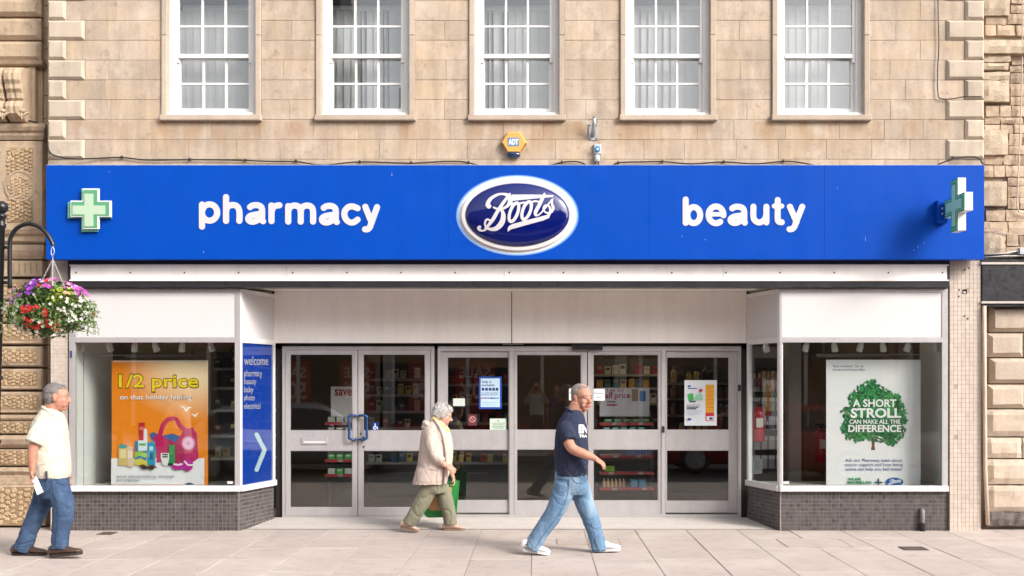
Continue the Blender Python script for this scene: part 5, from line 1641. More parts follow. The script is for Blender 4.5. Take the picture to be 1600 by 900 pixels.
for (t_, x0, y0, x1, y1, b_) in (('A SHORT', 196, 314, 452, 360, .03), ('STROLL', 184, 366, 480, 424, .035), ('CAN MAKE ALL THE', 176, 433, 474, 458, .02), ('DIFFERENCE', 170, 464, 480, 507, .03)):
    wt.text(t_, x0, y0, x1, y1, (244, 242, 244), b_)
wt.text('Ask our Pharmacy team about', 152, 662, 486, 686, (60, 80, 140), .004); wt.text('cancer support and how being', 150, 688, 488, 712, (60, 80, 140), .004); wt.text('active can help you feel better', 154, 714, 486, 738, (60, 80, 140), .004)
wt.text('WE ARE', 166, 774, 244, 790, (20, 140, 85), .045); wt.text('MACMILLAN.', 164, 793, 310, 809, (20, 140, 85), .045); wt.text('CANCER SUPPORT', 168, 812, 294, 818, (120, 180, 150), .01)
wt.rect('plus', 322, 797, 370, 805, (20, 75, 90)); wt.rect('plus', 342, 778, 350, 816, (22, 78, 92))
wt.ell('oval_mark', 439, 798, 52, 25, (40, 85, 160)); 
wt.stroke('script_mark', [[((p[0] - 740) * .62 + 399, (p[1] - 290) * .5 + 776, max(1.6, p[2] * .55)) for p in s_] for s_ in BS], (235, 238, 245), .25)

# ------------------------------------------------------------------ notices on the doors
YG = YD + .015
h1 = Sheet('help_notice', 'blue bordered help is available notice on the third glass panel', 'notice', 748.5, 588.5, 784, 639, YG + .018, flatmat(22, 70, 160), (680, 530), 6.0)
h1.rect('paper', 426, 368, 606, 636, (190, 214, 232))
h1.text('help is\navailable', 436, 386, 556, 442, (35, 60, 120), .012)
for k in range(5): h1.rect('icon', 436 + 33*k, 456, 461 + 33*k, 482, (30, 50, 110))
h1.text('we welcome these\npayment methods', 434, 496, 592, 530, (50, 80, 140), .004)
for k, c_ in enumerate(((200, 60, 60), (90, 130, 190), (120, 140, 190), (60, 60, 120), (90, 120, 180), (40, 150, 200))): h1.rect('card_mark', 434 + 28*k, 545, 454 + 28*k, 557, c_)
h1.rect('line', 440, 590, 590, 593, (150, 185, 215)); h1.rect('line', 440, 610, 590, 613, (150, 185, 215))
h2 = Sheet('blank_notice', 'blank pale card stuck on the third glass panel beside the woman', 'notice', 708, 622.5, 726.5, 634.5, YG + .018, flatmat(205, 212, 205))
h3 = Sheet('opening_notice', 'pale green notice low on the third glass panel', 'notice', 765.5, 654, 791, 671.5, YG + .018, flatmat(205, 222, 205), (680, 530), 6.0)
h3.ell('emblem', 590, 766, 10, 8, (130, 150, 140))
for k in range(4): h3.rect('text_line', 530 + 8*(k % 2), 784 + 15*k, 652 - 12*(k % 2), 790 + 15*k, (125, 145, 132))
h4 = Sheet('no_smoking_notice', 'faint red no smoking sticker on the third glass panel', 'notice', 731.5, 647.5, 745, 665, YG + .018, flatmat(95, 45, 50), (680, 530), 6.0)
h4.stroke('no_symbol', [[(350 + 26*math.cos(w_/10*6.283), 752 + 26*math.sin(w_/10*6.283), 3.5) for w_ in range(11)], [(334, 736, 3), (366, 768, 3)]], (215, 150, 150), .3)
h5 = Sheet('automatic_door_notice', 'white Automatic door notice on the right sliding door', 'notice', 926.8, 607.5, 945, 626, YD + .014, flatmat(232, 230, 232), (900, 530), 6.0)
h5.text('Automatic', 166, 496, 262, 514, (90, 95, 100), 0); h5.text('door', 192, 534, 236, 550, (90, 95, 100), 0)
h6 = Sheet('automatic_door_notice', 'white Automatic door notice half hidden behind the head of the man in navy', 'notice', 889, 607, 907.5, 625.5, YD + .014, flatmat(232, 230, 232), (900, 530), 6.0)
h6.text('Automatic', -62, 494, 34, 512, (90, 95, 100), 0); h6.text('door', -36, 532, 8, 548, (90, 95, 100), 0)
h7 = Sheet('service_poster', 'white Free Service poster with orange strip on the right side light', 'poster', 1069.5, 594, 1120, 665, YG + .018, flatmat(222, 226, 232), (1040, 540), 3.75)
h7.ell('oval_mark', 138, 238, 10, 6, (40, 70, 150)); h7.rect('text_line', 130, 248, 184, 254, (60, 90, 150))
h7.rect('orange_strip', 234, 229, 284, 393, (235, 165, 40)); h7.rect('red_box', 234, 393, 284, 442, (205, 45, 60)); h7.rect('white_box', 240, 414, 282, 438, (225, 225, 235)); h7.ell('oval_mark', 266, 427, 12, 7, (40, 60, 140))
for k in range(6): h7.rect('strip_text', 238, 246 + 23*k, 280, 249 + 23*k, (210, 135, 30))
h7.poly('green_pack', [(128, 284), (160, 278), (166, 318), (134, 326)], (70, 175, 90)); h7.poly('green_pack', [(176, 288), (214, 280), (218, 320), (172, 318)], (150, 205, 170)); h7.rect('pack_label', 142, 323, 176, 331, (40, 70, 90))
h7.ell('red_dot', 205, 263, 11, 10, (200, 40, 70)); h7.text('FREE SERVICE', 122, 344, 202, 354, (150, 120, 110), .0); h7.rect('text_line', 124, 358, 192, 363, (80, 90, 110)); h7.rect('text_line', 124, 367, 180, 372, (80, 90, 110))
for k in range(4): h7.rect('text_line', 124, 380 + 8*k, 214 - 20*(k % 2), 382 + 8*k, (175, 185, 195))
h7.ell('oval_mark', 138, 431, 12, 7, (60, 80, 150))
# ------------------------------------------------------------------ things fixed to the wall
ab = empty('alarm_box', P(803, 246, -.05), 'yellow hexagonal alarm box with blue lamp below the middle window', 'alarm box')
ye = mat('alarm_yellow', (.68, .36, .09), .45, .05, 12)
def hexa(y, sx, sz, cx, cz): return [(cx + sx * a_, y, cz + sz * b_) for a_, b_ in ((-.5, 1), (.5, 1), (1, 0), (.5, -1), (-.5, -1), (-1, 0))]
hc = P(803, 222.5, -.06); s_ = S(-.06)
q = MB(); a = hexa(-.005, 20.5/s_, 17/s_, hc.x, hc.z); b = hexa(-.055, 20/s_, 16.5/s_, hc.x, hc.z); c = hexa(-.07, 17.5/s_, 14.5/s_, hc.x, hc.z)
fs = []
for r_ in (0, 1):
    for k in range(6): fs.append((r_*6 + k, r_*6 + (k+1) % 6, (r_+1)*6 + (k+1) % 6, (r_+1)*6 + k))
fs.append(tuple(range(12, 18)))
q.add(a + b + c, fs); me = q.mesh('cover'); fix_normals(me); link_mesh('cover', me, ye, ab)
pbx('name_plate', mat('alarm_blue', (.09, .22, .45), .4), ab, 793.5, 215, 811, 228, -.0735, -.0705)
lettering('lettering', 'ADT', 794.5, 217, 810, 226, -.0745, flatmat(240, 240, 240), ab, .04)
for k in range(6):
    for sd in (-1, 1):
        x = 803 + sd * (18.8 - 1.55 * k); y = 224.5 + 2.2 * k
        pbx('vent_slot', mat('slot_dark', (.12, .05, .01), .8), ab, x - .9, y - .5, x + .9, y + .5, -.0665, -.045)
a_, b_ = P(792.5, 246, -.06), P(812.5, 237, -.06)
q = MB(); zc = (a_.z + b_.z) / 2
q.tube([(a_.x, -.045, zc), (a_.x + .01, -.045, zc), (b_.x - .01, -.045, zc), (b_.x, -.045, zc)], [.02, .034, .034, .02], 14); q.build('lamp_lens', mat('dark_blue_lens', (.008, .02, .08), .12, coat=.5), ab, True)

wb = empty('wall_bracket', P(927, 219, -.03), 'galvanised plate with tilted tube fixed to the stone wall', 'bracket')
MB().cbox(P(919.5, 0).x, P(934.5, 0).x, -.012, -.003, P(0, 219.5).z, P(0, 193.5).z, .002, .002).build('plate', M_METAL, wb)
q = MB().tube([P(926.5, 212, -.02), P(927.5, 200, -.09), P(928.5, 183.5, -.15)], .022, 14); q.build('tube', M_METAL, wb, True)
c = P(928.6, 183.4, -.151); MB().ell(c, (.018, .02, .006), None, 10, 6).build('tube_mouth', hole_m, wb)
for x, y in ((922, 196), (932, 196), (922, 217), (932, 217)):
    MB().lathe([(.008, 0), (.008, .008), (.005, .01)], P(x, y, -.0125), 8, 0, 'y').build('bolt', MATS['lock_dark'], wb)
MB().tube([P(920, 187, -.10), P(927, 187.5, -.12)], .004, 6).build('pin', MATS['lock_dark'], wb)
sk = empty('wall_socket', P(933, 258, -.04), 'grey and blue weatherproof power socket above the sign', 'socket')
MB().cbox(P(927.5, 0).x, P(939, 0).x, -.045, -.003, P(0, 242).z, P(0, 226).z, .008, .01).build('back_box', mat('grey_plastic', (.48, .50, .54), .45), sk)
MB().lathe([(.034, 0), (.034, .02), (.026, .03), (.018, .03), (.016, .022)], P(933.5, 233, -.046), 16, 0, 'y').build('blue_lid', mat('socket_blue', (.06, .27, .52), .35), sk)
MB().lathe([(.014, 0), (.014, .012), (.008, .014)], P(933.5, 233, -.068), 12, 0, 'y').build('lid_boss', flatmat(200, 225, 235), sk)
q = MB().tube([P(933, 242.5, -.04), P(933, 252.5, -.045)], [.028, .032], 14); q.build('plug', MATS['grey_plastic'], sk, True)
for dx_ in (-2.8, 2.2):
    MB().tube([Vector(p) for p in crom([tuple(P(933 + dx_, 252, -.045)), tuple(P(933 + dx_, 257, -.05)), tuple(P(934 + dx_ * 2.0, 263, -.06))], 4)], .008, 8).build('cable_tail', M_CABLE, sk, True)
def cable(label, pts, r_=.0085, m=M_CABLE, Y=-.028, clips=()):
    path = [P(p[0], p[1], p[2] if len(p) > 2 else Y) for p in pts]
    o_ = MB().tube([Vector(p) for p in crom([tuple(p) for p in path], 6)], r_, 8).build('cable', m, None, True); tag(o_, label, 'cable')
    for (x, y) in clips:
        c_ = P(x, y, -.03); MB().cbox(c_.x - .010, c_.x + .010, -.042, -.003, c_.z - .012, c_.z + .014, .003, .003).build('clip', M_CABLE, o_)
    return o_
cable('black cable running along the wall above the left half of the sign', [(-20, 196, .24), (20, 193, .24), (45, 189, .24), (62, 194, .24), (71, 204, .2), (74, 222, .05), (78, 238, -.05), (92, 245, -.07), (115, 248, -.07), (150, 247.5), (190, 246), (230, 250), (300, 249.5), (360, 250), (420, 252), (462, 252.5), (505, 258), (560, 253), (640, 255), (700, 252), (730, 254), (762, 263, -.05)], clips=((190, 245.5), (296, 249), (383, 250), (462, 251.5), (562, 252.5), (642, 254), (732, 253.5)))
cable('short black cable looping over the sign left of the power socket', [(846, 264, -.05), (862, 258), (880, 253.5), (900, 252.5), (912, 256), (922, 264, -.05)], clips=((878, 253),))
cable('black cable along the wall above the right half of the sign', [(948, 264, -.05), (958, 258), (968, 254), (1000, 253), (1035, 252.5), (1080, 256), (1130, 253), (1180, 256), (1225, 252), (1250, 254), (1290, 262, -.05)], clips=((966, 254), (1035, 252), (1131, 252.5), (1224, 251.5)))
cable('thin black cable dropping down the wall to the right quoins', [(1465.5, -30), (1466, 30), (1467, 70), (1465, 110), (1465.5, 145), (1470, 154), (1490, 154), (1508, 151, -.06), (1533, 151, -.06)], .006)
cable('black cable arching over the right end of the sign', [(1455, 262, -.06), (1478, 252, -.07), (1495, 247, -.07), (1520, 245, -.07), (1532, 250, -.07), (1537, 262, -.07)], clips=((1489, 247),))
cable('pale cable hanging in a loop on the rubble stone wall', [(1598, -40, .12), (1597, 100, .12), (1594, 200, .12), (1590, 300, .12), (1590, 325, .12), (1598, 333, .12), (1620, 332, .12)], .008, mat('pale_cable', (.5, .42, .36), .6))
cable('white cable sagging across the rubble wall above the black board', [(1537, 361, .10), (1555, 360, .10), (1575, 366, .10), (1600, 366, .10), (1640, 362, .10)], .006, MATS['pale_cable'])
jb = empty('junction_box', P(1600, 398, .08), 'grey junction box with white cables on top of the black board', 'junction box')
pbx('housing', MATS['grey_plastic'], jb, 1594, 387, 1620, 397, .07, .15)
MB().tube([P(1538, 398, .1), P(1570, 396, .1), P(1594, 391, .1)], .008, 8).build('conduit', mat('white_conduit', (.6, .58, .56), .5), jb, True)
MB().tube([P(1538, 402, .1), P(1570, 400, .1), P(1640, 399, .1)], .008, 8).build('conduit', MATS['white_conduit'], jb, True)

# ------------------------------------------------------------------ lamp post and hanging basket
YLP = -1.6
base = P(2.5, 863, YLP)
px_ = base.x
lpst = empty('lamp_post', (px_, YLP, 0), 'black iron post with ball top and curved basket arm at the left edge', 'post')
zt = P(0, 338, YLP).z
MB().lathe([(.046, 0), (.046, .35), (.042, .40), (.038, .44), (.036, zt - .12), (.044, zt - .115), (.044, zt - .08), (.036, zt - .07), (.036, zt - .02), (.048, zt - .01), (.048, zt + .01), (.028, zt + .025), (.028, zt + .035)], (px_, YLP, 0), 20).lean(zt).build('post', M_BLACKM, lpst, True)
cb = P(2.5, 324, YLP)
MB().ell((px_, YLP, cb.z), (.064, .064, .064), None, 20, 12).build('ball_finial', M_BLACKM, lpst, True)
for y_ in (590, 690):
    zc = P(0, y_, YLP).z; MB().lathe([(.044, -.02), (.05, -.012), (.05, .012), (.044, .02)], (px_ - (zt - zc) * .026, YLP, zc), 18).build('collar', M_BLACKM, lpst, True)
ctrl = [(15.2, 450), (15.2, 420), (15.2, 385), (17, 371), (26, 357), (43, 350), (60, 354), (73, 365), (81, 378), (83, 384)]
MB().tube([Vector(p) for p in crom([tuple(P(x, y, YLP)) for x, y in ctrl], 6)], .0215, 12).build('basket_arm', M_BLACKM, lpst, True)
for y_ in (386.5, 441.5):
    MB().tube([P(4, y_, YLP), P(15, y_, YLP)], .017, 10).build('arm_clamp', M_BLACKM, lpst, True)

hbk = empty('hanging_basket', P(76, 530, YLP), 'hanging basket overflowing with purple, white and red flowers', 'flower basket')
chain_m = mat('galvanised_chain', (.62, .60, .58), .45, metal=.5)
q = MB()                                         # hook: teardrop carabiner
q.tube([Vector(p) for p in crom([tuple(P(82.3, 385, YLP)), tuple(P(84.8, 391, YLP)), tuple(P(83.8, 397, YLP)), tuple(P(82, 399, YLP)), tuple(P(80.2, 397, YLP)), tuple(P(80.0, 391, YLP)), tuple(P(82.3, 385, YLP))], 5)], .0042, 6)
q.build('hook', chain_m, hbk, True)
top = P(82.5, 405, YLP)
def chain(a, b, n):
    q = MB()
    for k in range(n):
        u0, u1 = k / n, (k + 1.25) / n
        p0, p1 = a.lerp(b, u0), a.lerp(b, min(1, u1))
        dr = (p1 - p0).normalized()
        sd = Vector((1, 0, 0)) if k % 2 else Vector((0, 1, 0))
        sd = (sd - dr * sd.dot(dr)).normalized() * .006
        m_ = (p0 + p1) / 2
        q.tube([p0, m_ + sd, p1], .0024, 5); q.tube([p0, m_ - sd, p1], .0024, 5)
    o_ = q.build('chain', chain_m, hbk); return o_
chain(P(82.3, 398, YLP), top, 4)
for (x, dy_) in ((62, -.06), (82, -.22), (100, -.04), (88, .2)):
    chain(top, P(x, 446, YLP + dy_), 16)
bc = P(77, 482, YLP)
RX, RY, RZ = .40, .36, .285
MB().lathe([(.06, -.20), (.18, -.15), (.24, -.05), (.25, .02), (.20, .03)], (bc.x, bc.y, bc.z - .02), 20).build('basket_bowl', mat('moss_liner', (.05, .035, .02), .95, .3, 30), hbk)
rg = random.Random(21)
leaf_m = [mat('leaf_dark', (.045, .085, .02), .55, .25, 30, sub=.0), mat('leaf_mid', (.10, .17, .035), .55, .25, 30), mat('leaf_lime', (.34, .42, .05), .55, .15, 30)]
def shell_pt(lo_=.55, hi_=1.0):
    while True:
        d_ = Vector((rg.gauss(0, 1), rg.gauss(0, 1), rg.gauss(0, 1)))
        if d_.length > .1: break
    d_.normalize()
    r_ = rg.uniform(lo_, hi_) ** .5
    lump = 1 + .14 * noise.noise(d_ * 2.7 + Vector((3, 1, 7)))
    z_ = d_.z
    kx = 1.06 if z_ < .0 else .92
    return d_, Vector((d_.x * RX * kx, d_.y * RY * kx, d_.z * RZ * (1.0 if z_ > 0 else 1.0))) * r_ * lump
LQ = [MB(), MB(), MB()]
for i in range(5200):
    d_, p = shell_pt(.18, 1.02)
    s_ = rg.uniform(.013, .028)
    ax = Vector((rg.gauss(0, 1), rg.gauss(0, 1), rg.gauss(0, 1))).normalized()
    t_ = d_.cross(ax).normalized(); b_ = (d_ * .7 + ax * .5).normalized()
    c_ = bc + p
    k = 2 if (p.x > .10 and p.z > .05 and p.z < .22 and p.x < .30 and rg.random() < .75) else (0 if rg.random() < .5 else 1)
    LQ[k].add([c_ - t_ * s_, c_ + b_ * s_ * .5, c_ + t_ * s_, c_ - b_ * s_ * .5], [(0, 1, 2, 3)])
for k in range(3):
    o_ = LQ[k].build('leaves', leaf_m[k], hbk); tag(o_, kind='stuff')
# trailing stems
q = MB()
for i in range(70):
    d_, p = shell_pt(.8, 1.0)
    a = bc + p * .75; b = bc + p * rg.uniform(1.05, 1.22) + Vector((0, 0, -.02)); m_ = (a + b) / 2 + Vector((0, 0, .02))
    q.tube([a, m_, b], .0025, 4)
o_ = q.build('stems', leaf_m[1], hbk); tag(o_, kind='stuff')
q = MB(); ql = MB(); TR = []                     # trailing stems with leaves that break the outline
for i in range(60):
    an = rg.uniform(0, 6.283); r0 = rg.uniform(.75, 1.0)
    a = bc + Vector((math.cos(an) * RX * r0, math.sin(an) * RY * r0, rg.uniform(-.16, .06)))
    out = Vector((math.cos(an), math.sin(an), 0)); ln = rg.uniform(.08, .20)
    b = a + out * ln * .45 + Vector((0, 0, .01)); c_ = a + out * ln * .6 + Vector((0, 0, -ln * .75))
    pth = [Vector(p) for p in crom([tuple(a), tuple(b), tuple(c_)], 4)]
    q.tube(pth, .0022, 4)
    for p in pth[1:]:
        for k in range(2):
            ax = Vector((rg.gauss(0, 1), rg.gauss(0, 1), rg.gauss(0, .6))).normalized(); t_ = ax.orthogonal().normalized(); s_ = rg.uniform(.010, .02)
            ql.add([p, p + ax * s_ + t_ * s_ * .5, p + ax * s_ * 2, p + ax * s_ - t_ * s_ * .5], [(0, 1, 2, 3)])
    TR.append((pth[-1], out))
o_ = q.build('trailing_stems', leaf_m[1], hbk); tag(o_, kind='stuff')
o_ = ql.build('trailing_leaves', leaf_m[1], hbk); tag(o_, kind='stuff')
petals = {'white': mat('petal_white', (.80, .78, .72), .6), 'red': mat('petal_red', (.60, .022, .02), .6, .1, 40), 'purple': mat('petal_purple', (.20, .03, .36), .6, .15, 30),
          'magenta': mat('petal_magenta', (.46, .07, .40), .6, .15, 30), 'lilac': mat('petal_lilac', (.56, .36, .56), .6, .1, 30), 'peach': mat('petal_peach', (.72, .42, .28), .6)}
FQ = {k: MB() for k in petals}
def flower(k, c_, nrm_, s_):
    nrm_ = nrm_.normalized()
    t_ = nrm_.orthogonal().normalized(); t_.rotate(Matrix.Rotation(rg.random() * 6.28, 3, nrm_)); b_ = nrm_.cross(t_)
    vs = [c_ - nrm_ * s_ * .25]; fs = []
    for i in range(5):
        w = 2 * math.pi * i / 5
        for (dw, rr, hh) in ((-.42, .9, .05), (0, 1.08, .16), (.42, .9, .05)):
            vs.append(c_ + (t_ * math.cos(w + dw) + b_ * math.sin(w + dw)) * s_ * rr + nrm_ * s_ * hh * rg.uniform(.6, 1.4))
        n_ = 1 + i * 3
        fs += [(0, n_, n_ + 1), (0, n_ + 1, n_ + 2)]
    FQ[k].add(vs, fs)
cnt = 0
for i in range(5200):
    d_, p = shell_pt(.82, 1.12)
    if noise.noise((bc + p) * 13.0) < -.02: continue
    u_, v_ = p.x / RX, p.z / RZ
    nn = (d_ + Vector((rg.gauss(0, .3), rg.gauss(0, .3) - .2, rg.gauss(0, .3)))).normalized()
    k = None; s_ = .016
    r0 = rg.random()
    if v_ > .35:
        if u_ < -.05 or u_ > .15:
            if r0 < .13: k = 'purple' if u_ < .1 else 'magenta'
            elif r0 < .17: k = 'magenta'
            elif r0 < .22: k = 'lilac'
            s_ = .026
            if .15 < u_ < .7 and v_ < .62: k = None
        elif r0 < .10: k = 'red'; s_ = .022
        elif r0 < .16: k = 'lilac'
        if r0 > .975: k = 'peach'; s_ = .022
    elif v_ > .0:
        if u_ < -.25: k = ('purple' if r0 < .10 else 'lilac' if r0 < .18 else 'magenta' if r0 < .22 else 'white' if r0 < .32 else None); s_ = .022 if k != 'white' else .015
        elif u_ > .3: k = 'white' if r0 < .20 else None
        else: k = ('red' if r0 < .02 else 'white' if r0 < .06 else 'magenta' if r0 < .08 else None)
    else:
        if -.28 < u_ < .55 and v_ > -.75: k = 'red' if r0 < .48 else ('white' if r0 < .55 else None); s_ = .017
        elif u_ < -.28: k = 'white' if r0 < .26 else ('red' if r0 < .32 else None)
        else: k = 'white' if r0 < .26 else None
        if v_ < -.75: k = 'white' if r0 < .12 else None
    if k: flower(k, bc + p + d_ * .012, nn, s_ * rg.uniform(.8, 1.2)); cnt += 1
for p, out in TR:
    if rg.random() < .6: flower('white' if rg.random() < .75 else 'red', p, out + Vector((0, -.4, 0)), .015)
for k, q in FQ.items():
    if q.v: o_ = q.build(k + '_flowers', petals[k], hbk); tag(o_, kind='stuff')
# ------------------------------------------------------------------ people
def remeshed(q, voxel, smooth=4, fac=.5):
    """weld overlapping volumes into one continuous skin"""
    me = q.mesh('tmp'); fix_normals(me)
    o_ = bpy.data.objects.new('tmp', me)
    m_ = o_.modifiers.new('r', 'REMESH'); m_.mode = 'VOXEL'; m_.voxel_size = voxel; m_.adaptivity = 0
    if smooth:
        s_ = o_.modifiers.new('s', 'SMOOTH'); s_.iterations = smooth; s_.factor = fac
    dg = bench(o_)
    out = bpy.data.meshes.new_from_object(o_.evaluated_get(dg))
    out.materials.clear()
    bpy.data.objects.remove(o_); bpy.data.meshes.remove(me)
    return out

def limb(q, pts, n=16, seg=5, hem=False):
    """tapered limb through (x, y, z, r_side, r_depth) stations with rounded ends"""
    pp = crom(pts, seg)
    P_ = [Vector(p[:3]) for p in pp]; rr = [(p[3], p[4]) for p in pp]
    # rounded ends
    def cap(p, nxt, r_):
        d_ = (p - nxt).normalized(); m_ = (r_[0] + r_[1]) / 2
        return [(p + d_ * m_ * .75, (r_[0]*.35, r_[1]*.35)), (p + d_ * m_ * .5, (r_[0]*.72, r_[1]*.72))]
    a = cap(P_[0], P_[1], rr[0]); b = cap(P_[-1], P_[-2], rr[-1])[::-1]
    if hem: b = []
    P2 = [x for x, _ in a] + P_ + [x for x, _ in b]; R2 = [y for _, y in a] + rr + [y for _, y in b]
    q.tube(P2, R2, n)

def torso(q, rings, Y, n=22, close_top=True, seg=4):
    """rings: (px back, px front, py, half depth) -> stacked ovals"""
    s_ = S(Y)
    rr = []
    for xb, xf, py, hd in rings:
        a, b = P(xb, py, Y), P(xf, py, Y)
        rr.append(((a.x + b.x) / 2, a.z, (b.x - a.x) / 2, hd))
    rr = crom(rr, seg)
    base = len(q.v); m_ = len(rr)
    for cx, cz, rx, ry in rr:
        for k in range(n):
            w = 2 * math.pi * k / n
            c_, s2 = math.cos(w), math.sin(w)
            q.v.append((cx + rx * math.copysign(abs(c_) ** .85, c_), Y + ry * math.copysign(abs(s2) ** .85, s2), cz))
    for i in range(m_ - 1):
        for k in range(n):
            k2 = (k + 1) % n
            q.f.append((base+i*n+k, base+i*n+k2, base+(i+1)*n+k2, base+(i+1)*n+k)); q.m.append(0)
    q.f.append(tuple(base + k for k in range(n))); q.m.append(0)
    q.f.append(tuple(base + (m_-1)*n + k for k in range(n-1, -1, -1))); q.m.append(0)

def L4(px, py, Y, dy, r_, r2=None):
    p = P(px, py, Y + dy); return (p.x, p.y, p.z, r_, r2 or r_)

def wrinkle(me, amp, scale, seed, stretch=(1, 1, 1), fn=None, soft=.30, sharp=.10):
    """cloth creases: narrow folds where a stretched noise field changes sign, over soft swells"""
    nr = [v.normal.copy() for v in me.vertices]
    off = Vector((seed * 3.1, seed * 1.7, seed))
    for i, v in enumerate(me.vertices):
        c_ = Vector((v.co.x * stretch[0], v.co.y * stretch[1], v.co.z * stretch[2])) * scale + off
        w_ = noise.noise(c_ * .6 + off) * .5
        a = noise.noise(c_ + Vector((w_, w_, w_)))
        b = noise.noise(c_ * 1.9 + off * 2)
        d_ = soft * a - math.exp(-(a / sharp) ** 2) * .75 - math.exp(-(b / (sharp * .8)) ** 2) * .35
        v.co += nr[i] * (d_ * amp * (fn(v.co) if fn else 1.0))
    me.update()

def head_parts(q, c, f, s_dir, u_dir, k, woman=False):
    """skull, jaw, nose, ears, lips in the head's own axes"""
    M = Matrix((f, s_dir, u_dir)).transposed()
    def E(fx, sx, ux, rf, rs, ru, nu=16, nv=10): q.ell(c + (f*fx + s_dir*sx + u_dir*ux) * k, (rf*k, rs*k, ru*k), M, nu, nv)
    E(-.012, 0, .035, .098, .076, .088)
    E(.022, 0, -.035, .072, .066, .085)
    E(.03, 0, .02, .068, .064, .065)
    E(.052, 0, -.094, .032, .036, .024)
    E(.02, 0, -.085, .05, .052, .035)
    for sg_ in (-1, 1):
        E(.058, .036*sg_, -.028, .028, .026, .032)
        E(.078, .030*sg_, .020, .016, .026, .010)            # brow ridge
        E(-.008, .076*sg_, -.006, .020, .010, .033)
        E(-.014, .082*sg_, .006, .014, .008, .022)
        E(.104, .012*sg_, -.036, .011, .009, .009)           # nostril wing
        E(.064, .041*sg_, -.062, .018, .016, .02)            # jowl
    q.tube([c + (f*.080 + u_dir*.018) * k, c + (f*.098 + u_dir*-.008) * k, c + (f*.116 + u_dir*-.030) * k, c + (f*.106 + u_dir*-.040) * k], [.008*k, .011*k, .015*k, .010*k], 10)
    E(.084, 0, -.060, .014, .027, .007); E(.083, 0, -.074, .013, .024, .007)
    E(.072, 0, -.066, .02, .034, .024)

def hand(q, w, d_, n_, k=1.0, curl=.5, side=1, spread=.10):
    """palm and five fingers: w wrist, d_ direction of the hand, n_ palm normal (fingers curl towards it)"""
    d_ = d_.normalized(); n_ = (n_ - d_ * n_.dot(d_)).normalized(); s_ = d_.cross(n_) * side
    M = Matrix((d_, s_, n_)).transposed()
    q.ell(w + d_ * .048 * k, (.056*k, .040*k, .017*k), M, 14, 8)
    q.ell(w + d_ * .075 * k, (.030*k, .041*k, .014*k), M, 12, 7)
    q.tube([w - d_ * .02 * k, w + d_ * .02 * k], [.026*k, .027*k], 10)
    lens = (.068, .078, .072, .056)
    for i in range(4):
        b = w + d_ * (.088 - abs(i - 1.3) * .004) * k + s_ * (.0295 - i * .0196) * k
        dd = (d_ + s_ * (1.5 - i) * spread).normalized()
        pts = [b - dd * .015 * k]; cur = b; ang = curl * .55
        for j, fr in enumerate((.46, .30, .24)):
            dj = dd * math.cos(ang) + n_ * math.sin(ang)
            pts.append(cur.copy()); cur = cur + dj * lens[i] * fr * k; ang += curl * (.75 if j == 0 else .6)
        pts.append(cur)
        q.tube(pts, [.0098*k, .0095*k, .0088*k, .0082*k, .006*k], 8)
    b = w + d_ * .022 * k + s_ * .030 * k
    q.tube([w + d_ * .01 * k + s_ * .012 * k, b, b + (d_ * .55 + s_ * .5 + n_ * .35).normalized() * .036 * k, b + (d_ * .75 + s_ * .35 + n_ * .55).normalized() * .064 * k], [.016*k, .0135*k, .011*k, .0075*k], 8)

def shoe(parent, xh, xt, Y, z0, m_up, m_sole, pitch=0.0, w=.048, h_=.085, name='shoe', lift=0.0, lace=True, low=False):
    """shoe from heel x to toe x (metres), standing on z0"""
    L_ = xt - xh
    q = MB()
    st = [(0.0, .030, .55), (.06, .036, .9), (.2, .036, 1.0), (.38, .036, .96 if not low else .6), (.55, .043, .70 if not low else .48), (.75, .048, .52 if not low else .42), (.92, .040, .40), (1.0, .020, .26)]
    pts = []
    for u_, ww, hh in st:
        r2 = h_ * hh / 2
        pts.append((xh + L_ * u_, Y, z0 + .018 + r2, r2, ww * w / .048))
    limb(q, pts, 14, 3)
    me = remeshed(q, .006, 3)
    M = Matrix.Translation((xh if pitch > 0 else xt, Y, z0)) @ Matrix.Rotation(-pitch, 4, 'Y') @ Matrix.Translation((-(xh if pitch > 0 else xt), -Y, -z0)) if pitch else Matrix.Identity(4)
    M = Matrix.Translation((0, 0, lift)) @ M
    me.transform(M)
    sh_ = link_mesh(name, me, m_up, parent, True)
    q = MB()
    out = []
    for u_, ww in ((-.01, .020), (.03, .034), (.15, .040), (.35, .038), (.55, .046), (.75, .051), (.92, .043), (1.0, .026), (1.02, .0)):
        out.append((xh + L_ * u_, ww * w / .048))
    poly = [(x, Y - a) for x, a in out] + [(x, Y + a) for x, a in reversed(out[:-1])]
    n_ = len(poly)
    vs = [(x, y, z0 + .001) for x, y in poly] + [(x, y, z0 + (.026 if not low else .014)) for x, y in poly]
    fs = [tuple(range(n_ - 1, -1, -1)), tuple(range(n_, 2*n_))] + [(i, (i+1) % n_, n_ + (i+1) % n_, n_ + i) for i in range(n_)]
    q.add(vs, fs); me = q.mesh('sole'); me.transform(M); fix_normals(me)
    link_mesh('sole', me, m_sole, sh_)
    if lace:
        q = MB()
        for k in range(3):
            u_ = .45 + .075 * k; zz = z0 + .018 + h_ * (.86 - .13 * k)
            q.tube([(xh + L_ * u_, Y - .024, zz - .012), (xh + L_ * (u_ + .01), Y, zz + .003), (xh + L_ * u_, Y + .024, zz - .012)], .004, 6)
        me = q.mesh('laces'); me.transform(M); link_mesh('laces', me, m_sole if not low else m_up, sh_)
    return sh_

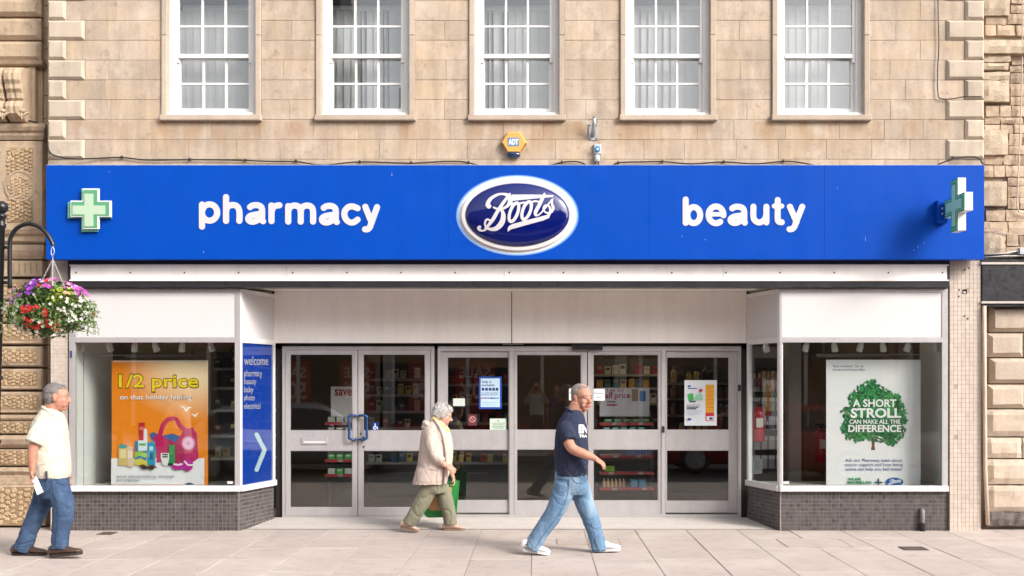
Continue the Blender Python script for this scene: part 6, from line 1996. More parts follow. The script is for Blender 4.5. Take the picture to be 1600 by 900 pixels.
skin = mat('skin', (.50, .245, .165), .55, .16, 26, .3, 140, sub=.03, tint=((.50, .17, .11), 14, .5, .7, .55))
skin_pale = mat('skin_pale', (.56, .31, .23), .55, .13, 26, .3, 140, sub=.03, tint=((.55, .22, .17), 14, .5, .7, .5))
lip = mat('lip', (.40, .13, .10), .5); browm = mat('brow_hair', (.16, .12, .10), .8)
eye_w = mat('eye_white', (.55, .5, .47), .3); eye_d = mat('eye_dark', (.02, .014, .012), .2)
sole_d = mat('sole_dark', (.03, .022, .018), .7)

BVH = {}
def seam(parent, me, Y, pts, w, m_, name='seam', off=.002, raise_=.0):
    """stitched line or edge laid on the cloth, given by photo pixels"""
    if me.name not in BVH: BVH[me.name] = BVHTree.FromPolygons([v.co.copy() for v in me.vertices], [tuple(p.vertices) for p in me.polygons])
    bv = BVH[me.name]; path = []
    for px, py in crom(pts, 6):
        o_ = P(px, py, Y - .7); d_ = (P(px, py, Y) - o_).normalized()
        h_, n_, _, _ = bv.ray_cast(o_, d_)
        if h_ is not None: path.append(h_ + n_ * off)
    if len(path) > 2:
        q = MB(); q.tube(path, w, 6); q.build(name, m_, parent, True)
def snap(o_):
    """mesh of a finished garment in world coordinates"""
    me = o_.data.copy(); me.transform(Matrix.Translation(WL[o_.name])); return me

def head_axes(yaw, pitch=0.0, roll=0.0):
    """yaw from +X towards the camera (-Y); pitch down positive"""
    f = Vector((math.cos(yaw), -math.sin(yaw), 0))
    s_ = Vector((-f.y, f.x, 0)); u_ = Vector((0, 0, 1))
    f2 = f * math.cos(pitch) - u_ * math.sin(pitch); u2 = u_ * math.cos(pitch) + f * math.sin(pitch)
    return f2, s_, u2

def paint_face(me, c, f, s_, u_, k):
    """lips and brows get their own colours on the one skin"""
    mi = []
    for p in me.polygons:
        d_ = p.center - c
        a, b, g = d_.dot(f) / k, d_.dot(s_) / k, d_.dot(u_) / k
        m_ = 0
        if a > .070 and abs(b) < .026 and -.080 < g < -.055: m_ = 1
        elif a > .050 and .010 < abs(b) < .050 and .022 < g < .032: m_ = 2
        mi.append(m_)
    me.polygons.foreach_set('material_index', mi)

def eyes(parent, c, f, s_, u_, k):
    for sg_ in (-1, 1):
        e = MB().ell(c + (f*.0790 + s_*.031*sg_ + u_*.004) * k, (.010*k, .014*k, .0062*k), Matrix((f, s_, u_)).transposed(), 10, 7).build('eye', eye_w, parent, True)
        MB().ell(c + (f*.0870 + s_*.032*sg_ + u_*.003) * k, (.0035*k, .0065*k, .0052*k), Matrix((f, s_, u_)).transposed(), 8, 6).build('iris', eye_d, e, True)

def hair_col(m_):
    return tuple([n_ for n_ in m_.node_tree.nodes if n_.type == 'RGB'][0].outputs[0].default_value)[:3]

def hair_mesh(parent, vols, c, f, s_, u_, k, m_, amp, seed, strands=900, sl=.02, lock=None):
    q = MB(); M = Matrix((f, s_, u_)).transposed()
    for (fx, sx, ux, rf, rs, ru) in vols: q.ell(c + (f*fx + s_*sx + u_*ux) * k, (rf*k, rs*k, ru*k), M, 18, 12)
    me = remeshed(q, .005, 2)
    wrinkle(me, amp, 38, seed, (1, 1, 1))
    # fine tufts standing off the surface
    rg_ = random.Random(seed); base_v = [(v.co.copy(), v.normal.copy()) for v in me.vertices]
    o_ = link_mesh('hair', me, m_, parent, True)
    q = MB()
    for i in range(strands):
        p, n_ = base_v[rg_.randrange(len(base_v))]
        fl = (u_ * -.6 - f * .5 + Vector((rg_.gauss(0, .5), rg_.gauss(0, .5), rg_.gauss(0, .5))))
        t_ = (fl - n_ * fl.dot(n_)).normalized()
        b_ = n_.cross(t_) * sl * .07
        a1 = p + t_ * sl * .5 + n_ * sl * .22; a2 = p + t_ * sl * rg_.uniform(.8, 1.2) + n_ * sl * rg_.uniform(.05, .55)
        q.add([p - b_, p + b_, a1 + b_ * .8, a1 - b_ * .8, a2], [(0, 1, 2, 3), (3, 2, 4)])
    light = mat(m_.name + '_light', tuple(min(.8, c_ * 1.7) for c_ in hair_col(m_)), .6)
    q.m = [1 if (i // 2) % 3 == 0 else 0 for i in range(len(q.f))]
    t = q.build('hair_tufts', [m_, light], o_); tag(t, kind='stuff')
    return o_

# --- man in the cream polo shirt, walking right
Y1 = -1.86
m1 = empty('person', (P(80, 868, Y1).x, Y1, 0), 'older man in cream polo shirt and blue jeans walking at the left', 'person', 'people walking past the shop')
f, s_, u_ = head_axes(R(-12), R(2)); c1 = P(89.5, 621, Y1); k1 = 1.10
q = MB(); head_parts(q, c1, f, s_, u_, k1)
limb(q, [L4(84, 630, Y1, 0, .080, .068), L4(81, 642, Y1, 0, .084, .072), L4(77, 656, Y1, 0, .095, .10)])
torso(q, [(64, 92, 660, .12), (56, 98, 690, .15), (60, 100, 730, .14), (62, 100, 760, .13)], Y1)
limb(q, [L4(66, 668, Y1, -.17, .052), L4(54, 694, Y1, -.235, .048), L4(50, 714, Y1, -.25, .043), L4(50.5, 734, Y1, -.25, .030, .026)])
w_ = P(50.5, 736, Y1 - .25); hand(q, w_, Vector((-.12, 0, -1)), Vector((.9, .25, 0)), 1.0, 1.0, 1)
limb(q, [L4(80, 670, Y1, .17, .05), L4(90, 700, Y1, .22, .045), L4(97, 722, Y1, .23, .04), L4(101, 738, Y1, .23, .028)])
hand(q, P(101.5, 740, Y1 + .23), Vector((.2, 0, -1)), Vector((.5, -.8, 0)), 1.0, .8, -1)
me = remeshed(q, .0058, 3); paint_face(me, c1, f, s_, u_, k1)
body = link_mesh('body', me, [skin, lip, browm], m1, True)
eyes(body, c1, f, s_, u_, k1)
grey = mat('grey_hair', (.22, .20, .195), .75, .4, 60, .5, 300); hair_mesh(m1, [(-.026, 0, .050, .090, .080, .080), (-.045, 0, .005, .066, .0765, .080), (.012, 0, .088, .060, .060, .030)], c1, f, s_, u_, k1, grey, .003, 3, 3200, .017)
polo = mat('polo_cream', (.64, .59, .49), .85, .04, 8, .3, 300)
q = MB()
torso(q, [(67.5, 90, 638, .082), (61, 97, 647, .135), (52.5, 102, 664, .198), (50, 104, 690, .215), (51, 106.5, 715, .215), (54, 107.5, 735, .205), (55, 106.5, 747, .20)], Y1)
limb(q, [L4(67, 664, Y1, -.14, .078), L4(58, 678, Y1, -.21, .080), L4(52.5, 690, Y1, -.24, .080)], hem=True)
limb(q, [L4(80, 664, Y1, .14, .075), L4(88, 680, Y1, .20, .078), L4(92, 694, Y1, .225, .078)], hem=True)
me = remeshed(q, .009, 5)
wrinkle(me, .011, 7, 4, (1.2, 1.2, .8), lambda co: .35 + .65 * max(0, min(1, (1.38 - co.z) / .3)))
shirt = link_mesh('polo_shirt', me, polo, m1, True)
q = MB()                                          # collar, placket line and sleeve bands
q.tube([Vector(p) for p in crom([tuple(P(66.5, 636, Y1 + .03)), tuple(P(67.5, 637, Y1 - .05)), tuple(P(76, 643, Y1 - .10)), tuple(P(86, 651, Y1 - .105)), tuple(P(94, 655, Y1 - .05)), tuple(P(95, 650, Y1 + .05))], 5)], [.018] * 26, 8)
q.build('collar', polo, shirt, True)
q = MB(); q.tube([P(54.3, 688.4, Y1 - .235), P(52.2, 692.6, Y1 - .245)], [.0835, .084], 20); q.build('sleeve_band', polo, shirt, True)
q = MB(); a_ = P(71.5, 736, Y1 - .214); q.box(a_.x, a_.x + .010, a_.y - .006, a_.y + .03, P(0, 748, Y1 - .2).z, a_.z); q.build('side_vent', mat('vent_shadow_cloth', (.05, .055, .09), .9), shirt)
jean1 = mat('dark_denim', (.040, .080, .165), .85, .26, 16, .6, 260, aniso=(1, 1, .5), tint=((.095, .165, .28), 5, .5, .72, .7))
q = MB()
torso(q, [(58, 105, 738, .18), (58, 105.5, 752, .185), (62, 106, 766, .18), (70, 103, 778, .16)], Y1)
limb(q, [L4(90, 760, Y1, -.085, .115, .10), L4(98, 786, Y1, -.09, .108, .10), L4(98.5, 806, Y1, -.09, .100, .092), L4(95.5, 826, Y1, -.09, .088, .085), L4(93, 857, Y1, -.09, .083, .082)], hem=True)
limb(q, [L4(74, 760, Y1, .085, .115, .10), L4(66, 785, Y1, .09, .102, .098), L4(56, 806, Y1, .09, .090, .09), L4(46, 830, Y1, .09, .086, .085), L4(35, 861, Y1, .09, .092, .085)], hem=True)
me = remeshed(q, .0085, 2)
wrinkle(me, .010, 7, 2, (.8, .8, 1.15), lambda co: .75 + .9 * max(0, 1 - co.z / .28))
tr = link_mesh('jeans', me, jean1, m1, True)
den_d = mat('denim_stitch', (.022, .042, .085), .9); den_o = mat('denim_thread', (.16, .20, .26), .9)
ms = snap(tr)
seam(tr, ms, Y1, [(80, 748), (84, 775), (90, 805), (88, 830), (86, 856)], .0032, den_d); seam(tr, ms, Y1, [(86, 749), (92, 756), (101, 757)], .003, den_d, 'pocket_edge')
seam(tr, ms, Y1, [(64, 752), (64, 768), (70, 772), (77, 768), (77, 753), (64, 752)], .0026, den_d, 'back_pocket')
seam(tr, ms, Y1, [(80, 851.5), (93, 853), (106, 851)], .0022, den_o, 'hem_stitch'); seam(tr, ms, Y1, [(22, 856), (35, 857.5), (49, 858.5)], .0022, den_o, 'hem_stitch')
ps = snap(shirt)
seam(shirt, ps, Y1, [(66, 650), (61, 660), (62, 672), (66, 684), (69, 690)], .003, polo, 'armhole_seam', -.001)
brown = mat('brown_leather', (.075, .042, .03), .35, .2, 14, .1, 120, coat=.2)
shoe(m1, P(20, 0, Y1 + .09).x, P(73, 0, Y1 + .09).x, Y1 + .09, .0, brown, sole_d, 0, .052, .105)
shoe(m1, P(79, 0, Y1 - .09).x, P(128, 0, Y1 - .09).x, Y1 - .09, .0, brown, sole_d, R(5), .052, .105, lift=.012)
pap = MB(); a_ = P(50.5, 748, Y1 - .262)
for sgn_, nm in ((0, 'sheet'),):
    pts = [P(49, 748, Y1 - .27), P(56, 744.5, Y1 - .262), P(67, 769, Y1 - .275), P(58, 773.5, Y1 - .285)]
    vs = [tuple(p) for p in pts] + [(p.x + .004, p.y + .006, p.z) for p in pts]
    pap.add(vs, [(0, 3, 2, 1), (4, 5, 6, 7), (0, 1, 5, 4), (1, 2, 6, 5), (2, 3, 7, 6), (3, 0, 4, 7)])
me = pap.mesh('folded_paper'); fix_normals(me)
o = link_mesh('folded_paper', me, mat('paper_white', (.78, .78, .82), .6), None); tag(o, 'folded white paper held by the man in the cream shirt', 'paper')

# --- woman in the beige coat
Y2 = -.03
m2 = empty('person', (P(678, 830, Y2).x, Y2, 0), 'grey-haired woman in beige coat and olive trousers walking past the doors', 'person', 'people walking past the shop')
f, s_, u_ = head_axes(R(-6), R(16)); c2_ = P(691.5, 648.5, Y2); k2 = 1.02
q = MB(); head_parts(q, c2_, f, s_, u_, k2, True)
limb(q, [L4(688, 655, Y2, 0, .064, .056), L4(684, 664, Y2, 0, .068, .06), L4(680, 674, Y2, 0, .08, .085)])
torso(q, [(668, 694, 678, .11), (664, 698, 700, .14), (662, 696, 735, .14), (664, 694, 758, .13)], Y2)
limb(q, [L4(674, 686, Y2, -.16, .045), L4(679, 708, Y2, -.21, .042), L4(692, 724, Y2, -.22, .036), L4(697, 727, Y2, -.22, .028, .024)])
hand(q, P(697.5, 727.5, Y2 - .22), Vector((.85, -.1, -.55)), Vector((-.2, .8, -.4)), .92, .7, 1)
limb(q, [L4(684, 686, Y2, .15, .042), L4(694, 712, Y2, .19, .04), L4(704, 736, Y2, .20, .032), L4(707, 744, Y2, .20, .026)])
hand(q, P(707.5, 745, Y2 + .20), Vector((.2, 0, -1)), Vector((-.9, -.2, 0)), .92, 1.4, -1)
me = remeshed(q, .0058, 3); paint_face(me, c2_, f, s_, u_, k2)
body = link_mesh('body', me, [skin_pale, lip, mat('brow_grey', (.4, .36, .34), .8)], m2, True)
eyes(body, c2_, f, s_, u_, k2)
white_h = mat('silver_hair', (.52, .48, .46), .7, .25, 40, .6, 160)
hair_mesh(m2, [(-.022, 0, .045, .100, .092, .092), (-.052, 0, .0, .066, .084, .075), (.028, 0, .078, .066, .074, .044), (-.006, .058, .02, .055, .03, .048), (-.006, -.058, .02, .055, .03, .048)], c2_, f, s_, u_, k2, white_h, .010, 8, 3200, .028)
coat = mat('beige_coat', (.56, .455, .40), .85, .07, 9, .4, 220)
q = MB()
torso(q, [(672, 692, 657, .085), (663.5, 698, 664, .14), (657.5, 703, 679, .188), (655, 704, 705, .205), (652, 703, 725, .21), (647, 700, 742, .215), (644.5, 697, 756, .22)], Y2)
limb(q, [L4(674, 680, Y2, -.13, .078), L4(675, 696, Y2, -.19, .075), L4(681, 712, Y2, -.215, .066), L4(692, 723, Y2, -.22, .054)], hem=True)
limb(q, [L4(684, 682, Y2, .13, .076), L4(693, 708, Y2, .18, .066), L4(702, 732, Y2, .20, .05)], hem=True)
me = remeshed(q, .009, 4)
wrinkle(me, .012, 6.5, 5, (1.3, 1.0, .6))
ct = link_mesh('coat', me, coat, m2, True)
q = MB(); hd = P(669, 663, Y2); q.ell(hd, (.075, .13, .045), Matrix.Rotation(R(25), 3, 'Y'), 16, 10); q.ell(hd + Vector((-.03, 0, -.03)), (.05, .11, .05), None, 14, 8)
me = remeshed(q, .008, 2); wrinkle(me, .006, 18, 2); link_mesh('hood', me, coat, ct, True)
q = MB()
q.tube([Vector(p) for p in crom([tuple(P(680, 657, Y2 - .085)), tuple(P(688, 668, Y2 - .145)), tuple(P(695, 690, Y2 - .165)), tuple(P(698, 715, Y2 - .165)), tuple(P(697, 740, Y2 - .16)), tuple(P(695, 756, Y2 - .15))], 5)], [(.02, .028)] * 26, 8)
q.build('lapel', coat, ct, True)
cs = snap(ct); ctd = mat('coat_seam', (.38, .29, .245), .9)
seam(ct, cs, Y2, [(668, 664), (664, 676), (666, 690), (669, 700)], .0034, ctd, 'armhole_seam', 0); seam(ct, cs, Y2, [(659, 686), (655, 715), (651, 753)], .0028, ctd, 'back_seam', 0)
seam(ct, cs, Y2, [(671, 733), (684, 735)], .006, ctd, 'pocket_welt', 0); seam(ct, cs, Y2, [(646, 751), (670, 753), (696, 752)], .0026, ctd, 'hem_stitch', 0)
seam(ct, cs, Y2, [(687, 718), (691, 728)], .003, ctd, 'cuff_seam', 0)
card = mat('cream_cardigan', (.66, .57, .43), .9, .05, 9, .3, 300)
q = MB(); torso(q, [(690, 700, 666, .06), (690, 706, 684, .12), (688, 708, 705, .135), (686, 706, 728, .135), (686, 700, 746, .12)], Y2); me = remeshed(q, .009, 3); wrinkle(me, .006, 12, 3, (1, 1, .5)); link_mesh('cardigan', me, card, m2, True)
q = MB(); q.tube([Vector(p) for p in crom([tuple(P(676, 653, Y2 - .06)), tuple(P(685, 660, Y2 - .098)), tuple(P(694, 668, Y2 - .095)), tuple(P(700, 674, Y2 - .04)), tuple(P(700, 671, Y2 + .04))], 5)], [.02] * 21, 8)
q.build('scarf', mat('yellow_scarf', (.68, .50, .16), .85, .2, 40), m2, True)
oliv = mat('olive_trousers', (.215, .205, .145), .85, .08, 9, .15, 400)
q = MB()
torso(q, [(656, 696, 748, .16), (658, 697, 760, .165), (664, 697, 770, .15)], Y2)
limb(q, [L4(672, 760, Y2, -.07, .10, .085), L4(662, 780, Y2, -.075, .098, .085), L4(650, 800, Y2, -.08, .088, .08), L4(638, 819, Y2, -.08, .078, .074)], hem=True)
limb(q, [L4(689, 760, Y2, .07, .095, .085), L4(696, 782, Y2, .075, .092, .082), L4(701, 800, Y2, .08, .082, .076), L4(704, 820, Y2, .08, .076, .072)], hem=True)
me = remeshed(q, .009, 3); wrinkle(me, .011, 7, 6, (1, 1, .6)); link_mesh('trousers', me, oliv, m2, True)
flat_m = mat('pink_beige_shoe', (.55, .37, .30), .5, .05, 20)
shoe(m2, P(625, 0, Y2 - .08).x, P(650, 0, Y2 - .08).x + .02, Y2 - .08, 0, flat_m, mat('sole_tan', (.22, .14, .10), .7), R(-14), .042, .085, lift=.0, lace=False)
shoe(m2, P(693, 0, Y2 + .08).x, P(726, 0, Y2 + .08).x, Y2 + .08, 0, flat_m, MATS['sole_tan'], 0, .042, .085, lace=False)
# carrier bag in her far hand
cbg = empty('carrier_bag', P(690, 808, Y2 + .24), 'green and orange carrier bag carried by the woman', 'bag')
bg_g = mat('bag_green', (.02, .24, .05), .35, .1, 12, .2, 40); bg_o = mat('bag_orange', (.62, .33, .12), .4, .25, 9)
def bagpt(px, py, dy_): return P(px, py, Y2 + .24 + dy_)
q = MB()
fr2 = [bagpt(668, 757, -.05), bagpt(717, 752, -.05), bagpt(713, 803, -.07), bagpt(706, 808, -.06), bagpt(668, 809, -.06), bagpt(662, 803, -.07)]
bk2 = [Vector((p.x, p.y + .13, p.z)) for p in fr2]; n_ = 6
q.add([tuple(p) for p in fr2 + bk2], [tuple(range(n_)), tuple(range(2*n_ - 1, n_ - 1, -1))] + [(i, (i+1) % n_, n_ + (i+1) % n_, n_ + i) for i in range(n_)])
me = q.mesh('bag_body'); fix_normals(me); link_mesh('bag_body', me, bg_g, cbg)
q = MB(); q.add([bagpt(674, 764, -.063), bagpt(706, 761, -.063), bagpt(705, 792, -.073), bagpt(699, 797, -.073), bagpt(674, 798, -.073), bagpt(668, 793, -.073)], [tuple(range(6))]); q.build('printed_panel', bg_o, cbg)
for dy_ in (-.04, .05):
    q = MB().tube([Vector(p) for p in crom([tuple(bagpt(700, 756, dy_)), tuple(bagpt(705, 748, dy_)), tuple(bagpt(709, 747, dy_)), tuple(bagpt(714, 754, dy_))], 5)], .008, 8); q.build('bag_handle', bg_g, cbg, True)

# --- man in the navy T-shirt
Y3 = -1.66
m3 = empty('person', (P(888, 866, Y3).x, Y3, 0), 'man in navy T-shirt and pale jeans striding past the sliding doors', 'person', 'people walking past the shop')
f, s_, u_ = head_axes(R(52), R(4)); c3 = P(909.5, 621.5, Y3); k3 = 1.10
q = MB(); head_parts(q, c3, f, s_, u_, k3)
limb(q, [L4(904, 632, Y3, 0, .082, .070), L4(899, 644, Y3, 0, .086, .074), L4(894, 657, Y3, 0, .098, .10)])
torso(q, [(878, 908, 664, .12), (872, 914, 690, .15), (874, 912, 725, .14), (876, 910, 750, .13)], Y3)
limb(q, [L4(884, 672, Y3, -.18, .056), L4(889, 692, Y3, -.24, .053), L4(896, 702, Y3, -.26, .050), L4(912, 709, Y3, -.275, .046), L4(928, 715.5, Y3, -.285, .032, .027)])
hand(q, P(929, 716, Y3 - .285), Vector((.8, -.02, -.52)), Vector((-.45, .35, -.6)), 1.05, .75, 1)
limb(q, [L4(898, 672, Y3, .18, .05), L4(890, 700, Y3, .24, .045), L4(880, 720, Y3, .26, .04), L4(874, 738, Y3, .26, .03)])
hand(q, P(873.5, 740, Y3 + .26), Vector((-.2, 0, -1)), Vector((.5, -.8, 0)), 1.0, .8, -1)
me = remeshed(q, .0058, 3); paint_face(me, c3, f, s_, u_, k3)
body = link_mesh('body', me, [skin, lip, browm], m3, True)
eyes(body, c3, f, s_, u_, k3)
grey3 = mat('short_grey_hair', (.30, .265, .245), .75, .4, 60, .5, 300)
hair_mesh(m3, [(-.030, 0, .048, .090, .081, .078), (-.045, 0, .010, .066, .0765, .075), (.006, 0, .088, .058, .058, .026)], c3, f, s_, u_, k3, grey3, .003, 5, 3200, .015)
navy_m = mat('navy_cotton', (.020, .027, .062), .92, .12, 12, .4, 260)
q = MB()
torso(q, [(885, 908, 640, .092), (877.5, 913, 650, .145), (869, 917, 668, .207), (866, 919.5, 695, .215), (865.5, 920, 715, .21), (867, 918, 732, .20), (867, 917, 743, .195)], Y3)
limb(q, [L4(884, 668, Y3, -.14, .082), L4(887, 679, Y3, -.21, .082), L4(890.5, 689, Y3, -.24, .080)], hem=True)
limb(q, [L4(898, 668, Y3, .14, .08), L4(895, 680, Y3, .20, .08), L4(892, 690, Y3, .23, .078)], hem=True)
me = remeshed(q, .009, 5); wrinkle(me, .012, 7, 9, (1.1, 1.1, .8), lambda co: .4 + .6 * max(0, min(1, (1.36 - co.z) / .3)))
me_shirt = me.copy()
tee = link_mesh('t_shirt', me, navy_m, m3, True)
q = MB(); q.tube([Vector(p) for p in crom([tuple(P(884, 637, Y3 + .02)), tuple(P(886, 638, Y3 - .06)), tuple(P(896, 645, Y3 - .105)), tuple(P(907, 650, Y3 - .085)), tuple(P(911, 647, Y3 + .03))], 5)], [.012] * 21, 8); q.build('neckband', navy_m, tee, True)
# white print on the chest: laid onto the cloth
bvh = BVHTree.FromPolygons([v.co.copy() for v in me_shirt.vertices], [tuple(p.vertices) for p in me_shirt.polygons])
def chest(px, py):
    o_ = P(px, py, Y3 - .6); d_ = (P(px, py, Y3) - o_).normalized()
    h_, n_, _, _ = bvh.ray_cast(o_, d_)
    return (h_ + n_ * .003) if h_ is not None else P(px, py, Y3 - .1)
tp = mat('shirt_print_white', (.74, .72, .74), .8)
def chest_text(txt, x0, y0, x1, y1, bold):
    vs, fs = font_mesh(txt, bold, 0, 0, 2)
    me_ = bpy.data.meshes.new('t'); me_.from_pydata([tuple(v) for v in vs], [], fs)
    bm = bmesh.new(); bm.from_mesh(me_); bmesh.ops.triangulate(bm, faces=bm.faces); bmesh.ops.subdivide_edges(bm, edges=bm.edges, cuts=2, use_grid_fill=True); bm.to_mesh(me_); bm.free()
    co = np.array([v.co[:] for v in me_.vertices]); lo, hi = co.min(0), co.max(0)
    for v in me_.vertices:
        a = (v.co.x - lo[0]) / (hi[0] - lo[0]); b = (v.co.y - lo[1]) / (hi[1] - lo[1])
        v.co = chest(x0 + a * (x1 - x0), y1 + b * (y0 - y1))
    fix_normals(me_); link_mesh('chest_print', me_, tp, tee)
chest_text('EN', 904, 663.5, 918, 677, .06); chest_text('TRA', 904.5, 679, 917, 683.5, .03)
q = MB()
gp = [[chest(913.5 + i * .95, 654 + j * 2.2) for i in range(5)] for j in range(6)]
jean3 = mat('pale_denim', (.125, .225, .36), .85, .22, 16, .6, 260, aniso=(1, 1, .5), tint=((.36, .48, .60), 4.5, .45, .7, .85))
q = MB()
torso(q, [(866.5, 917, 735, .18), (867, 919, 750, .185), (872, 920, 762, .175), (878, 916, 772, .15)], Y3)
limb(q, [L4(883, 758, Y3, -.085, .115, .10), L4(875, 782, Y3, -.09, .105, .098), L4(864, 804, Y3, -.09, .093, .09), L4(847, 830, Y3, -.09, .085, .085), L4(830, 857, Y3, -.09, .090, .085)], hem=True)
limb(q, [L4(904, 758, Y3, .085, .11, .10), L4(912, 782, Y3, .09, .10, .095), L4(920, 804, Y3, .09, .090, .088), L4(929, 830, Y3, .09, .082, .082), L4(937, 861, Y3, .09, .082, .08)], hem=True)
me = remeshed(q, .0085, 2); wrinkle(me, .010, 7, 7, (.8, .8, 1.1), lambda co: .75 + .9 * max(0, 1 - co.z / .28))
link_mesh('jeans', me, jean3, m3, True)
jo = [o_ for o_ in m3.children if o_.name.startswith('jeans')][0]; ms = snap(jo)
den3 = mat('pale_denim_stitch', (.07, .13, .22), .9); den4 = mat('pale_denim_thread', (.34, .42, .50), .9)
seam(jo, ms, Y3, [(890, 744), (886, 775), (872, 805), (852, 832), (836, 856)], .0034, den3); seam(jo, ms, Y3, [(893, 746), (900, 754), (910, 756)], .003, den3, 'pocket_edge')
seam(jo, ms, Y3, [(873, 749), (872, 764), (878, 769), (885, 766), (887, 750), (873, 749)], .0028, den3, 'back_pocket')
seam(jo, ms, Y3, [(817, 852), (830, 853.5), (844, 854.5)], .0024, den4, 'hem_stitch'); seam(jo, ms, Y3, [(925, 856), (937, 857), (949, 856)], .0024, den4, 'hem_stitch')
seam(tee, me_shirt, Y3, [(882, 652), (876, 664), (877, 676), (880, 686)], .003, mat('navy_seam', (.012, .016, .040), .9), 'armhole_seam', 0)
seam(tee, me_shirt, Y3, [(881, 687.5), (890, 690), (901, 687)], .0028, MATS['navy_seam'], 'sleeve_hem', 0)
seam(tee, me_shirt, Y3, [(868, 738.5), (890, 740), (915, 738.5)], .0026, MATS['navy_seam'], 'hem_stitch', 0)
trn = mat('white_trainer', (.72, .71, .72), .5, .06, 20, .1, 100); sol_w = mat('sole_white', (.62, .61, .62), .6)
shoe(m3, P(815, 0, Y3 - .09).x, P(858, 0, Y3 - .09).x, Y3 - .09, 0, trn, sol_w, R(-10), .050, .105)
shoe(m3, P(926, 0, Y3 + .09).x, P(969, 0, Y3 + .09).x, Y3 + .09, 0, trn, sol_w, R(3), .050, .105, lift=.004)

# --- two people across the street, mirrored in the doors
def standing(name_label, X, Yp, h_, shirt_m, leg_m, hair_m, cam_up, face=1):
    """person facing the shop (+Y)"""
    t = empty('person', (X, Yp, 0), name_label, 'person')
    k = h_ / 1.75
    def V(x, y, z): return (X + x * k, Yp + y * k, z * k)
    f = Vector((0, 1, 0)); s_ = Vector((-1, 0, 0)); u_ = Vector((0, 0, 1)); c_ = Vector(V(0, .02, 1.62))
    q = MB(); head_parts(q, c_, f, s_, u_, k)
    limb(q, [(*V(0, 0, 1.56), .055, .055), (*V(0, -.01, 1.40), .08, .08)]); limb(q, [(*V(0, 0, 1.35), .12, .075), (*V(0, 0, 1.0), .12, .075)])
    for sd in (-1, 1):
        if cam_up:
            limb(q, [(*V(.19*sd, 0, 1.40), .05, .05), (*V(.27*sd, .10, 1.22), .045, .045), (*V(.20*sd, .24, 1.40), .038, .038), (*V(.09*sd, .26, 1.56), .028, .028)])
            hand(q, Vector(V(.09*sd, .265, 1.565)), Vector((-.5*sd, .15, .8)), Vector((-.6*sd, -.5, 0)), k, .9, sd)
        else:
            limb(q, [(*V(.19*sd, 0, 1.40), .05, .05), (*V(.25*sd, -.02, 1.12), .043, .043), (*V(.24*sd, .06, .88), .03, .03)])
            hand(q, Vector(V(.24*sd, .065, .87)), Vector((0, .1, -1)), Vector((-sd, .2, 0)), k, .7, sd)
    me = remeshed(q, .008, 2); paint_face(me, c_, f, s_, u_, k); b = link_mesh('body', me, [skin, lip, browm], t, True)
    hair_mesh(t, [(-.026, 0, .052, .090, .082, .080), (-.045, 0, .005, .066, .080, .085)], c_, f, s_, u_, k, hair_m, .003, 3, 200, .02)
    q = MB()
    limb(q, [(*V(0, 0, 1.44), .09, .06), (*V(0, 0, 1.36), .19, .11), (*V(0, 0, 1.15), .18, .125), (*V(0, 0, .92), .175, .125)])
    for sd in (-1, 1):
        e = V(.25*sd, .07, 1.26) if cam_up else V(.235*sd, -.015, 1.20)
        limb(q, [(*V(.15*sd, 0, 1.40), .075, .075), (*e, .068, .068)])
    me = remeshed(q, .012, 3); wrinkle(me, .006, 9, 3); link_mesh('shirt', me, shirt_m, t, True)
    q = MB()
    limb(q, [(*V(0, 0, .98), .165, .12), (*V(0, 0, .84), .17, .125)])
    for sd in (-1, 1): limb(q, [(*V(.085*sd, 0, .85), .09, .095), (*V(.10*sd, .01, .5), .07, .075), (*V(.11*sd, 0, .10), .06, .065)])
    me = remeshed(q, .012, 3); link_mesh('trousers', me, leg_m, t, True)
    for sd in (-1, 1):
        q = MB(); limb(q, [(*V(.11*sd, -.06, .04), .04, .04), (*V(.11*sd, .06, .045), .04, .045), (*V(.12*sd, .17, .03), .035, .025)]); me = remeshed(q, .008, 2); link_mesh('shoe', me, brown, t, True)
    return t, V
tp_, Vp = standing('person in pale shirt holding up a camera, mirrored in the left sliding door', -.03, -13.1, 1.74, mat('pale_shirt', (.55, .53, .50), .9, .2, 40), mat('dark_trousers', (.03, .03, .035), .9), mat('dark_hair', (.03, .022, .018), .7), True)
cmr = empty('camera_body', Vp(0, .30, 1.60), 'black camera held up by the person mirrored in the sliding door', 'camera')
a_ = Vector(Vp(0, .27, 1.60)); MB().cbox(a_.x - .065, a_.x + .065, a_.y - .03, a_.y + .03, a_.z - .045, a_.z + .045, .008, .008).build('camera_case', M_BLACKM, cmr)
MB().lathe([(.036, 0), (.038, .05), (.036, .10), (.028, .10)], (a_.x, a_.y + .13, a_.z), 18, 0, 'y').build('lens', M_BLACKM, cmr, True)
standing('person in purple top across the street, seen mirrored beside the photographer', .48, -13.35, 1.66, mat('purple_top', (.10, .03, .16), .9, .1, 10), MATS['dark_trousers'], MATS['dark_hair'], False)
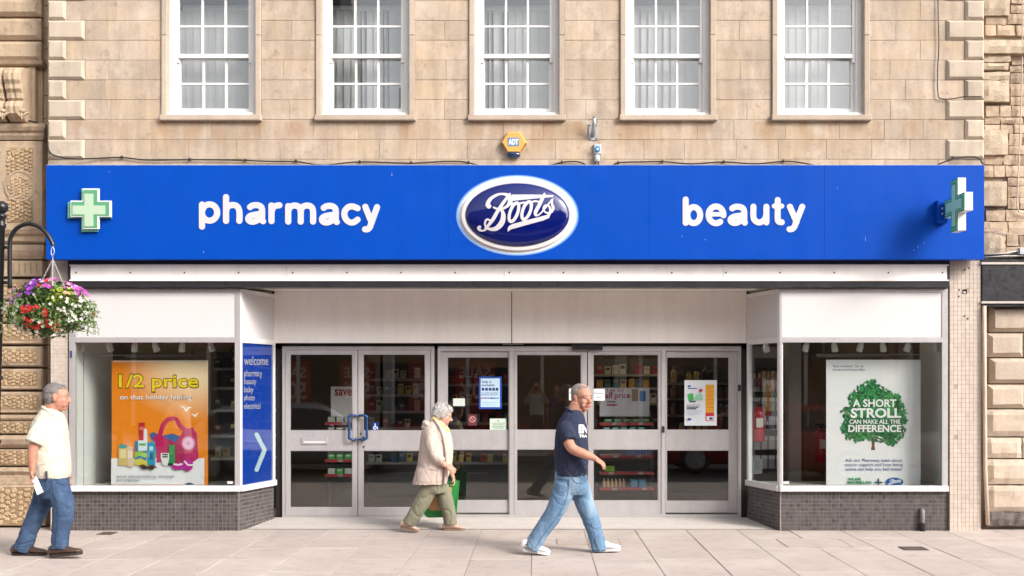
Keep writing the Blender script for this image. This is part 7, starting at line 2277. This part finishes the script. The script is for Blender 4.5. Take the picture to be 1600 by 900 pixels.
# ------------------------------------------------------------------ parked cars, out of the frame but mirrored in the shop glass
tyre_m = mat('tyre', (.02, .02, .02), .8); rim_m = mat('alloy_rim', (.45, .45, .46), .3, metal=.8); carglass = mat('car_glass', (.02, .025, .03), .05, coat=.5)
def car(label, X, Yc, paint, L_=4.1, flip=1):
    z0 = -.126
    t = empty('parked_car', (X, Yc, z0), label, 'car', 'cars parked across the road')
    W_ = .86
    def V(u_, v_, w_): return (X + flip * u_ * L_ / 4.1, Yc + v_, z0 + w_)
    # lower body stations: x, half width, bottom, shoulder height
    st = [(-2.05, .62, .30, .62), (-1.98, .76, .22, .74), (-1.6, .84, .20, .86), (-1.0, .86, .20, .90), (0, .87, .20, .92), (.8, .86, .20, .93), (1.5, .83, .22, .90), (1.95, .74, .26, .84), (2.05, .60, .34, .70)]
    st = crom(st, 3); rows = []
    for x, hw, zb, zsd in st:
        rows.append([(x, -hw*.90, zb), (x, -hw, zb + .15), (x, -hw*1.0, (zb + zsd)/2 + .05), (x, -hw*.97, zsd - .04), (x, -hw*.86, zsd), (x, 0, zsd + .02), (x, hw*.86, zsd), (x, hw*.97, zsd - .04), (x, hw, (zb + zsd)/2 + .05), (x, hw, zb + .15), (x, hw*.90, zb)])
    n_ = len(rows[0]); q = MB(); vs = [V(*p) for r_ in rows for p in r_]; fs = []
    for i in range(len(rows) - 1):
        for k in range(n_):
            k2 = (k + 1) % n_; fs.append((i*n_ + k, i*n_ + k2, (i+1)*n_ + k2, (i+1)*n_ + k))
    fs.append(tuple(range(n_))); fs.append(tuple((len(rows)-1)*n_ + k for k in range(n_)))
    q.add(vs, fs); me = q.mesh('body'); fix_normals(me); link_mesh('body', me, paint, t, True)
    # cabin
    cb_ = crom([(-1.15, .72, .88, .90), (-.55, .70, .90, 1.32), (-.1, .66, .90, 1.41), (.6, .66, .90, 1.42), (1.25, .66, .90, 1.36), (1.75, .68, .88, .92)], 4)
    rows = [[(x, -.76, zb), (x, -.76 + (.76 - hw*.86) * (zt_ - zb) / .5, zb + (zt_ - zb)*.82), (x, -hw*.74, zt_), (x, 0, zt_ + .02), (x, hw*.74, zt_), (x, .76 - (.76 - hw*.86) * (zt_ - zb) / .5, zb + (zt_ - zb)*.82), (x, .76, zb)] for x, hw, zb, zt_ in cb_]
    n_ = 7; q = MB(); vs = [V(*p) for r_ in rows for p in r_]; fs = []; mi = []
    for i in range(len(rows) - 1):
        for k in range(n_ - 1):
            fs.append((i*n_ + k, i*n_ + k + 1, (i+1)*n_ + k + 1, (i+1)*n_ + k))
            x_ = cb_[i][0]
            g = 0
            if k in (0, 5): g = 1 if -.78 < x_ < 1.35 and not (.22 < x_ < .34) else 0
            elif k in (2, 3) and (x_ < -.42 or x_ > 1.30): g = 1
            mi.append(g)
    fs.append(tuple(range(n_))); fs.append(tuple((len(rows)-1)*n_ + k for k in range(n_))); mi += [0, 0]
    q.add(vs, fs); q.m = mi; me = q.mesh('cabin'); fix_normals(me); link_mesh('cabin', me, [paint, carglass], t, False)
    for x in (-1.28, 1.28):
        for sd in (-1, 1):
            c_ = V(x, sd * (W_ - .10), .31)
            w = MB().lathe([(.20, -.1), (.30, -.09), (.315, -.05), (.315, .05), (.30, .09), (.20, .1)], (c_[0], c_[1], c_[2]), 24, 0, 'y').build('wheel', tyre_m, t, True)
            q = MB(); q.lathe([(.205, -.012), (.205, .0), (.19, .012), (.19, -.01)], (c_[0], c_[1] + sd * .10, c_[2]), 20, 0, 'y')
            for k in range(7):
                an = 2 * math.pi * k / 7
                a1 = Vector((c_[0], c_[1] + sd * .105, c_[2])); a2 = a1 + Vector((math.cos(an) * .19, 0, math.sin(an) * .19)); q.tube([a1, a2], .022, 6)
            q.build('rim', rim_m, w)
    for sd in (-1, 1):
        MB().ell(V(-1.97, sd*.58, .66), (.10, .14, .07), None, 10, 7).build('headlight', mat('lamp_clear', (.7, .7, .7), .1, coat=1), t, True)
        MB().ell(V(1.99, sd*.58, .72), (.07, .12, .09), None, 10, 7).build('tail_light', mat('lamp_red', (.4, .01, .01), .15, coat=1), t, True)
        MB().ell(V(-.62, sd*.92, .96), (.06, .09, .06), None, 10, 7).build('mirror', paint, t, True)
        q = MB(); q.box(V(.1, 0, 0)[0] - .09, V(.1, 0, 0)[0] + .09, Yc + sd*.875 - .02, Yc + sd*.875 + .02, z0 + .80, z0 + .83); q.build('door_handle', M_BLACKM, t)
    a = V(-2.07, 0, .45); q = MB(); q.box(a[0] - .012, a[0] + .012, Yc - .26, Yc + .26, a[2] - .05, a[2] + .05); q.build('number_plate', flatmat(230, 230, 225), t)
silver = mat('car_paint_silver', (.42, .42, .43), .25, metal=.55, coat=.8); redp = mat('car_paint_red', (.36, .012, .016), .25, coat=.9); whitep = mat('car_paint_white', (.62, .62, .62), .3, coat=.8)
car('silver hatchback parked outside the frame, mirrored in the left doors', -4.75, -8.3, silver, 4.1, -1)
car('red hatchback parked outside the frame, mirrored in the right doors', 4.45, -8.3, redp, 4.1, 1)
car('white hatchback parked outside the frame, mirrored in the right bay window', 9.3, -8.3, whitep, 4.1, 1)
car('pale grey hatchback parked outside the frame, mirrored in the left bay window', -9.6, -8.3, mat('car_paint_grey', (.30, .31, .33), .25, metal=.4, coat=.8), 4.1, -1)

# ------------------------------------------------------------------ houses across the street
YH = -17.3
def house(label, x0, x1, h_, wall_m, shop=None, floors=2, roof_h=1.9):
    t = empty('terrace_house', ((x0 + x1) / 2, YH, 0), label, 'building', 'houses across the street')
    bx('wall', wall_m, t, x0, x1, YH - 7.5, YH, -.28, h_)
    q = MB(); e = .15
    q.add([(x0, YH + e, h_), (x1, YH + e, h_), (x1, YH - 7.6, h_), (x0, YH - 7.6, h_), (x0, YH - 3.7, h_ + roof_h), (x1, YH - 3.7, h_ + roof_h)], [(0, 4, 5, 1), (2, 5, 4, 3), (1, 5, 2), (3, 4, 0), (0, 1, 2, 3)])
    me = q.mesh('roof'); fix_normals(me); rf = link_mesh('roof', me, roof_m, t)
    bx('chimney', wall_m, rf, x0 + .4, x0 + 1.2, YH - 4.1, YH - 3.3, h_ + roof_h - .6, h_ + roof_h + .9)
    bx('cornice', M_SURR, t, x0, x1, YH + .001, YH + .18, h_ - .25, h_ - .002)
    nw = max(2, int((x1 - x0) / 2.0))
    fh = (h_ - 3.6) / floors
    for fl in range(floors):
        for k in range(nw):
            cx = x0 + (k + .5) * (x1 - x0) / nw; zb = 3.9 + fl * fh
            w = bx('window', M_WPAINT, t, cx - .55, cx + .55, YH + .001, YH + .06, zb, zb + fh * .62)
            for i in (-1, 1):
                for j in (0, 1):
                    z0_ = zb + .08 + j * (fh * .62 - .08) / 2
                    bx('pane', carglass, w, cx + (-.47 if i < 0 else .03), cx + (-.03 if i < 0 else .47), YH + .061, YH + .065, z0_, z0_ + (fh * .62 - .16) / 2 - .03)
            bx('sill', M_SURR, w, cx - .65, cx + .65, YH + .002, YH + .14, zb - .1, zb - .002)
    # shopfront at street level
    bx('fascia_board', shop[0], t, x0 + .2, x1 - .2, YH + .002, YH + .22, 2.75, 3.35)
    bx('stall_riser', shop[0], t, x0 + .3, x1 - .3, YH + .001, YH + .10, -.008, .55)
    n_ = max(2, int((x1 - x0) / 1.8))
    for k in range(n_):
        a = x0 + .3 + k * (x1 - x0 - .6) / n_; b = x0 + .3 + (k + 1) * (x1 - x0 - .6) / n_
        bx('shop_pane', carglass, t, a + .06, b - .06, YH + .002, YH + .05, .55, 2.70)
        bx('mullion', shop[1], t, a - .05, a + .05, YH + .002, YH + .12, .55, 2.74)
    return t
hm_ = [mat('far_stone', (.40, .32, .24), .9, .12, 2), mat('far_render', (.55, .52, .47), .9, .06, 2), mat('far_brick', (.30, .15, .10), .9, .15, 8), mat('far_stone_grey', (.34, .31, .27), .9, .12, 2)]
far_red = mat('far_fascia_red', (.33, .03, .03), .5); far_white = mat('far_white', (.68, .67, .65), .5); far_dark = mat('far_fascia_dark', (.03, .04, .05), .5)
house('grey stone house across the street far to the left', -22, -13.5, 7.6, hm_[3], (far_dark, far_white))
house('stone shop house across the street with red sale posters', -13.4, -4.6, 7.3, hm_[0], (far_red, far_white))
house('cream rendered house across the street behind the photographer', -4.5, 2.6, 7.8, hm_[1], (far_red, far_white))
house('brick house across the street to the right', 2.7, 9.8, 7.2, hm_[2], (far_dark, far_white))
house('tall stone house across the street far to the right', 9.9, 20, 8.0, hm_[0], (far_dark, far_white))
# sale posters in its windows
rp_m = mat('sale_red', (.34, .03, .025), .6)
NM_ = ['leftmost', 'second from left', 'third from left', 'rightmost']
for k, (a, b) in enumerate(((-7.75, -6.6), (-5.75, -4.75), (-3.75, -2.6), (-2.4, -1.25))):
    t = empty('sale_poster', ((a + b) / 2, YH + .06, .75), '%s red SALE poster in the shops across the street' % NM_[k], 'poster', 'sale posters across the street')
    bx('sheet', rp_m, t, a, b, YH + .054, YH + .06, .85, 2.35)
    for (txt, z0_, z1_, bo) in (('SALE', 1.87, 2.18, .02), ('50%', 1.25, 1.75, .02)):
        vs, fs = font_mesh(txt, bo, 0, 0, 3); lo, hi = vs.min(0), vs.max(0)
        q = MB(); q.add([(b - .12 - (v[0] - lo[0]) / (hi[0] - lo[0]) * (b - a - .24), YH + .064, z0_ + (v[1] - lo[1]) / (hi[1] - lo[1]) * (z1_ - z0_)) for v in vs], fs); q.build('lettering', flatmat(215, 200, 180), t)
# church spire behind the roofs, mirrored in the first sash window
sp_ = empty('church_spire', (-11.2, -46, 0), 'slim church spire far behind the houses across the street', 'church')
bx('tower', hm_[3], sp_, -13, -9.4, -48, -44, -.29, 14)
q = MB(); vs = [(-11.2 + 2.0 * math.cos(2*math.pi*k/8 + .39), -46 + 2.0 * math.sin(2*math.pi*k/8 + .39), 14) for k in range(8)] + [(-11.2, -46, 29)]
q.add(vs, [(k, (k+1) % 8, 8) for k in range(8)] + [tuple(range(7, -1, -1))]); q.build('spire', mat('spire_lead', (.16, .17, .18), .7), sp_)
bpy.data.scenes.remove(BENCH)
